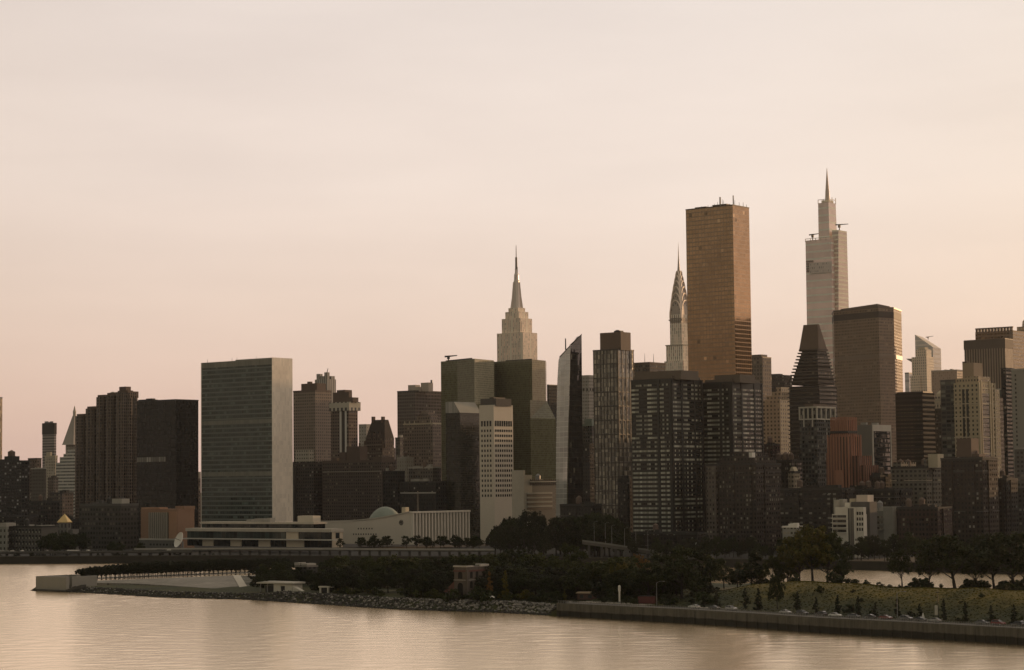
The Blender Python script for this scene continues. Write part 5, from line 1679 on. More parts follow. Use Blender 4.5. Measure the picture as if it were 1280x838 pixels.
m, nb, p = newmat('river_water')
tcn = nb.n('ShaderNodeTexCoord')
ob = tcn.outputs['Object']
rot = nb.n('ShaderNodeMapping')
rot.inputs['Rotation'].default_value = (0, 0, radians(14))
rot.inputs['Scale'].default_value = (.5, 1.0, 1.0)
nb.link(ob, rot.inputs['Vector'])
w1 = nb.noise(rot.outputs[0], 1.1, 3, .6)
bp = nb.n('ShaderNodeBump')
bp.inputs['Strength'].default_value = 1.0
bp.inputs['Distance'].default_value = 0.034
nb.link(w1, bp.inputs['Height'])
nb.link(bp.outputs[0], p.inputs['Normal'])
p.inputs['Base Color'].default_value = (1.0, .79, .50, 1)  # gold metallic tint puts the warm sky reflection into the water colour
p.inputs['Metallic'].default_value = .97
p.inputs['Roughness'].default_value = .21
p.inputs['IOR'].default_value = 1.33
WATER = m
import numpy as np
WX0, WX1, WY0, WY1 = -440.0, 440.0, 470.0, 1490.0
NX, NY = 560, 880
gxx, gyy = np.meshgrid(np.linspace(WX0, WX1, NX), np.linspace(WY0, WY1, NY))
rs_ = np.random.RandomState(3)
hh_ = np.zeros_like(gxx)
NWV = 34
lam = np.exp(rs_.uniform(np.log(4.0), np.log(15), NWV))
ang = radians(-62) + rs_.normal(0, .62, NWV)
ph = rs_.uniform(0, 2 * pi, NWV)
sl_ = .017 * sqrt(2.0 / NWV)                 # equal slope per wave
wobx = 9 * np.sin(gxx / 61 + 1.3 * np.sin(gyy / 83)) + 5 * np.sin(gyy / 37 + gxx / 91)
woby = 9 * np.sin(gyy / 71 + 1.1 * np.sin(gxx / 57)) + 5 * np.sin(gxx / 43 - gyy / 77)
for k in range(NWV):
    kk = 2 * pi / lam[k]
    hh_ += sl_ / kk * np.sin(kk * (cos(ang[k]) * (gxx + wobx * .4) + sin(ang[k]) * (gyy + woby * .4)) + ph[k])
gust = .5 + .25 * np.sin(gxx / 47 + gyy / 160 + 1.7 * np.sin(gyy / 95)) + .25 * np.sin(gyy / 52 - gxx / 120 + 1.4 * np.sin(gxx / 66))
hh_ *= .45 + 1.1 * gust
edge = np.minimum.reduce([(gxx - WX0) / 20, (WX1 - gxx) / 20, (gyy - WY0) / 20, (WY1 - gyy) / 20]).clip(0, 1)
hh_ = hh_ * edge
co = np.stack([gxx, gyy, hh_], -1).reshape(-1, 3).astype(np.float32)
ii = (np.arange(NY - 1)[:, None] * NX + np.arange(NX - 1)[None, :]).reshape(-1)
qd = np.stack([ii, ii + 1, ii + NX + 1, ii + NX], -1).astype(np.int32)
base_n = len(co)
EX = [(-9000, -400), (9000, -400), (9000, 3000), (-9000, 3000), (WX0, WY0), (WX1, WY0), (WX1, WY1), (WX0, WY1)]
co = np.concatenate([co, np.array([(x, y, 0) for x, y in EX], np.float32)])
B0 = base_n
ring = np.array([(B0, B0 + 1, B0 + 5, B0 + 4), (B0 + 1, B0 + 2, B0 + 6, B0 + 5), (B0 + 2, B0 + 3, B0 + 7, B0 + 6), (B0 + 3, B0, B0 + 4, B0 + 7)], np.int32)
qd = np.concatenate([qd, ring])
wme = bpy.data.meshes.new('river')
wme.vertices.add(len(co)); wme.vertices.foreach_set('co', co.ravel())
wme.loops.add(len(qd) * 4); wme.loops.foreach_set('vertex_index', qd.ravel())
wme.polygons.add(len(qd)); wme.polygons.foreach_set('loop_start', np.arange(0, len(qd) * 4, 4, dtype=np.int32))
wme.polygons.foreach_set('use_smooth', np.ones(len(qd), dtype=bool))
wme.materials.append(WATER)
wme.update(calc_edges=True)
tag(link_mesh('river', wme), kind='structure')

shore_px = [(-140, 706.5), (0, 705), (120, 704.4), (300, 703.6), (600, 706), (900, 709), (1100, 713), (1200, 716.5)]
SH = [ground(px, py) for px, py in shore_px]
d_ = (SH[-1] - SH[-2]).normalized()
SH = [SH[0] + (SH[0] - SH[1]).normalized() * 2500] + SH + [SH[-1] + Vector((.80, -.60, 0)) * 400, SH[-1] + Vector((.80, -.60, 0)) * 2500]
SH = [Vector((v.x, v.y, 0)) for v in SH]
CITYZ = 4.0
m = MB()
back = [Vector((v.x * 6, max(v.y, 600) + 16000, 0)) for v in SH]
n = len(SH)
off = Vector((.3, .95, 0)) * 7
vs = [(v.x + off.x, v.y + off.y, CITYZ) for v in SH] + [(v.x, v.y, CITYZ) for v in back]
m.add(vs, [(i, i + 1, n + i + 1, n + i) for i in range(n - 1)])
tag(m.build('city_ground', plain('city_asphalt', (.03, .03, .028), .9)), kind='structure')

# river wall of the far bank
t = thing('river_wall', 'long dark river wall of the far bank under the highway', 'river wall', (0, 0, 0))
m = MB()
cap = MB()
for i in range(1, n - 2):
    a, c = SH[i], SH[i + 1]
    A = [(a.x, a.y, -2), (c.x, c.y, -2), (c.x, c.y, CITYZ + .6), (a.x, a.y, CITYZ + .6)]
    B_ = [(x + off.x, y + off.y, z) for x, y, z in A]
    m.add(A + B_, [(0, 1, 2, 3), (4, 7, 6, 5), (3, 2, 6, 7)])
    A = [(a.x - .2, a.y - .3, CITYZ + .62), (c.x - .2, c.y - .3, CITYZ + .62), (c.x - .2, c.y - .3, CITYZ + 1.1), (a.x - .2, a.y - .3, CITYZ + 1.1)]
    B_ = [(x + .2, y + 1.0, z) for x, y, z in A]
    cap.add(A + B_, [(0, 1, 2, 3), (4, 7, 6, 5), (3, 2, 6, 7), (0, 4, 5, 1)])
m.build('wall_face', plain('wet_wall', (.035, .034, .03), .8), t)
cap.build('coping', plain('coping', (.07, .068, .06), .8), t)


def shore_at(px, inland=0.0):
    """point of the far bank under a pixel column, moved inland"""
    a = ray(px, 690)[0]
    for i in range(n - 1):
        P, Q = SH[i], SH[i + 1]
        f0, f1 = P.x - a * P.y, Q.x - a * Q.y
        if f0 * f1 <= 0 and f0 != f1:
            k = f0 / (f0 - f1)
            v = P + (Q - P) * k
            s = (v.y + inland) / v.y
            return Vector((v.x * s, v.y * s, 0))
    return None


# raised highway deck along the bank, carried on columns
def deck(name, label, pxs, inl, zt, th, wid, mat, colmat, step):
    t = thing(name, label, 'highway deck', (0, 0, 0))
    P = [shore_at(px, inl) for px in pxs]
    Z = [zt(px) if callable(zt) else zt for px in pxs]
    sl, pr = MB(), MB()
    for i in range(len(P) - 1):
        a, c, za, zc = P[i], P[i + 1], Z[i], Z[i + 1]
        k0, k1 = 1 + wid / a.y, 1 + wid / c.y
        A = [(a.x, a.y, za - th), (c.x, c.y, zc - th), (c.x, c.y, zc), (a.x, a.y, za)]
        B_ = [(a.x * k0, a.y * k0, za - th), (c.x * k1, c.y * k1, zc - th), (c.x * k1, c.y * k1, zc), (a.x * k0, a.y * k0, za)]
        sl.add(A + B_, [(0, 1, 2, 3), (4, 7, 6, 5), (3, 2, 6, 7), (0, 4, 5, 1)])
        A = [(a.x, a.y - .5, za - .1), (c.x, c.y - .5, zc - .1), (c.x, c.y - .5, zc + 1.0), (a.x, a.y - .5, za + 1.0)]
        B_ = [(x, y + .4, z) for x, y, z in A]
        pr.add(A + B_, [(0, 1, 2, 3), (4, 7, 6, 5), (3, 2, 6, 7), (0, 4, 5, 1), (0, 3, 7, 4), (1, 5, 6, 2)])
    sl.build('deck_slab', mat[0], t)
    pr.build('parapet', mat[1], t)
    for i in range(len(P) - 1):
        for k in range(step):
            a = P[i] + (P[i + 1] - P[i]) * (k + .5) / step
            zz = Z[i] + (Z[i + 1] - Z[i]) * (k + .5) / step
            MB().box(a.x - .8, a.x + .8, a.y + 2, a.y + 3.6, CITYZ - .5, zz - th + .05).build('column', colmat, t)
    return t


DZ = 8.6
deck('highway_deck', 'long straight highway deck with a pale parapet below the long low hall', list(range(168, 620, 25)), 14, DZ, 1.0, 26,
     (plain('deck_concrete', (.12, .12, .11)), plain('deck_parapet', (.30, .29, .265))), CONCD, 2)
deck('highway_deck', 'lower dark roadway deck close to the water at far left', list(range(-60, 250, 30)), 10, 7.2, .8, 10,
     (CONCD, plain('low_parapet', (.13, .13, .12))), CONCD, 2)
deck('highway_ramp', 'curving pale sided highway ramp descending behind the island trees', [728, 745, 760, 780, 800, 820, 838], 24,
     lambda px: lerp_tab([(728, 14.2), (760, 12.2), (800, 9.3), (838, 7.0)], px), 1.8, 12, (plain('ramp_side', (.15, .145, .13)), plain('ramp_parapet', (.20, .195, .175))), CONCD, 1)

# lamps on the ramp
def lamp(px, D, zb, h, label, arm=1.6, group=None):
    p0 = at(px, 690, D)
    t = thing('street_lamp', label, 'street lamp', (p0.x, p0.y, zb), 0, group)
    MB().cyl(0, 0, 0, h, .14, .09, 6).build('pole', METAL, t)
    ar = MB().tube([(0, 0, h - .1), (arm * .5, 0, h + .45), (arm, 0, h + .5)], [.07, .06, .05], 5).build('arm', METAL, t)
    MB().box(arm - .1, arm + .7, -.18, .18, h + .38, h + .56).build('lamp_head', METAL, ar)
    return t


for px, h in ((757, 13), (765, 12), (781, 11.5), (810, 12), (743, 13), (795, 11)):
    q = shore_at(px, 25)
    zb = lerp_tab([(728, 14.2), (760, 12.2), (800, 9.3), (838, 7.0)], px)
    lamp(px, q.y, zb, h, 'grey street lamp standing on the curving highway ramp', group='street lamps on the highway ramp')

# ================================================================== island
near_px = [(36, 738.6), (45, 738.8), (100, 741), (200, 747), (300, 749.5), (380, 754.5), (440, 758.5), (500, 762.5), (620, 766), (700, 770.5), (780, 775), (860, 779.5), (940, 785), (1020, 791), (1100, 795.5), (1200, 801.5), (1280, 806.5), (1380, 813), (1500, 822)]
NEAR = [(px, ground(px, py)) for px, py in near_px]
AX = Vector((.56, .83, 0)).normalized()
wid_tab = [(36, 26), (82, 30), (100, 60), (300, 120), (450, 170), (600, 190), (860, 195), (1500, 200)]


def near_pt(px):
    for (a, P), (c, Q) in zip(NEAR, NEAR[1:]):
        if px <= c:
            k = (px - a) / (c - a)
            return P + (Q - P) * k
    return NEAR[-1][1]


def hill(px, t):
    k = sstep(765, 890, px)
    bump_ = .35 * sin(px * .031 + t * .06) + .25 * sin(px * .083 + 1.3 + t * .11)
    rise = sstep(17, 54, t)
    fall = (1 - sstep(92, 150, t)) * (1 - .0075 * max(0, t - 54))
    return k * rise * fall * (7.0 + bump_)


def isl_z(px, t):
    wd = lerp_tab(wid_tab, px)
    wall = sstep(680, 705, px)
    rip = sstep(0, 9, t) * 3.6
    z = (1 - wall) * rip + wall * (4.9 if t > .4 else -1.0)
    # ledge of rough stones and the paved slope at the tip
    kk = 1 - sstep(300, 330, px)
    if px < 330:
        z = z * (1 - kk) + kk * (sstep(0, 7, t) * 2.2 + sstep(96, 300, px) * 1.9 * sstep(12, 45, t) - .0)
    z += sstep(340, 420, px) * 1.0 * sstep(12, 40, t)
    z += hill(px, t)
    z *= 1 - sstep(wd - 6, wd, t) * 1.0
    return z - (.8 if t <= 0 or t >= wd else 0)


def isl(px, t):
    """place on the island under a pixel column of its shoreline, t metres inland"""
    P = near_pt(px) + AX * t
    return Vector((P.x, P.y, isl_z(px, t)))


def isl_px(pxs, t):
    """place on the island that appears in pixel column pxs, t metres inland of the shoreline"""
    px = pxs
    for _ in range(12):
        q = isl(px, t)
        px += pxs - project(q)[0]
    return isl(px, t), px


m = MB()
cols = list(range(36, 1500, 6))
ts = [0, .5, 2, 4, 6, 9, 12, 15, 18, 22, 26, 30, 34, 38, 42, 46, 50, 54, 58, 64, 72, 82, 95, 105, 115, 125, 138, 150, 165]
N = len(ts) + 1
for px in cols:
    wd = lerp_tab(wid_tab, px)
    for t_ in ts + [1e9]:
        tt = min(t_, wd)
        q = isl(px, tt)
        m.v.append((q.x, q.y, q.z))
for i in range(len(cols) - 1):
    for k in range(N - 1):
        m.f.append((i * N + k, (i + 1) * N + k, (i + 1) * N + k + 1, i * N + k + 1))
        m.mi.append(0)
gm_, nb, p = newmat('island_grass')
tcn = nb.n('ShaderNodeTexCoord')
o3 = tcn.outputs['Object']
a = nb.noise(o3, .035, 5, .65)
c = nb.noise(o3, .4, 4, .7)
f = nb.m('ADD', nb.m('MULTIPLY', a, .62), nb.m('MULTIPLY', c, .38))
x, y, z = nb.sep(o3)
crest_sun = nb.m('MULTIPLY', nb.m('MAXIMUM', nb.m('SUBTRACT', z, 7.0), 0), .045)      # low sun on the mound's crest, painted into the grass colour by height
f = nb.m('ADD', f, nb.m('MINIMUM', crest_sun, .2))
colr = nb.ramp(f, [(.36, (.012, .018, .005)), (.50, (.022, .029, .004)), (.63, (.056, .052, .007)), (.78, (.15, .112, .020))])
nb.setin(p.inputs['Base Color'], colr)
p.inputs['Roughness'].default_value = .95
bp = nb.n('ShaderNodeBump')
bp.inputs['Strength'].default_value = .8
bp.inputs['Distance'].default_value = .6
nb.link(nb.noise(o3, 1.2, 4, .7), bp.inputs['Height'])
nb.link(bp.outputs[0], p.inputs['Normal'])
tag(m.build('island_ground', gm_, smooth=True), kind='structure')

R = random.Random(77)
m = MB()
for k in range(17000):
    px = R.uniform(700, 1330)
    t_ = R.uniform(10.5, 100)
    q = isl(px, t_)
    for _ in range(2):
        a = R.uniform(0, 6.28)
        s_, h_ = R.uniform(.2, .5), R.uniform(.05, .22)
        dx, dy = cos(a) * s_, sin(a) * s_
        m.add([(q.x - dx, q.y - dy, q.z - .05), (q.x + dx, q.y + dy, q.z - .05), (q.x + dx * .5 + R.uniform(-.2, .2), q.y + dy * .5 + R.uniform(-.2, .2), q.z + h_), (q.x - dx * .6, q.y - dy * .6, q.z + h_ * .8)], [(0, 1, 2, 3)])
gt_, nb, p = newmat('grass_blades')
g = nb.n('ShaderNodeNewGeometry')
x, y, z = nb.sep(g.outputs['Position'])
big = nb.noise(g.outputs['Position'], .035, 4, .62)
f = nb.m('ADD', nb.m('MULTIPLY', g.outputs['Random Per Island'], .35), nb.m('MULTIPLY', big, .9))
f = nb.m('ADD', f, nb.m('MULTIPLY', nb.m('MAXIMUM', nb.m('SUBTRACT', z, 9.0), 0), .07))  # golden sunlight on the crest painted into the blades by height
nb.setin(p.inputs['Base Color'], nb.ramp(f, [(.42, (.009, .014, .004)), (.60, (.018, .024, .003)), (.76, (.050, .052, .005)), (.93, (.15, .118, .016))]))
p.inputs['Roughness'].default_value = .9
tag(m.build('grass', gt_), kind='stuff')

# road on the island
m = MB()
prev = None
for px in range(700, 1496, 6):
    a, c = near_pt(px) + AX * 3.4, near_pt(px) + AX * 9.8
    m.v += [(a.x, a.y, 4.93), (c.x, c.y, 4.93)]
k = len(m.v) // 2
m.f = [(2 * i, 2 * i + 2, 2 * i + 3, 2 * i + 1) for i in range(k - 1)]
m.mi = [0] * len(m.f)
tag(m.build('road', plain('road_asphalt', (.10, .098, .09), .9)), kind='structure')
m = MB()
for px in range(700, 1496, 6):
    a, c = near_pt(px) + AX * .9, near_pt(px) + AX * 3.1
    m.v += [(a.x, a.y, 5.06), (c.x, c.y, 5.06), (c.x, c.y, 4.9)]
m.f = []
for i in range(k - 1):
    m.f += [(3 * i, 3 * i + 3, 3 * i + 4, 3 * i + 1), (3 * i + 1, 3 * i + 4, 3 * i + 5, 3 * i + 2)]
m.mi = [0] * len(m.f)
tag(m.build('pavement', plain('promenade_paving', (.24, .225, .195), .9)), kind='structure')
m = MB()
for x0, x1, t0, t1 in ((705, 786, 9.9, 18), (846, 880, 9.9, 15)):
    for px in range(x0, x1, 6):
        a, c = near_pt(px) + AX * t0, near_pt(px) + AX * t1
        a2, c2 = near_pt(px + 6) + AX * t0, near_pt(px + 6) + AX * t1
        m.add([(a.x, a.y, 4.97), (a2.x, a2.y, 4.97), (c2.x, c2.y, 4.99), (c.x, c.y, 4.99)], [(0, 1, 2, 3)])
tag(m.build('plaza', plain('plaza_paving', (.30, .27, .225), .9)), kind='structure')

# sea wall with a railing
sw_, nb, p = newmat('sea_wall_stone')
tcn = nb.n('ShaderNodeTexCoord')
o3 = tcn.outputs['Object']
x, y, z = nb.sep(o3)
st = nb.noise(nb.vm('MULTIPLY', o3, (1, 1, .12)), .7, 4, .7)
tide = nb.m('ADD', z, nb.m('MULTIPLY', nb.noise(o3, .25, 3, .6), 1.0))
tm = nb.ramp(nb.m('MULTIPLY', tide, .2), [(.50, (.018, .018, .015)), (.58, (.088, .084, .072))])
nb.setin(p.inputs['Base Color'], nb.vm('SCALE', tm, nb.m('MULTIPLY_ADD', st, 1.5, .25)))
p.inputs['Roughness'].default_value = .9
t = thing('sea_wall', 'long weathered sea wall of the island with a dark tide line and thin railing', 'sea wall', (0, 0, 0))
m, cp, rl = MB(), MB(), MB()
pxs = list(range(696, 1498, 6))
for a, c in zip(pxs, pxs[1:]):
    A, C = near_pt(a), near_pt(c)
    P = [(A.x, A.y, -1.2), (C.x, C.y, -1.2), (C.x, C.y, 5.0), (A.x, A.y, 5.0)]
    Q = [(x + AX.x * .8, y + AX.y * .8, z) for x, y, z in P]
    m.add(P + Q, [(0, 1, 2, 3), (4, 7, 6, 5), (3, 2, 6, 7)])
    for zz in (5.55, 6.0):
        rl.tube([(A.x + .3, A.y + .3, zz), (C.x + .3, C.y + .3, zz)], [.035, .035], 4)
    for kk in (0.25, .75):
        V = A + (C - A) * kk
        rl.box(V.x + .24, V.x + .36, V.y + .24, V.y + .36, 4.95, 6.05)
for a in range(700, 1494, 13):
    A = near_pt(a)
    m.box(A.x - .35, A.x + .35, A.y - .22, A.y + .3, -1.2, 4.6)
m.build('wall_face', sw_, t)
tag(rl.build('railing', METAL, t), kind='stuff')

# rip-rap boulders
R = random.Random(7)
m = MB()


def rock(m, c, r, R, mi):
    pts = []
    for (x, y, z) in ((1, 0, 0), (-1, 0, 0), (0, 1, 0), (0, -1, 0), (0, 0, 1), (0, 0, -1)):
        k = r * R.uniform(.6, 1.15)
        pts.append(Vector((x * k + R.uniform(-.3, .3) * r, y * k + R.uniform(-.3, .3) * r, z * k * .75 + R.uniform(-.2, .2) * r)) + c)
    m.add(pts, [(0, 2, 4), (2, 1, 4), (1, 3, 4), (3, 0, 4), (2, 0, 5), (1, 2, 5), (3, 1, 5), (0, 3, 5)], mi)


for k in range(4200):
    px = R.uniform(40, 706)
    lim = 7.0 if px < 330 else (9.5 if px < 480 else 12.0)
    if px > 620: lim *= 1 - .5 * (px - 620) / 90
    t_ = R.uniform(-.4, lim)
    q = isl(px, max(t_, .6))
    br = .25 if px < 320 else .60 * sstep(380, 560, px) + .25
    dark = t_ < 2.0
    mi = 0 if dark or R.random() > br else (1 if R.random() < .6 else 2)
    r = R.uniform(.35, .95) * (1 if px > 330 else .8)
    rock(m, q + Vector((0, 0, .15)), r, R, mi)
tag(m.build('boulders', [plain('wet_boulder', (.055, .052, .046), .8), plain('grey_boulder', (.17, .162, .145), .9), plain('pale_boulder', (.27, .25, .22), .9)]), kind='stuff')

# ------------------------------------------------------------------ park at the tip
gr = plain('grey_granite', (.27, .255, .22), .8, .10, .1)
grp, nb, p = newmat('granite_blocks')
tcn = nb.n('ShaderNodeTexCoord')
br = nb.n('ShaderNodeTexBrick')
br.inputs['Color1'].default_value = (.27, .25, .215, 1)
br.inputs['Color2'].default_value = (.215, .20, .17, 1)
br.inputs['Mortar'].default_value = (.11, .10, .085, 1)
br.inputs['Scale'].default_value = .22
br.inputs['Mortar Size'].default_value = .012
mp_ = nb.n('ShaderNodeMapping')
mp_.inputs['Rotation'].default_value = (0, 0, radians(28))
nb.link(tcn.outputs['Object'], mp_.inputs['Vector'])
nb.link(mp_.outputs[0], br.inputs['Vector'])
stn = nb.noise(tcn.outputs['Object'], .09, 5, .65)
nb.setin(p.inputs['Base Color'], nb.vm('SCALE', br.outputs[0], nb.m('MULTIPLY_ADD', stn, 1.1, .40)))
p.inputs['Roughness'].default_value = .85
a, _ = isl_px(43, .5)
c, _ = isl_px(81, .5)
d0 = (c - a)
L = hypot(d0.x, d0.y)
rz = atan2(d0.y, d0.x)
t = thing('granite_room', 'big square grey granite enclosure at the tip of the island', 'monument', (a.x, a.y, 0), rz)
zt = zat(720.5, a.x, a.y)
zm = zat(733.5, a.x, a.y)
MB().box(-.6, L + .6, 0, 22, -1, zm - 1.2).build('plinth', plain('dark_plinth', (.10, .095, .085), .8), t)
for k in range(5):
    w_ = L / 5
    MB().box(k * w_ + .04, (k + 1) * w_ - .04, .8, 2.8, zm - 1.3, zt + (.05 if k % 2 else 0)).build('granite_block', gr, t)
MB().box(0, 2, 2.9, 20, zm - 1.3, zt).build('side_wall', gr, t)
MB().box(L - 2, L, 4.5, 20, zm - 1.3, zt).build('side_wall', gr, t)
MB().prism([(L + .1, .6), (L + 9, 3), (L + 9, 6), (L + .1, 6)], -1, [zm - 1.0, zm + 1.5, zm + 1.5, zm - 1.0]).build('ramp_wall', plain('dark_plinth', (.10, .095, .085), .8), t)
p0 = at(86, 724, 1085)
z1 = zat(718.5, p0.x, p0.y)
t = thing('granite_wall', 'smaller pale granite wall standing left of the clipped tree rows', 'wall', (p0.x, p0.y, 0), rz)
MB().box(0, 3.9, 0, 3, 1, z1).box(4.0, 5.5, .4, 3, 1, z1 - .1).build('granite_block', grp, t)
MB().box(-.4, 6, -.4, 4, 0, 2.8).build('plinth', gr, t)

# sloped granite paving: a long wedge rising to the right, with a stepped end
def onz(px, py, z): return ground(px, py, z)


t = thing('paved_slope', 'long wedge of pale granite paving sloping to the water beside the clipped tree rows', 'paved embankment', (0, 0, 0))
m = MB()
top, bot = [], []
for k in range(24):
    f = k / 23
    px = 97 + (291 - 97) * f
    ytop = 727.3 + (720.0 - 727.3) * f
    zt_ = 3.1 + 3.2 * f
    T_ = onz(px, ytop, zt_)
    ybot = lerp_tab([(97, 728.6), (160, 729.3), (200, 731.3), (265, 735.6), (300, 735.8)], 97 + (300 - 97) * f)
    B0 = onz(97 + (300 - 97) * f, ybot, 2.9)
    top.append(T_); bot.append(B0)
nn = len(top)
vs = [tuple(v) for v in bot] + [tuple(v) for v in top] + [(v.x, v.y, 0) for v in bot] + [(v.x + 1, v.y + 6, 0) for v in top] + [(v.x + .6, v.y + 4, v.z) for v in top]
fs = []
for i in range(nn - 1):
    fs += [(i, i + 1, nn + i + 1, nn + i), (2 * nn + i, 2 * nn + i + 1, i + 1, i), (nn + i, nn + i + 1, 4 * nn + i + 1, 4 * nn + i)]
fs += [(nn - 1, 3 * nn - 1, 4 * nn - 1, 2 * nn - 1)]
m.add(vs, fs)
m.build('granite_slope', grp, t)
E0, E1 = top[-1], bot[-1]
m = MB()
for s0, s1, dz in ((0, 1, .35),):
    V = [E0 + Vector((0, 0, .3)), E1 + Vector((0, 0, .3)), E1 + Vector((3.6, 1.0, .3)), E0 + Vector((3.6, 1.0, .3))]
    V2 = [v - Vector((0, 0, 2.6)) for v in V]
    m.add(V + V2, [(0, 1, 2, 3), (4, 7, 6, 5), (1, 5, 6, 2), (2, 6, 7, 3), (0, 4, 5, 1), (3, 7, 4, 0)])
m.build('kerb_ramp', plain('kerb_granite', (.44, .41, .35), .85, .08), t)
m = MB()
for k in range(9):
    f0, f1 = k / 9, (k + 1) / 9
    a0, a1 = E0 + (E1 - E0) * f0 + Vector((3.8, 1, -.0)), E0 + (E1 - E0) * f1 + Vector((3.8, 1, -.0))
    z_ = a0.z
    m.add([(a0.x, a0.y, z_), (a1.x, a1.y, z_), (a1.x + 9, a1.y + 2.5, z_), (a0.x + 9, a0.y + 2.5, z_), (a0.x, a0.y, 0), (a1.x, a1.y, 0), (a1.x + 9, a1.y + 2.5, 0), (a0.x + 9, a0.y + 2.5, 0)],
          [(0, 1, 2, 3), (1, 5, 6, 2), (0, 4, 5, 1), (2, 6, 7, 3)])
m.build('steps', plain('step_granite', (.24, .235, .20), .85, .08), t)
# path between the tree rows
m = MB()
for k in range(20):
    f = k / 19
    a = onz(90 + 230 * f, 725.6 - 8.6 * f, 3.0 + 3.3 * f)
    m.v += [(a.x, a.y + 3.0, a.z + .1), (a.x + 2, a.y + 30, a.z + .1)]
m.f = [(2 * i, 2 * i + 2, 2 * i + 3, 2 * i + 1) for i in range(19)]
m.mi = [0] * 19
tag(m.build('path', plain('gravel_path', (.36, .33, .28), .9)), kind='structure')

# white pavilion hut by the water
q, _ = isl_px(342, 13)
t = thing('park_kiosk', 'low white flat roofed kiosk with a dark opening beside the water', 'kiosk', (q.x, q.y, q.z), radians(-34))
kw = plain('kiosk_white', (.52, .49, .42), .8, .08)
MB().box(0, 4.2, 0, .4, 0, 3.6).box(6.6, 11, 0, .4, 0, 3.4).box(4.2, 6.6, 0, .4, 2.7, 3.6).build('front_wall', kw, t)
MB().box(10.6, 11, .4, 7, 0, 3.4).box(0, .4, .4, 7, 0, 3.6).box(.4, 10.6, 6.6, 7, 0, 3.4).build('side_wall', kw, t)
MB().box(4.2, 6.6, .6, .8, 0, 2.7).build('opening', METALD, t)
MB().prism([(-9, -1.5), (12, -.8), (12, 8), (-9, 8)], 3.62, [4.2, 4.2, 4.4, 4.6]).build('flat_roof', plain('kiosk_roof', (.34, .32, .27), .8), t)
MB().prism([(11.2, 0), (15.5, 1), (15.5, 3), (11.2, 3)], -.3, [2.6, .6, .6, 2.6]).build('wing_wall', kw, t)
for x in (-8, -4):
    MB().box(x, x + .4, 0, .4, -.3, 3.7).build('post', METAL, t)
MB().box(-7.5, -1.2, 3, 6, -.3, 2.4).build('dark_store', METALD, t)

q, _ = isl_px(405, 16)
t = thing('archway_ruin', 'tiny pale arch shaped shelter among bushes above the boulders', 'shelter', (q.x, q.y, q.z), radians(-20))
m = MB().box(-2.2, -1.5, 0, 1.5, -.3, 2.4).box(1.5, 2.2, 0, 1.5, -.3, 2.4).box(-2.6, 4.2, -.2, 1.7, 2.4, 3.0)
m.build('frame', plain('kiosk_white', (.52, .49, .42), .8, .08), t)
MB().box(-1.5, 1.5, .8, 1.0, -.2, 2.4).build('opening', METALD, t)

# ------------------------------------------------------------------ ruined hospital and the old laboratory
rs = plain('ruin_stone', (.15, .115, .09), .9, .3, .35)
rd = plain('ruin_dark_opening', (.022, .021, .02), .9)
redt = plain('rusty_red_roof', (.20, .055, .04), .8)
pcop = plain('pale_coping', (.36, .33, .285), .8)


def arch_panel(m, x, z0, z1, w, y0, y1, ax='x', n=7):
    pr = [(x - w / 2, z0), (x + w / 2, z0)] + [(x + w / 2 * cos(pi * k / n), z1 - w / 2 + w / 2 * sin(pi * k / n)) for k in range(n + 1)]
    N = len(pr)
    A = [((a, y0, z) if ax == 'x' else (-y0, a, z)) for a, z in pr]
    C = [((a, y1, z) if ax == 'x' else (-y1, a, z)) for a, z in pr]
    m.add(A + C, [tuple(range(N)), tuple(range(2 * N - 1, N - 1, -1))] + [(i, N + i, N + (i + 1) % N, (i + 1) % N) for i in range(N)])
    return m


q, _ = isl_px(583, 15)
b = Bld('ruined_hospital', 'roofless grey stone ruin with arched dark windows and pale coping near the water', 'ruin', 567.5, 583, 610, 709, q.y, base=q.z - 1)
H0 = b.H
b.shaft(rs, 'stone_walls')
MB().box(-b.w - .25, .3, -.25, b.d + .25, H0 - 2.0, H0 - 1.3).build('red_brick_course', redt, b.o)
MB().box(-b.w - .3, .3, -.3, .6, H0 - .1, H0 + .5).box(-.6, .3, .6, b.d * .3, H0 - .1, H0 + .5).build('coping', pcop, b.o)
MB().box(-.6, .35, b.d * .62, b.d + .3, H0 - .1, H0 + .8).box(-6, -.6, b.d - 1, b.d + .3, H0 - .1, H0 + .8).build('coping', pcop, b.o)
zb0 = q.z
hh = H0 - zb0
MB().box(-.02, .7, -.5, .5, zb0 - .5, H0 - 1).build('buttress', rs, b.o)
arch_panel(MB(), -b.w * .5, zb0, zb0 + hh * .52, b.w * .42, -.1, .1).build('arched_window', rd, b.o)
for fx in (.5,):
    arch_panel(MB(), -b.w * fx, zb0 + hh * .64, zb0 + hh * .86, b.w * .34, -.1, .1).build('arched_window', rd, b.o)
for fy in (.22, .48, .80):
    for f0, f1 in ((.06, .24), (.36, .56), (.66, .86)):
        arch_panel(MB(), b.d * fy, zb0 + hh * f0, zb0 + hh * f1, 1.5, -.12, .1, 'y').build('arched_window', rd, b.o)
MB().box(-b.w - .15, .2, -.2, b.d, zb0 + hh * .585, zb0 + hh * .615).build('string_course', plain('ruin_trim', (.27, .235, .2), .9), b.o)
xl = b.lx(553, 730)
MB().prism([(xl, 2), (-b.w, 2), (-b.w, 11), (xl, 11)], zb0 - 1, zb0 + hh * .22).build('wing_wall', rs, b.o)
MB().prism([(xl - .5, 1.5), (-b.w - .05, 1.5), (-b.w - .05, 11.5), (xl - .5, 11.5)], zb0 + hh * .22, [zb0 + hh * .22 + .2, zb0 + hh * .62, zb0 + hh * .62, zb0 + hh * .22 + .2]).build('wing_roof', redt, b.o)

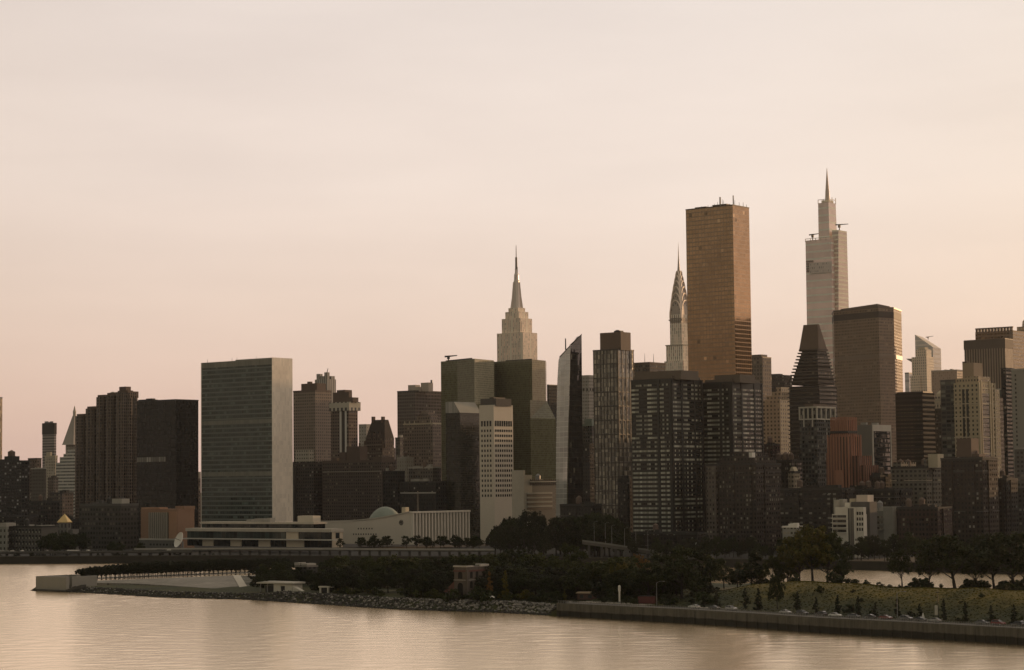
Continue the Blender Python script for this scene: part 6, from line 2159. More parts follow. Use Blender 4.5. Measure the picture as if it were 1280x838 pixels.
q, _ = isl_px(384, 60)
b = Bld('stone_laboratory', 'dark square stone building with white rooftop ends among trees', 'stone building', 369, 384, 397, 707, q.y, base=q.z - 1)
b.shaft(plain('dark_stone', (.085, .08, .07), .9, .25, .3), 'stone_walls')
MB().box(-b.w - .3, -b.w + 3, -.3, 4, b.H - .1, b.H + 1.2).build('roof_end', pcop, b.o)
MB().box(-3.5, .3, -.3, b.d * .8, b.H - .1, b.H + .9).build('roof_end', pcop, b.o)
MB().box(-b.w * .55, -4.5, .5, b.d * .5, b.H - .1, b.H + 1.4).build('roof_plant', pcop, b.o)
for fx in (.2, .5, .8):
    for f0 in (.15, .45, .72):
        arch_panel(MB(), -b.w * fx, b.base + 1 + (b.H - b.base) * f0, b.base + 1 + (b.H - b.base) * (f0 + .17), 1.4, -.1, .1).build('arched_window', rd, b.o)
for fy in (.25, .7):
    for f0 in (.15, .45, .72):
        arch_panel(MB(), b.d * fy, b.base + 1 + (b.H - b.base) * f0, b.base + 1 + (b.H - b.base) * (f0 + .17), 1.4, -.1, .1, 'y').build('arched_window', rd, b.o)
MB().box(-b.w - .25, .25, -.25, b.d + .2, b.H - .8, b.H - .3).build('cornice', plain('ruin_trim', (.27, .235, .2), .9), b.o)

# small white things on the lawn near the ruin
for i, (px, tt, s) in enumerate(((603, 12, 1.5), (607, 12.5, 1.9), (612, 12, 1.6))):
    q, _ = isl_px(px, tt)
    t = thing('market_tent', 'small white canopy tent at the foot of the ruin', 'tent', (q.x, q.y, q.z), .3 * i, 'white canopy tents at the ruin')
    MB().loft([[(-s, -s, 1.5), (s, -s, 1.5), (s, s, 1.5), (-s, s, 1.5)], [(-s * .9, -s * .9, 1.8), (s * .9, -s * .9, 1.8), (s * .9, s * .9, 1.8), (-s * .9, s * .9, 1.8)], [(-.05, -.05, 2.7), (.05, -.05, 2.7), (.05, .05, 2.7), (-.05, .05, 2.7)]]).build('canopy', WHITE, t)
    for x in (-s, s):
        for y in (-s, s):
            MB().box(x * .95 - .05, x * .95 + .05, y * .95 - .05, y * .95 + .05, 0, 1.55).build('leg', METAL, t)

# ------------------------------------------------------------------ signs, lamps, containers by the road
q, _ = isl_px(774.5, 15)
t = thing('pylon_sign', 'slim white rounded pylon at the edge of the plaza', 'pylon', (q.x, q.y, 4.95))
MB().cyl(0, 0, 0, .6, .45, .45, 10).build('foot', METAL, t)
MB().lathe(0, 0, [(.34, .58), (.36, 4.4), (.5, 4.6), (.5, 6.3), (.3, 6.7), (.05, 6.8)], 12).build('column', plain('pylon_white', (.60, .57, .51), .6), t)
q, _ = isl_px(1173, 13)
t = thing('banner_post', 'thin lamp post carrying a pale vertical banner beside the parked silver car', 'lamp post', (q.x, q.y, 4.9))
MB().cyl(0, 0, 0, 9.2, .11, .07, 6).build('pole', METALD, t)
MB().box(-1.1, -.12, -.04, .04, 1.9, 5.0).build('banner', plain('banner_cloth', (.42, .40, .34), .9), t)
MB().box(-.6, .3, -.15, .15, 9.1, 9.3).build('lamp_head', METALD, t)
q, _ = isl_px(1154, 10.5)
t = thing('roadside_sign', 'tiny white triangular board standing by the parked cars', 'sign', (q.x, q.y, 4.93))
MB().prism([(-.7, -.4), (.7, -.4), (.7, .4), (-.7, .4)], 0, 2.5, top=[(-.08, -.05), (.08, -.05), (.08, .05), (-.08, .05)]).build('board', WHITE, t)
q, _ = isl_px(807, 17)
t = thing('container', 'dull red container shed under dark trees beside the road', 'container', (q.x, q.y, 4.85), radians(-22))
MB().box(-3.1, 3.1, 0, 2.5, .25, 2.9).build('body', plain('container_red', (.24, .035, .028), .6), t)
for k in range(12):
    MB().box(-3.0 + k * .52, -2.8 + k * .52, -.06, .02, .4, 2.75).build('rib', plain('container_red', (.24, .035, .028), .6), t)
MB().box(-3.15, 3.15, -.08, 2.58, 2.88, 3.05).build('roof_edge', METALD, t)
MB().box(-3.0, 3.0, .1, 2.4, 0, .26).build('skid', METALD, t)
q, _ = isl_px(748, 28)
t = thing('low_shed', 'long low brown shed with a tan roof behind the plaza', 'shed', (q.x, q.y, 4.85), radians(-25))
MB().box(-9, 9, 0, 5, 0, 2.4).build('shed_body', BRICKR, t)
MB().prism([(-9.6, -.6), (9.6, -.6), (9.6, 5.6), (-9.6, 5.6)], 2.42, 3.0, top=[(-9.4, 1), (9.4, 1), (9.4, 4), (-9.4, 4)]).build('roof', plain('tan_roof', (.30, .21, .12), .9), t)
for k in range(5):
    MB().box(-8 + k * 3.6, -6.4 + k * 3.6, -.08, .05, .6, 1.9).build('window', METALD, t)
q, _ = isl_px(692, 26)
t = thing('low_shed', 'small hut with a rusty tan roof half hidden by bushes', 'shed', (q.x, q.y, q.z), radians(-25))
MB().box(-2.6, 2.6, 0, 3, 0, 2.2).build('shed_body', BRICKB, t)
MB().prism([(-3, -.5), (3, -.5), (3, 3.5), (-3, 3.5)], 2.22, 2.9, top=[(-2.8, 1), (2.8, 1), (2.8, 2), (-2.8, 2)]).build('roof', plain('tan_roof', (.30, .21, .12), .9), t)
MB().box(-.5, .5, -.06, .05, 0, 1.9).build('door', METALD, t)
for px, lb in ((820, 'tall curved arm street lamp beside the red container'), (1120, 'slender street lamp on the mound road left of the silver car')):
    q, _ = isl_px(px, 12)
    lamp(px, q.y, 4.9, 8.5, lb, 2.4)

# ------------------------------------------------------------------ parked cars
tyre = plain('tyre_rubber', (.02, .02, .02), .9)
hub = plain('wheel_hub', (.30, .30, .30), .4)
gl_, nb, p = newmat('car_glass')
p.inputs['Base Color'].default_value = (.015, .017, .02, 1)
p.inputs['Roughness'].default_value = .05
lampm = plain('lamp_lens', (.45, .42, .36), .2)
taill = plain('tail_lens', (.25, .02, .015), .25)


def paint(name, c):
    m, nb, p = newmat('car_paint_' + name)
    p.inputs['Base Color'].default_value = (*c, 1)
    p.inputs['Roughness'].default_value = .25
    p.inputs['Coat Weight'].default_value = .6
    return m


def car_meshes(kind):
    L, Wd = (4.6, 1.8) if kind == 'sedan' else (4.7, 1.9)
    if kind == 'sedan':
        low = [(-2.3, .35), (-2.32, .72), (-2.2, .90), (-1.55, .98), (.95, .98), (2.05, .84), (2.3, .66), (2.3, .35)]
        cab = [(-1.75, .97), (-1.05, 1.40), (-.5, 1.47), (.25, 1.44), (1.15, .97)]
    else:
        low = [(-2.3, .42), (-2.33, .85), (-2.25, 1.05), (-1.6, 1.08), (.95, 1.10), (2.1, .98), (2.33, .78), (2.33, .42)]
        cab = [(-2.2, 1.06), (-1.95, 1.66), (-1.4, 1.74), (.2, 1.72), (1.15, 1.08)]

    def extr(prof, w0, w1):
        n = len(prof)
        zmid = (prof[0][1] + max(z for x, z in prof)) / 2
        m = MB()
        ys = [(x, z, (w0 if z < zmid else w1)) for x, z in prof]
        A = [(x, -w, z) for x, z, w in ys]
        B_ = [(x, w, z) for x, z, w in ys]
        m.add(A + B_, [tuple(range(n))[::-1], tuple(range(n, 2 * n))] + [(i, (i + 1) % n, n + (i + 1) % n, n + i) for i in range(n)])
        return m
    body = extr(low, Wd / 2, Wd / 2 - .06)
    roof = extr(cab, Wd / 2 - .12, Wd / 2 - .30)
    z0 = cab[0][1]
    ztop = max(z for x, z in cab)
    zq = z0 + (ztop - z0) * .86
    gl = []
    xs0, xs1 = cab[0][0] + .30, cab[-1][0] - .30
    for s in (-1, 1):
        w0, w1 = Wd / 2 - .115, Wd / 2 - .265
        za, zb_ = z0 + .08, zq
        for a, c in ((0, .47), (.53, 1)):
            def X(f, top): return (xs0 + (xs1 - xs0) * f) if not top else (cab[1][0] + .12 + (cab[-2][0] - .05 - cab[1][0] - .12) * f)
            P = [(X(a, 0), s * w0, za), (X(c, 0), s * w0, za), (X(c, 1), s * w1, zb_), (X(a, 1), s * w1, zb_)]
            Q = [(x, y - s * .06, z) for x, y, z in P]
            fs = [(0, 1, 2, 3), (4, 7, 6, 5), (0, 4, 5, 1), (1, 5, 6, 2), (2, 6, 7, 3), (3, 7, 4, 0)]
            gl.append(MB().add(P + Q, fs if s < 0 else [f[::-1] for f in fs]))
    ws = []
    for (xa, za), (xb_, zb_) in ((cab[-1], cab[-2]), (cab[0], cab[1])):
        sg = 1 if xa > 0 else -1
        P = [(xa - sg * .06, -Wd / 2 + .22, za + .06), (xa - sg * .06, Wd / 2 - .22, za + .06), (xb_ + sg * .06, Wd / 2 - .36, zb_ - .04), (xb_ + sg * .06, -Wd / 2 + .36, zb_ - .04)]
        P = [(x + sg * .03, y, z + .02) for x, y, z in P]
        Q = [(x - sg * .08, y, z - .03) for x, y, z in P]
        fs = [(0, 1, 2, 3), (4, 7, 6, 5), (0, 4, 5, 1), (1, 5, 6, 2), (2, 6, 7, 3), (3, 7, 4, 0)]
        ws.append(MB().add(P + Q, fs if sg > 0 else [f[::-1] for f in fs]))
    return body, roof, gl, ws


def wheel_mesh():
    n = 14
    m = MB()
    r = .33
    A = [(r * cos(2 * pi * k / n), -.11, r * sin(2 * pi * k / n)) for k in range(n)]
    B_ = [(x, .11, z) for x, y, z in A]
    m.add(A + B_, [tuple(range(n)), tuple(range(2 * n - 1, n - 1, -1))] + [(i, n + i, n + (i + 1) % n, (i + 1) % n) for i in range(n)], 0)
    return m


PROTO = {}
wq = wheel_mesh()
WHM = bpy.data.meshes.new('wheel')
WHM.from_pydata(wq.v, [], wq.f)
WHM.materials.append(tyre)
A = [(.2 * cos(2 * pi * k / 10), -.125, .2 * sin(2 * pi * k / 10)) for k in range(10)]
RIM = bpy.data.meshes.new('rim')
RIM.from_pydata(A + [(x, .125, z) for x, y, z in A], [], [tuple(range(10)), tuple(range(19, 9, -1))] + [(i, 10 + i, 10 + (i + 1) % 10, (i + 1) % 10) for i in range(10)])
RIM.materials.append(hub)
for kind in ('sedan', 'van'):
    body, roof, gl, ws = car_meshes(kind)
    md = []
    for nm, mb_ in [('body', body), ('roof', roof)] + [('side_window', g) for g in gl] + [('windscreen', ws[0]), ('rear_window', ws[1])]:
        me = bpy.data.meshes.new(nm)
        me.from_pydata(mb_.v, [], mb_.f)
        md.append((nm, me))
    PROTO[kind] = md


def car(px, tt, label, col, kind='sedan', head=1):
    q, sp = isl_px(px, tt)
    q2 = isl(sp + 8, tt)
    rz = atan2(q2.y - q.y, q2.x - q.x) + (0 if head > 0 else pi)
    t = thing('parked_car', label, 'car', (q.x, q.y, 4.935), rz, 'cars parked along the island road')
    md = PROTO[kind]
    for nm, me in md:
        if nm in ('body', 'roof'):
            me = me.copy()
            me.materials.append(col)
        elif not me.materials:
            me.materials.append(gl_)
        link_mesh(nm, me, t)
    for x in (-1.4, 1.4):
        for y in (-.83, .83):
            o = link_mesh('wheel', WHM, t)
            o.location = (x, y, .33)
            link_mesh('rim', RIM, o)
    for y in (-.62, .62):
        MB().box(2.2, 2.335 if kind == 'sedan' else 2.36, y - .18, y + .18, .68, .82).build('headlight', lampm, t)
        MB().box(-2.36, -2.2, y - .16, y + .16, .70, .84).build('tail_light', taill, t)


PW, PB, PS, PR, PG = paint('white', (.62, .60, .56)), paint('black', (.018, .018, .02)), paint('silver', (.34, .33, .32)), paint('red', (.16, .02, .018)), paint('grey', (.10, .10, .105))
for px, tt, lb, c, kd, hd in (
        (868, 7.6, 'white sedan parked leftmost of the roadside row, before the grassy mound', PW, 'sedan', -1),
        (893, 7.6, 'black sedan parked just left of the pale van', PB, 'sedan', 1),
        (914, 7.6, 'pale silver van parked below the left end of the mound', PS, 'van', 1),
        (982, 7.6, 'silver sedan parked alone between two dark cone trees', PS, 'sedan', 1),
        (1003, 7.6, 'black hatchback with bright roof right of the silver sedan', PB, 'van', 1),
        (1026, 7.6, 'black van parked left of the white sedan', PB, 'van', -1),
        (1044, 7.6, 'white sedan parked among black cars below the mound', PW, 'sedan', 1),
        (1067, 7.6, 'dark grey sedan parked right of the white sedan below the mound', PG, 'sedan', 1),
        (1087, 7.6, 'black sedan parked left of the dark red car', PB, 'sedan', -1),
        (1107, 7.6, 'dark red sedan parked below the middle of the mound', PR, 'sedan', 1),
        (1133, 7.6, 'dark grey van parked right of the dark red car', PG, 'van', 1),
        (1150, 7.6, 'black sedan parked left of the tiny white board', PB, 'sedan', 1),
        (1168, 6.6, 'bright silver sedan parked by the banner post', PS, 'sedan', -1),
        (1228, 7.6, 'grey sedan parked right of the long gap in the row', PG, 'sedan', 1),
        (1248, 7.6, 'dark red van parked near the right end of the row', PR, 'van', 1),
        (1272, 7.6, 'black van parked last in the row at the right edge', PB, 'van', -1)):
    car(px, tt, lb, c, kd, hd)

# traffic on the far bank (a few pixels each)
tw1, tw2 = MB().box(-2.2, 2.2, -.9, .9, .3, 1.0).box(-1.3, 1.1, -.75, .75, 1.0, 1.5), None
CARS_FAR = []
for i, c in enumerate((PW, PS, PB)):
    me = bpy.data.meshes.new('distant_car')
    me.from_pydata(tw1.v, [], tw1.f)
    me.materials.append(c)
    CARS_FAR.append(me)
R = random.Random(12)
for k in range(22):
    px = R.uniform(2, 230)
    q = shore_at(px, 13 + R.choice((0, 4)))
    q2 = shore_at(px + 3, 13)
    o = link_mesh('distant_car', R.choice(CARS_FAR), None)
    o.location = (q.x, q.y, 7.2)
    o.rotation_euler = (0, 0, atan2(q2.y - q.y, q2.x - q.x))
    tag(o, 'tiny car driving on the low riverside roadway at far left', 'car', 'cars on the riverside roadway')
# ================================================================== trees
def leafmat(name, c0, c1, c2):
    m, nb, p = newmat(name)
    g = nb.n('ShaderNodeNewGeometry')
    oi = nb.n('ShaderNodeObjectInfo')
    f = nb.m('ADD', nb.m('MULTIPLY', g.outputs['Random Per Island'], .6), nb.m('MULTIPLY', oi.outputs['Random'], .4))
    nb.setin(p.inputs['Base Color'], nb.ramp(f, [(.1, c0), (.5, c1), (.9, c2)]))
    p.inputs['Roughness'].default_value = .75
    p.inputs['Specular IOR Level'].default_value = .2
    return m


LDARK = leafmat('dark_leaves', (.012, .019, .006), (.020, .029, .008), (.033, .042, .011))
LMID = leafmat('green_leaves', (.020, .029, .006), (.033, .042, .008), (.055, .060, .012))
LYEL = leafmat('yellow_green_leaves', (.038, .043, .006), (.066, .064, .009), (.105, .085, .013))
LFIR = leafmat('needle_leaves', (.011, .016, .008), (.017, .022, .010), (.025, .030, .013))
LRUST = leafmat('rusty_leaves', (.10, .05, .014), (.14, .075, .02), (.18, .10, .025))
BARK = plain('bark', (.055, .045, .036), .95, .3, .8)


def leaf_cloud(R, clumps, leaf, per):
    """many small leaf faces gathered in clumps; clumps = [(centre, radius)]"""
    v, f = [], []
    for c, r in clumps:
        k = int(per * (r ** 1.6))
        for _ in range(k):
            d = Vector((R.gauss(0, 1), R.gauss(0, 1), R.gauss(0, .8)))
            d = d.normalized() * (r * R.random() ** .45)
            pc = Vector(c) + d
            nrm = (d.normalized() + Vector((R.gauss(0, .6), R.gauss(0, .6), R.gauss(.3, .6)))).normalized()
            a = nrm.cross(Vector((R.gauss(0, 1), R.gauss(0, 1), R.gauss(0, 1)))).normalized()
            e = nrm.cross(a)
            s = leaf * R.uniform(.55, 1.3)
            o = len(v)
            v += [pc - a * s - e * s * .5, pc + a * s * .3 - e * s * .7, pc + a * s + e * s * .4, pc - a * s * .3 + e * s * .75]
            f.append((o, o + 1, o + 2, o + 3))
    return v, f


def mk_mesh(name, v, f, mat):
    me = bpy.data.meshes.new(name)
    me.from_pydata([tuple(x) for x in v], [], f)
    me.materials.append(mat)
    return me


def broad(seed, H=15.0, spread=.42, low=.22, leaf=.33, nclump=92, per=38, open_=False):
    """trunk with limbs and an uneven crown; height H"""
    R = random.Random(seed)
    t = MB()
    lean = (R.uniform(-.06, .06) * H, R.uniform(-.06, .06) * H)
    t.tube([(0, 0, -.8), (lean[0] * .3, lean[1] * .3, H * .16), (lean[0] * .8, lean[1] * .8, H * .45), (lean[0], lean[1], H * .75)], [H * .028, H * .02, H * .013, H * .004], 7)
    clumps = []
    nl = R.randint(7, 9)
    lobes = [(Vector((lean[0], lean[1], H * .72)), H * spread * .62, H * .24)]
    for k in range(nl):
        a = 2 * pi * k / nl + R.uniform(-.35, .35)
        rr = H * spread * R.uniform(.45, .80)
        zc = H * R.uniform(low + .16, .68)
        c = Vector((cos(a) * rr + lean[0] * .7, sin(a) * rr + lean[1] * .7, zc))
        lobes.append((c, H * spread * R.uniform(.34, .52), H * R.uniform(.12, .19)))
        z0 = H * R.uniform(.18, .36)
        p0 = (lean[0] * .5, lean[1] * .5, z0)
        pm = Vector(p0).lerp(c, .55) + Vector((0, 0, -.03 * H))
        t.tube([p0, pm, c], [H * .012, H * .008, H * .003], 5)
    for k in range(2):
        a = R.uniform(0, 6.28)
        lobes.append((Vector((cos(a) * H * spread * .3 + lean[0], sin(a) * H * spread * .3 + lean[1], H * .84)), H * spread * .34, H * .12))
    for c, rx, rz_ in lobes:
        for _ in range(int(nclump / len(lobes) * (1.6 if c is lobes[0][0] else 1)) + 1):
            d = Vector((R.gauss(0, 1), R.gauss(0, 1), R.gauss(.15, 1))).normalized() * R.random() ** .4
            clumps.append((Vector((c.x + d.x * rx, c.y + d.y * rx, max(c.z + d.z * rz_, H * low))), H * R.uniform(.045, .085)))
    v, f = leaf_cloud(R, clumps, leaf, per)
    tm = bpy.data.meshes.new('trunk')
    tm.from_pydata(t.v, [], t.f)
    tm.materials.append(BARK)
    return tm, (v, f)


def conic(seed, H=9.0, r=.24, leaf=.26, per=60):
    R = random.Random(seed)
    t = MB().tube([(0, 0, -.6), (0, 0, H * .5), (0, 0, H * .95)], [H * .018, H * .012, .03], 6)
    cl = []
    for k in range(30):
        u = R.random() ** .8
        z = H * (.10 + .86 * u)
        rr = H * r * (1 - u) ** .8 * R.uniform(.3, .95)
        a = R.uniform(0, 2 * pi)
        cl.append((Vector((cos(a) * rr, sin(a) * rr, z)), H * (.035 + .05 * (1 - u))))
    for k in range(8):
        cl.append((Vector((R.gauss(0, .02) * H, R.gauss(0, .02) * H, H * (.2 + .095 * k))), H * .055 * (1.15 - k * .1)))
    v, f = leaf_cloud(R, cl, leaf, per)
    tm = bpy.data.meshes.new('trunk')
    tm.from_pydata(t.v, [], t.f)
    tm.materials.append(BARK)
    return tm, (v, f)


def bush(seed, H=2.4, leaf=.24, per=55):
    R = random.Random(seed)
    t = MB()
    cl = []
    for k in range(5):
        a = R.uniform(0, 6.28)
        t.tube([(0, 0, -.4), (cos(a) * H * .3, sin(a) * H * .3, H * .5)], [.06, .02], 4)
    for k in range(14):
        a, q = R.uniform(0, 6.28), R.random()
        cl.append((Vector((cos(a) * q * H * .75, sin(a) * q * H * .75, H * R.uniform(.15, .8) * (1 - .4 * q))), H * R.uniform(.16, .28)))
    v, f = leaf_cloud(R, cl, leaf, per)
    tm = bpy.data.meshes.new('stems')
    tm.from_pydata(t.v, [], t.f)
    tm.materials.append(BARK)
    return tm, (v, f)


BROAD = [broad(s, low=.12) for s in (1, 2, 3, 4, 5, 6)]
TALL = [broad(s, 15, .27, .14, .33, 84, 38) for s in (11, 12, 13)]
OPEN = [broad(s, 15, .50, .27, .33, 100, 36, True) for s in (21, 22, 23)]
CONE = [conic(s) for s in (31, 32, 33)]
POP = [conic(s, 9, .17, .24, 60) for s in (36, 37)]
BUSH = [bush(s) for s in (41, 42, 43)]
CLIP = [broad(s, 7.0, .40, .26, .24, 46, 130) for s in (51, 52, 53)]
CROWN = {}


def crown_mesh(fam, i, mat):
    k = (id(fam), i, mat.name)
    if k not in CROWN:
        v, f = fam[i][1]
        CROWN[k] = mk_mesh('crown', v, f, mat)
    return CROWN[k]


TR = random.Random(99)


def tree(pos, h, fam, H, mat, label, group, name='broadleaf_tree', cat='tree', wide=1.0, parts=('trunk', 'crown')):
    i = TR.randrange(len(fam))
    t = thing(name, label, cat, pos, TR.uniform(0, 6.28), group)
    s = h / H
    t.scale = (s * wide, s * wide, s)
    a = link_mesh(parts[0], fam[i][0], t)
    c = link_mesh(parts[1], crown_mesh(fam, i, mat), t)
    return t


def island_tree(px, tt, ytop, fam, H, mat, label, group=None, wide=1.0, name='broadleaf_tree'):
    q, _ = isl_px(px, tt)
    zt = zat(ytop, q.x, q.y)
    return tree(q, max(zt - q.z, 2), fam, H, mat, label, group, name, 'bush' if name == 'bush' else 'tree', wide, ('stems', 'leaves') if name == 'bush' else ('trunk', 'crown'))


# clipped double rows of lindens in the park at the tip
for row in range(3):
    for k in range(44):
        f = k / 43
        px = 97 + 233 * f
        base = ground(px, 725.2 - 8.9 * f, 3.0 + 3.3 * f)
        q = base + Vector((.5, 3.0, 0)) + Vector((.35, .94, 0)) * row * (4.0 + 8 * f)
        yt = 711.5 - 4.6 * sstep(0, .3, f) - 5.5 * f
        h = zat(yt + TR.uniform(-1.2, 1.2), base.x, base.y) - q.z
        tree((q.x, q.y, q.z), max(h, 4.5) * (1 + .06 * row), CLIP, 7.0, LFIR, 'small dark round tree in the clipped rows along the park path', 'clipped trees in rows at the island tip', 'linden_tree', wide=1.2)

# trees of the island wood
LW = 'dark leafy tree in the dense wood behind the ruin and the boulder bank'
R = random.Random(5)
woods = [  # px0, px1, t0, t1, n, ytop0, ytop1
    (322, 372, 34, 90, 5, 700, 706), (398, 470, 45, 120, 9, 694, 702), (470, 566, 40, 130, 12, 690, 700),
    (560, 640, 45, 130, 10, 688, 698), (630, 700, 42, 130, 9, 684, 700), (690, 790, 40, 130, 12, 694, 708)]
for x0, x1, t0, t1, nn, ya, yb in woods:
    for k in range(nn):
        px = x0 + (x1 - x0) * (k + R.uniform(.1, .9)) / nn
        tt = R.uniform(t0, t1)
        island_tree(px, tt, R.uniform(ya, yb), R.choice((BROAD, BROAD, TALL)), 15, R.choice((LDARK, LMID, LMID)), LW, 'trees of the island wood', R.uniform(1.15, 1.5))
for px, tt, yt in ((326, 15, 708), (352, 34, 704), (402, 22, 714), (414, 24, 716)):
    island_tree(px, tt, yt, BROAD, 15, LDARK, 'dark tree close behind the low white kiosk', 'trees behind the white kiosk', 1.1)
for x0, x1, t0, t1, nn in ((322, 400, 18, 70, 14), (400, 566, 22, 60, 34), (566, 700, 24, 60, 26), (700, 850, 26, 60, 26)):
    for k in range(nn):
        px = x0 + (x1 - x0) * (k + R.uniform(.1, .9)) / nn
        island_tree(px, R.uniform(t0, t1), R.uniform(704, 722), BROAD, 15, R.choice((LDARK, LFIR, LDARK)), 'low crowned dark tree along the front edge of the wood', 'front trees of the island wood', R.uniform(1.2, 1.6))
for k in range(110):
    px = R.uniform(325, 850)
    q, _ = isl_px(px, R.uniform(26, 150))
    tree(q, R.uniform(4, 8), BUSH, 2.4, R.choice((LDARK, LFIR, LDARK)), 'tall dark undergrowth bush inside the island wood', 'undergrowth of the island wood', 'bush', 'bush', parts=('stems', 'leaves'))
# bushes in front of the wood
for k in range(46):
    px = R.uniform(395, 566) if k < 30 else R.uniform(620, 700)
    q, _ = isl_px(px, R.uniform(13, 30))
    tree(q, R.uniform(2.2, 5.0), BUSH, 2.4, R.choice((LMID, LMID, LYEL, LDARK)), 'olive green bush at the edge of the wood above the boulders', 'bushes above the boulders', 'bush', 'bush', parts=('stems', 'leaves'))
for px, tt, yt in ((598, 10, 731), (566, 9, 733), (574, 9.5, 737), (606, 12, 728)):
    island_tree(px, tt, yt, BUSH, 2.4, LDARK, 'dark bush leaning against the foot of the ruin', 'bushes at the foot of the ruin', 1.0, name='bush')
island_tree(612, 17, 714, POP, 9, LRUST, 'rusty brown narrow tree touching the right side of the ruin', wide=1.1)
island_tree(632, 19, 712, CONE, 9, LYEL, 'yellow green cone shaped tree right of the ruin', wide=.95, name='cone_tree')
island_tree(765, 30, 704, CONE, 9, LYEL, 'yellow green cone shaped tree left of the white pylon', wide=1.1, name='cone_tree')
island_tree(782, 38, 702, BROAD, 15, LYEL, 'round yellow green tree above the white pylon', wide=.8)
island_tree(706, 22, 736, POP, 9, LYEL, 'small yellow green sapling at the right end of the boulders', wide=1.2)
island_tree(798, 95, 691, BROAD, 15, LRUST, 'orange brown small tree beside the highway ramp', wide=.7)
island_tree(716, 100, 678, BROAD, 15, LMID, 'lighter green round crown left of the highway ramp', wide=.9)
# right part
for px, tt, yt, fam, mat, wd, lb in (
        (812, 26, 700, BROAD, LDARK, 1.2, 'dark round tree over the red container'),
        (832, 40, 690, BROAD, LDARK, 1.1, 'tall dark tree right of the red container'),
        (852, 34, 682, BROAD, LDARK, 1.15, 'largest dark round crown left of the mound'),
        (872, 48, 684, BROAD, LDARK, 1.0, 'dark crown behind the left end of the mound'),
        (890, 90, 692, BROAD, LMID, 1.0, 'mid green crown standing at the left shoulder of the mound'),
        (905, 110, 698, BROAD, LDARK, 1.0, 'dark crown low behind the left shoulder of the mound'),
        (922, 105, 702, TALL, LDARK, 1.1, 'narrow dark crown left of the pointed dark tree'),
        (940, 100, 688, TALL, LDARK, 1.5, 'pointed dark tree on the crest of the mound'),
        (968, 104, 694, BROAD, LMID, 1.0, 'olive crown on the crest left of the great yellow green tree'),
        (984, 108, 690, BROAD, LMID, 1.0, 'small olive crown touching the great yellow green tree'),
        (1000, 106, 668, OPEN, LYEL, .9, 'left half of the great yellow green tree group on the crest'),
        (1016, 100, 655, OPEN, LYEL, 1.0, 'great yellow green tree, tallest on the crest of the mound'),
        (1034, 108, 664, OPEN, LMID, .9, 'olive crown at the right of the great yellow green tree'),
        (1052, 98, 692, BROAD, LDARK, .9, 'dark dense round tree right of the great yellow green tree'),
        (972, 20, 716, BROAD, LDARK, .55, 'thin trunked dark tree by the road in front of the mound')):
    island_tree(px, tt, yt, fam, 15, mat, lb, None, wd)
for px, tt, yt, wd, lb in ((1128, 90, 686, .8, 'slim trunked dark tree on the crest, open water behind its stem'),
                           (1162, 92, 688, .75, 'dark leaning tree left of the forked tree on the crest'),
                           (1194, 78, 668, 1.35, 'big dark tree with a forked trunk on the crest'),
                           (1222, 112, 680, .9, 'dark crown merging with the forked tree on its right'),
                           (1243, 96, 674, 1.2, 'dark tree second from the right edge on the crest'),
                           (1268, 84, 666, 1.3, 'dark spreading tree at the right edge on the crest'),
                           (1290, 108, 664, 1.1, 'dark tree cut by the right edge on the crest')):
    island_tree(px, tt, yt, OPEN, 15, LDARK, lb, None, wd)
for k in range(30):
    px = R.uniform(1060, 1290)
    q, _ = isl_px(px, R.uniform(62, 100))
    tree(q, R.uniform(1.0, 2.2) * (1.6 if px > 1210 else 1), BUSH, 2.4, LDARK, 'low dark bush along the crest of the mound', 'bushes on the crest of the mound', 'bush', 'bush', parts=('stems', 'leaves'))
for x0, x1, nn in ((945, 1000, 10), (1040, 1062, 4), (1142, 1160, 4), (1205, 1236, 8), (1252, 1295, 10)):
    for k in range(nn):
        q, _ = isl_px(R.uniform(x0, x1), R.uniform(84, 116))
        tree(q, R.uniform(3.2, 5.2), BUSH, 2.4, LDARK, 'tall dark bush filling the gaps between the crest trees', 'tall bushes between the crest trees', 'bush', 'bush', parts=('stems', 'leaves'))
# small dark cone trees and shrubs along the road at the foot of the mound
for px, h in ((896, 6.5), (932, 8), (948, 8), (997, 7.5), (1020, 6), (1047, 7.2), (1073, 7), (1094, 5), (1122, 6.5), (1150, 5.5), (1180, 7), (1207, 6.5), (1239, 6), (1268, 6.5), (880, 5)):
    q, _ = isl_px(px, 13 + R.uniform(-1, 3))
    tree(q, h, CONE, 9, LFIR, 'small dark cone shaped tree behind the parked cars', 'cone trees along the road', 'cone_tree', wide=1.15)
for k in range(30):
    px = R.uniform(845, 1290)
    q, _ = isl_px(px, 11 + 34 * R.random() ** 1.6)
    tree(q, R.uniform(.8, 2.8), BUSH, 2.4, R.choice((LDARK, LFIR, LMID)), 'dark shrub on the lower slope of the mound behind the parked cars', 'shrubs on the slope of the mound', 'bush', 'bush', parts=('stems', 'leaves'))
for px, tt in ((755, 12), (768, 20), (785, 20), (832, 14), (842, 16), (820, 22), (792, 12.5)):
    q, _ = isl_px(px, tt)
    tree(q, R.uniform(2.4, 4), BUSH, 2.4, LDARK, 'dark bush beside the plaza and the road junction', 'bushes at the plaza', 'bush', 'bush', parts=('stems', 'leaves'))

for k in range(46):
    px = R.uniform(700, 900)
    q, _ = isl_px(px, R.uniform(20, 120))
    tree(q, R.uniform(2.5, 6.5), BUSH, 2.4, R.choice((LDARK, LFIR, LDARK)), 'dark bush under the trees left of the grassy mound', 'bushes left of the mound', 'bush', 'bush', parts=('stems', 'leaves'))
# trees of the far bank
FB = 'dark tree in the garden on the far bank'


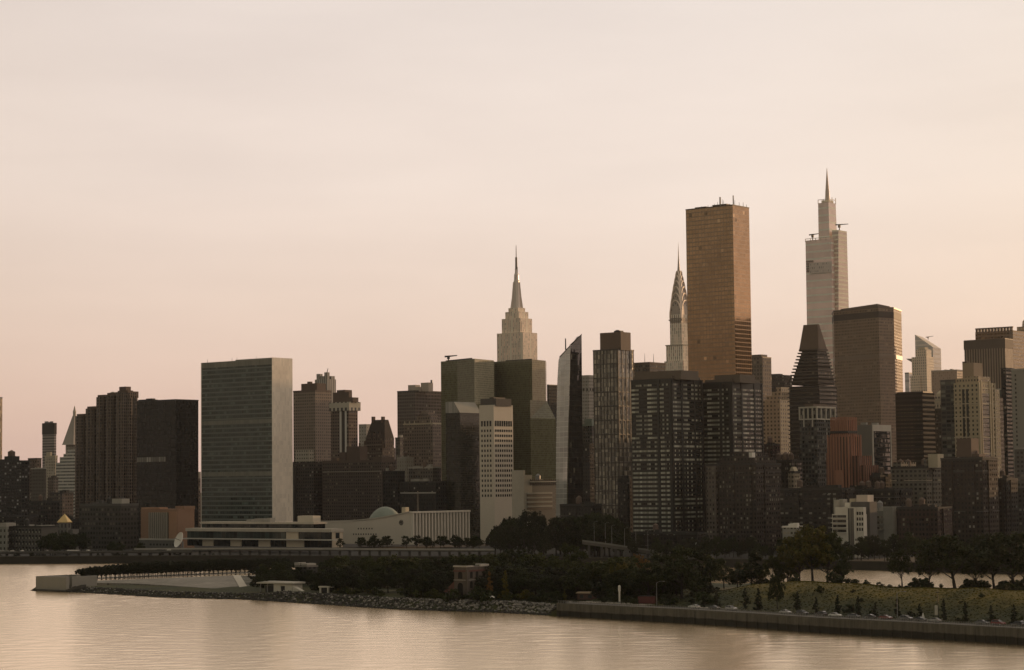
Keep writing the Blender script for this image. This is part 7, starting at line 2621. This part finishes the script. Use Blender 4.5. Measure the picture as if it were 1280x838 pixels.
def bank(px, inland, ytop, mat, label, group, wide=1.0, fam=None, zb=CITYZ, name='broadleaf_tree'):
    q = shore_at(px, inland)
    h = zat(ytop, q.x, q.y) - zb
    if h > 2:
        tree((q.x, q.y, zb), h, fam or BROAD, 15, mat, label, group, name, wide=wide)


for k in range(36):
    px = R.uniform(612, 800)
    yt = lerp_tab([(612, 662), (622, 650), (640, 641), (665, 638), (700, 640), (740, 640), (775, 646), (800, 664)], px)
    bank(px, R.uniform(30, 110), yt + R.uniform(-1, 9), R.choice((LDARK, LDARK, LFIR)), 'dark full tree in the garden between the white tower and the striped towers', 'trees in the garden on the far bank', R.uniform(.7, 1.0))
for px, yt in ((626, 660), (640, 655), (655, 654), (668, 660), (680, 664)):
    bank(px, 12, yt, LFIR, 'large very dark tree at the near edge of the garden on the far bank', 'darkest trees of the garden', .7)
for k in range(74):
    px = 795 + 505 * (k + R.uniform(-.6, .6)) / 74
    yt = lerp_tab([(795, 672), (880, 668), (960, 670), (1040, 668), (1100, 662), (1180, 664), (1300, 664)], px)
    bank(px, R.uniform(16, 60), yt + R.uniform(0, 14), R.choice((LDARK, LFIR, LDARK)), 'dark tree lining the far bank below the brick blocks', 'trees along the far bank at right', R.uniform(.7, 1.0))
for k in range(22):
    px = R.uniform(420, 600)
    bank(px, R.uniform(42, 48), R.uniform(668.5, 673), LDARK, 'small dark clipped tree in front of the pale low hall', 'small trees in front of the pale hall', 1.1, zb=8.6, name='clipped_tree')
for k in range(12):
    px = R.uniform(50, 104)
    bank(px, R.uniform(40, 130), R.uniform(664, 672), LDARK, 'dark tree below the gold roofed pavilion', 'trees below the gold roofed pavilion', 1.0)
for k in range(9):
    px = R.uniform(138, 178)
    bank(px, R.uniform(20, 60), R.uniform(676, 684), LDARK, 'dark tree at the foot of the broad grey block', 'trees at the foot of the grey block', 1.0)
for k in range(34):
    px = R.uniform(-30, 330)
    bank(px, R.uniform(1.5, 8), R.uniform(690, 695), LFIR, 'low dark shrub tree on the far river wall at left', 'shrub trees on the far river wall', 1.3, name='shrub_tree')

# ================================================================== haze
hz = MB().box(-6000, 6500, -60, 7000, -1.5, 520).build('haze', [])
hm = bpy.data.materials.new('haze_air')
hm.use_nodes = True
hm.node_tree.nodes.clear()
nb = NB(hm.node_tree)
pv = nb.n('ShaderNodeVolumePrincipled')
pv.inputs['Color'].default_value = (.86, .89, .92, 1)
pv.inputs['Density'].default_value = 1.2e-5
pv.inputs['Anisotropy'].default_value = .55
mo = nb.n('ShaderNodeOutputMaterial')
nb.link(pv.outputs[0], mo.inputs['Volume'])
hz.data.materials.append(hm)
tag(hz, kind='stuff')
S.cycles.volume_step_rate = 4.0
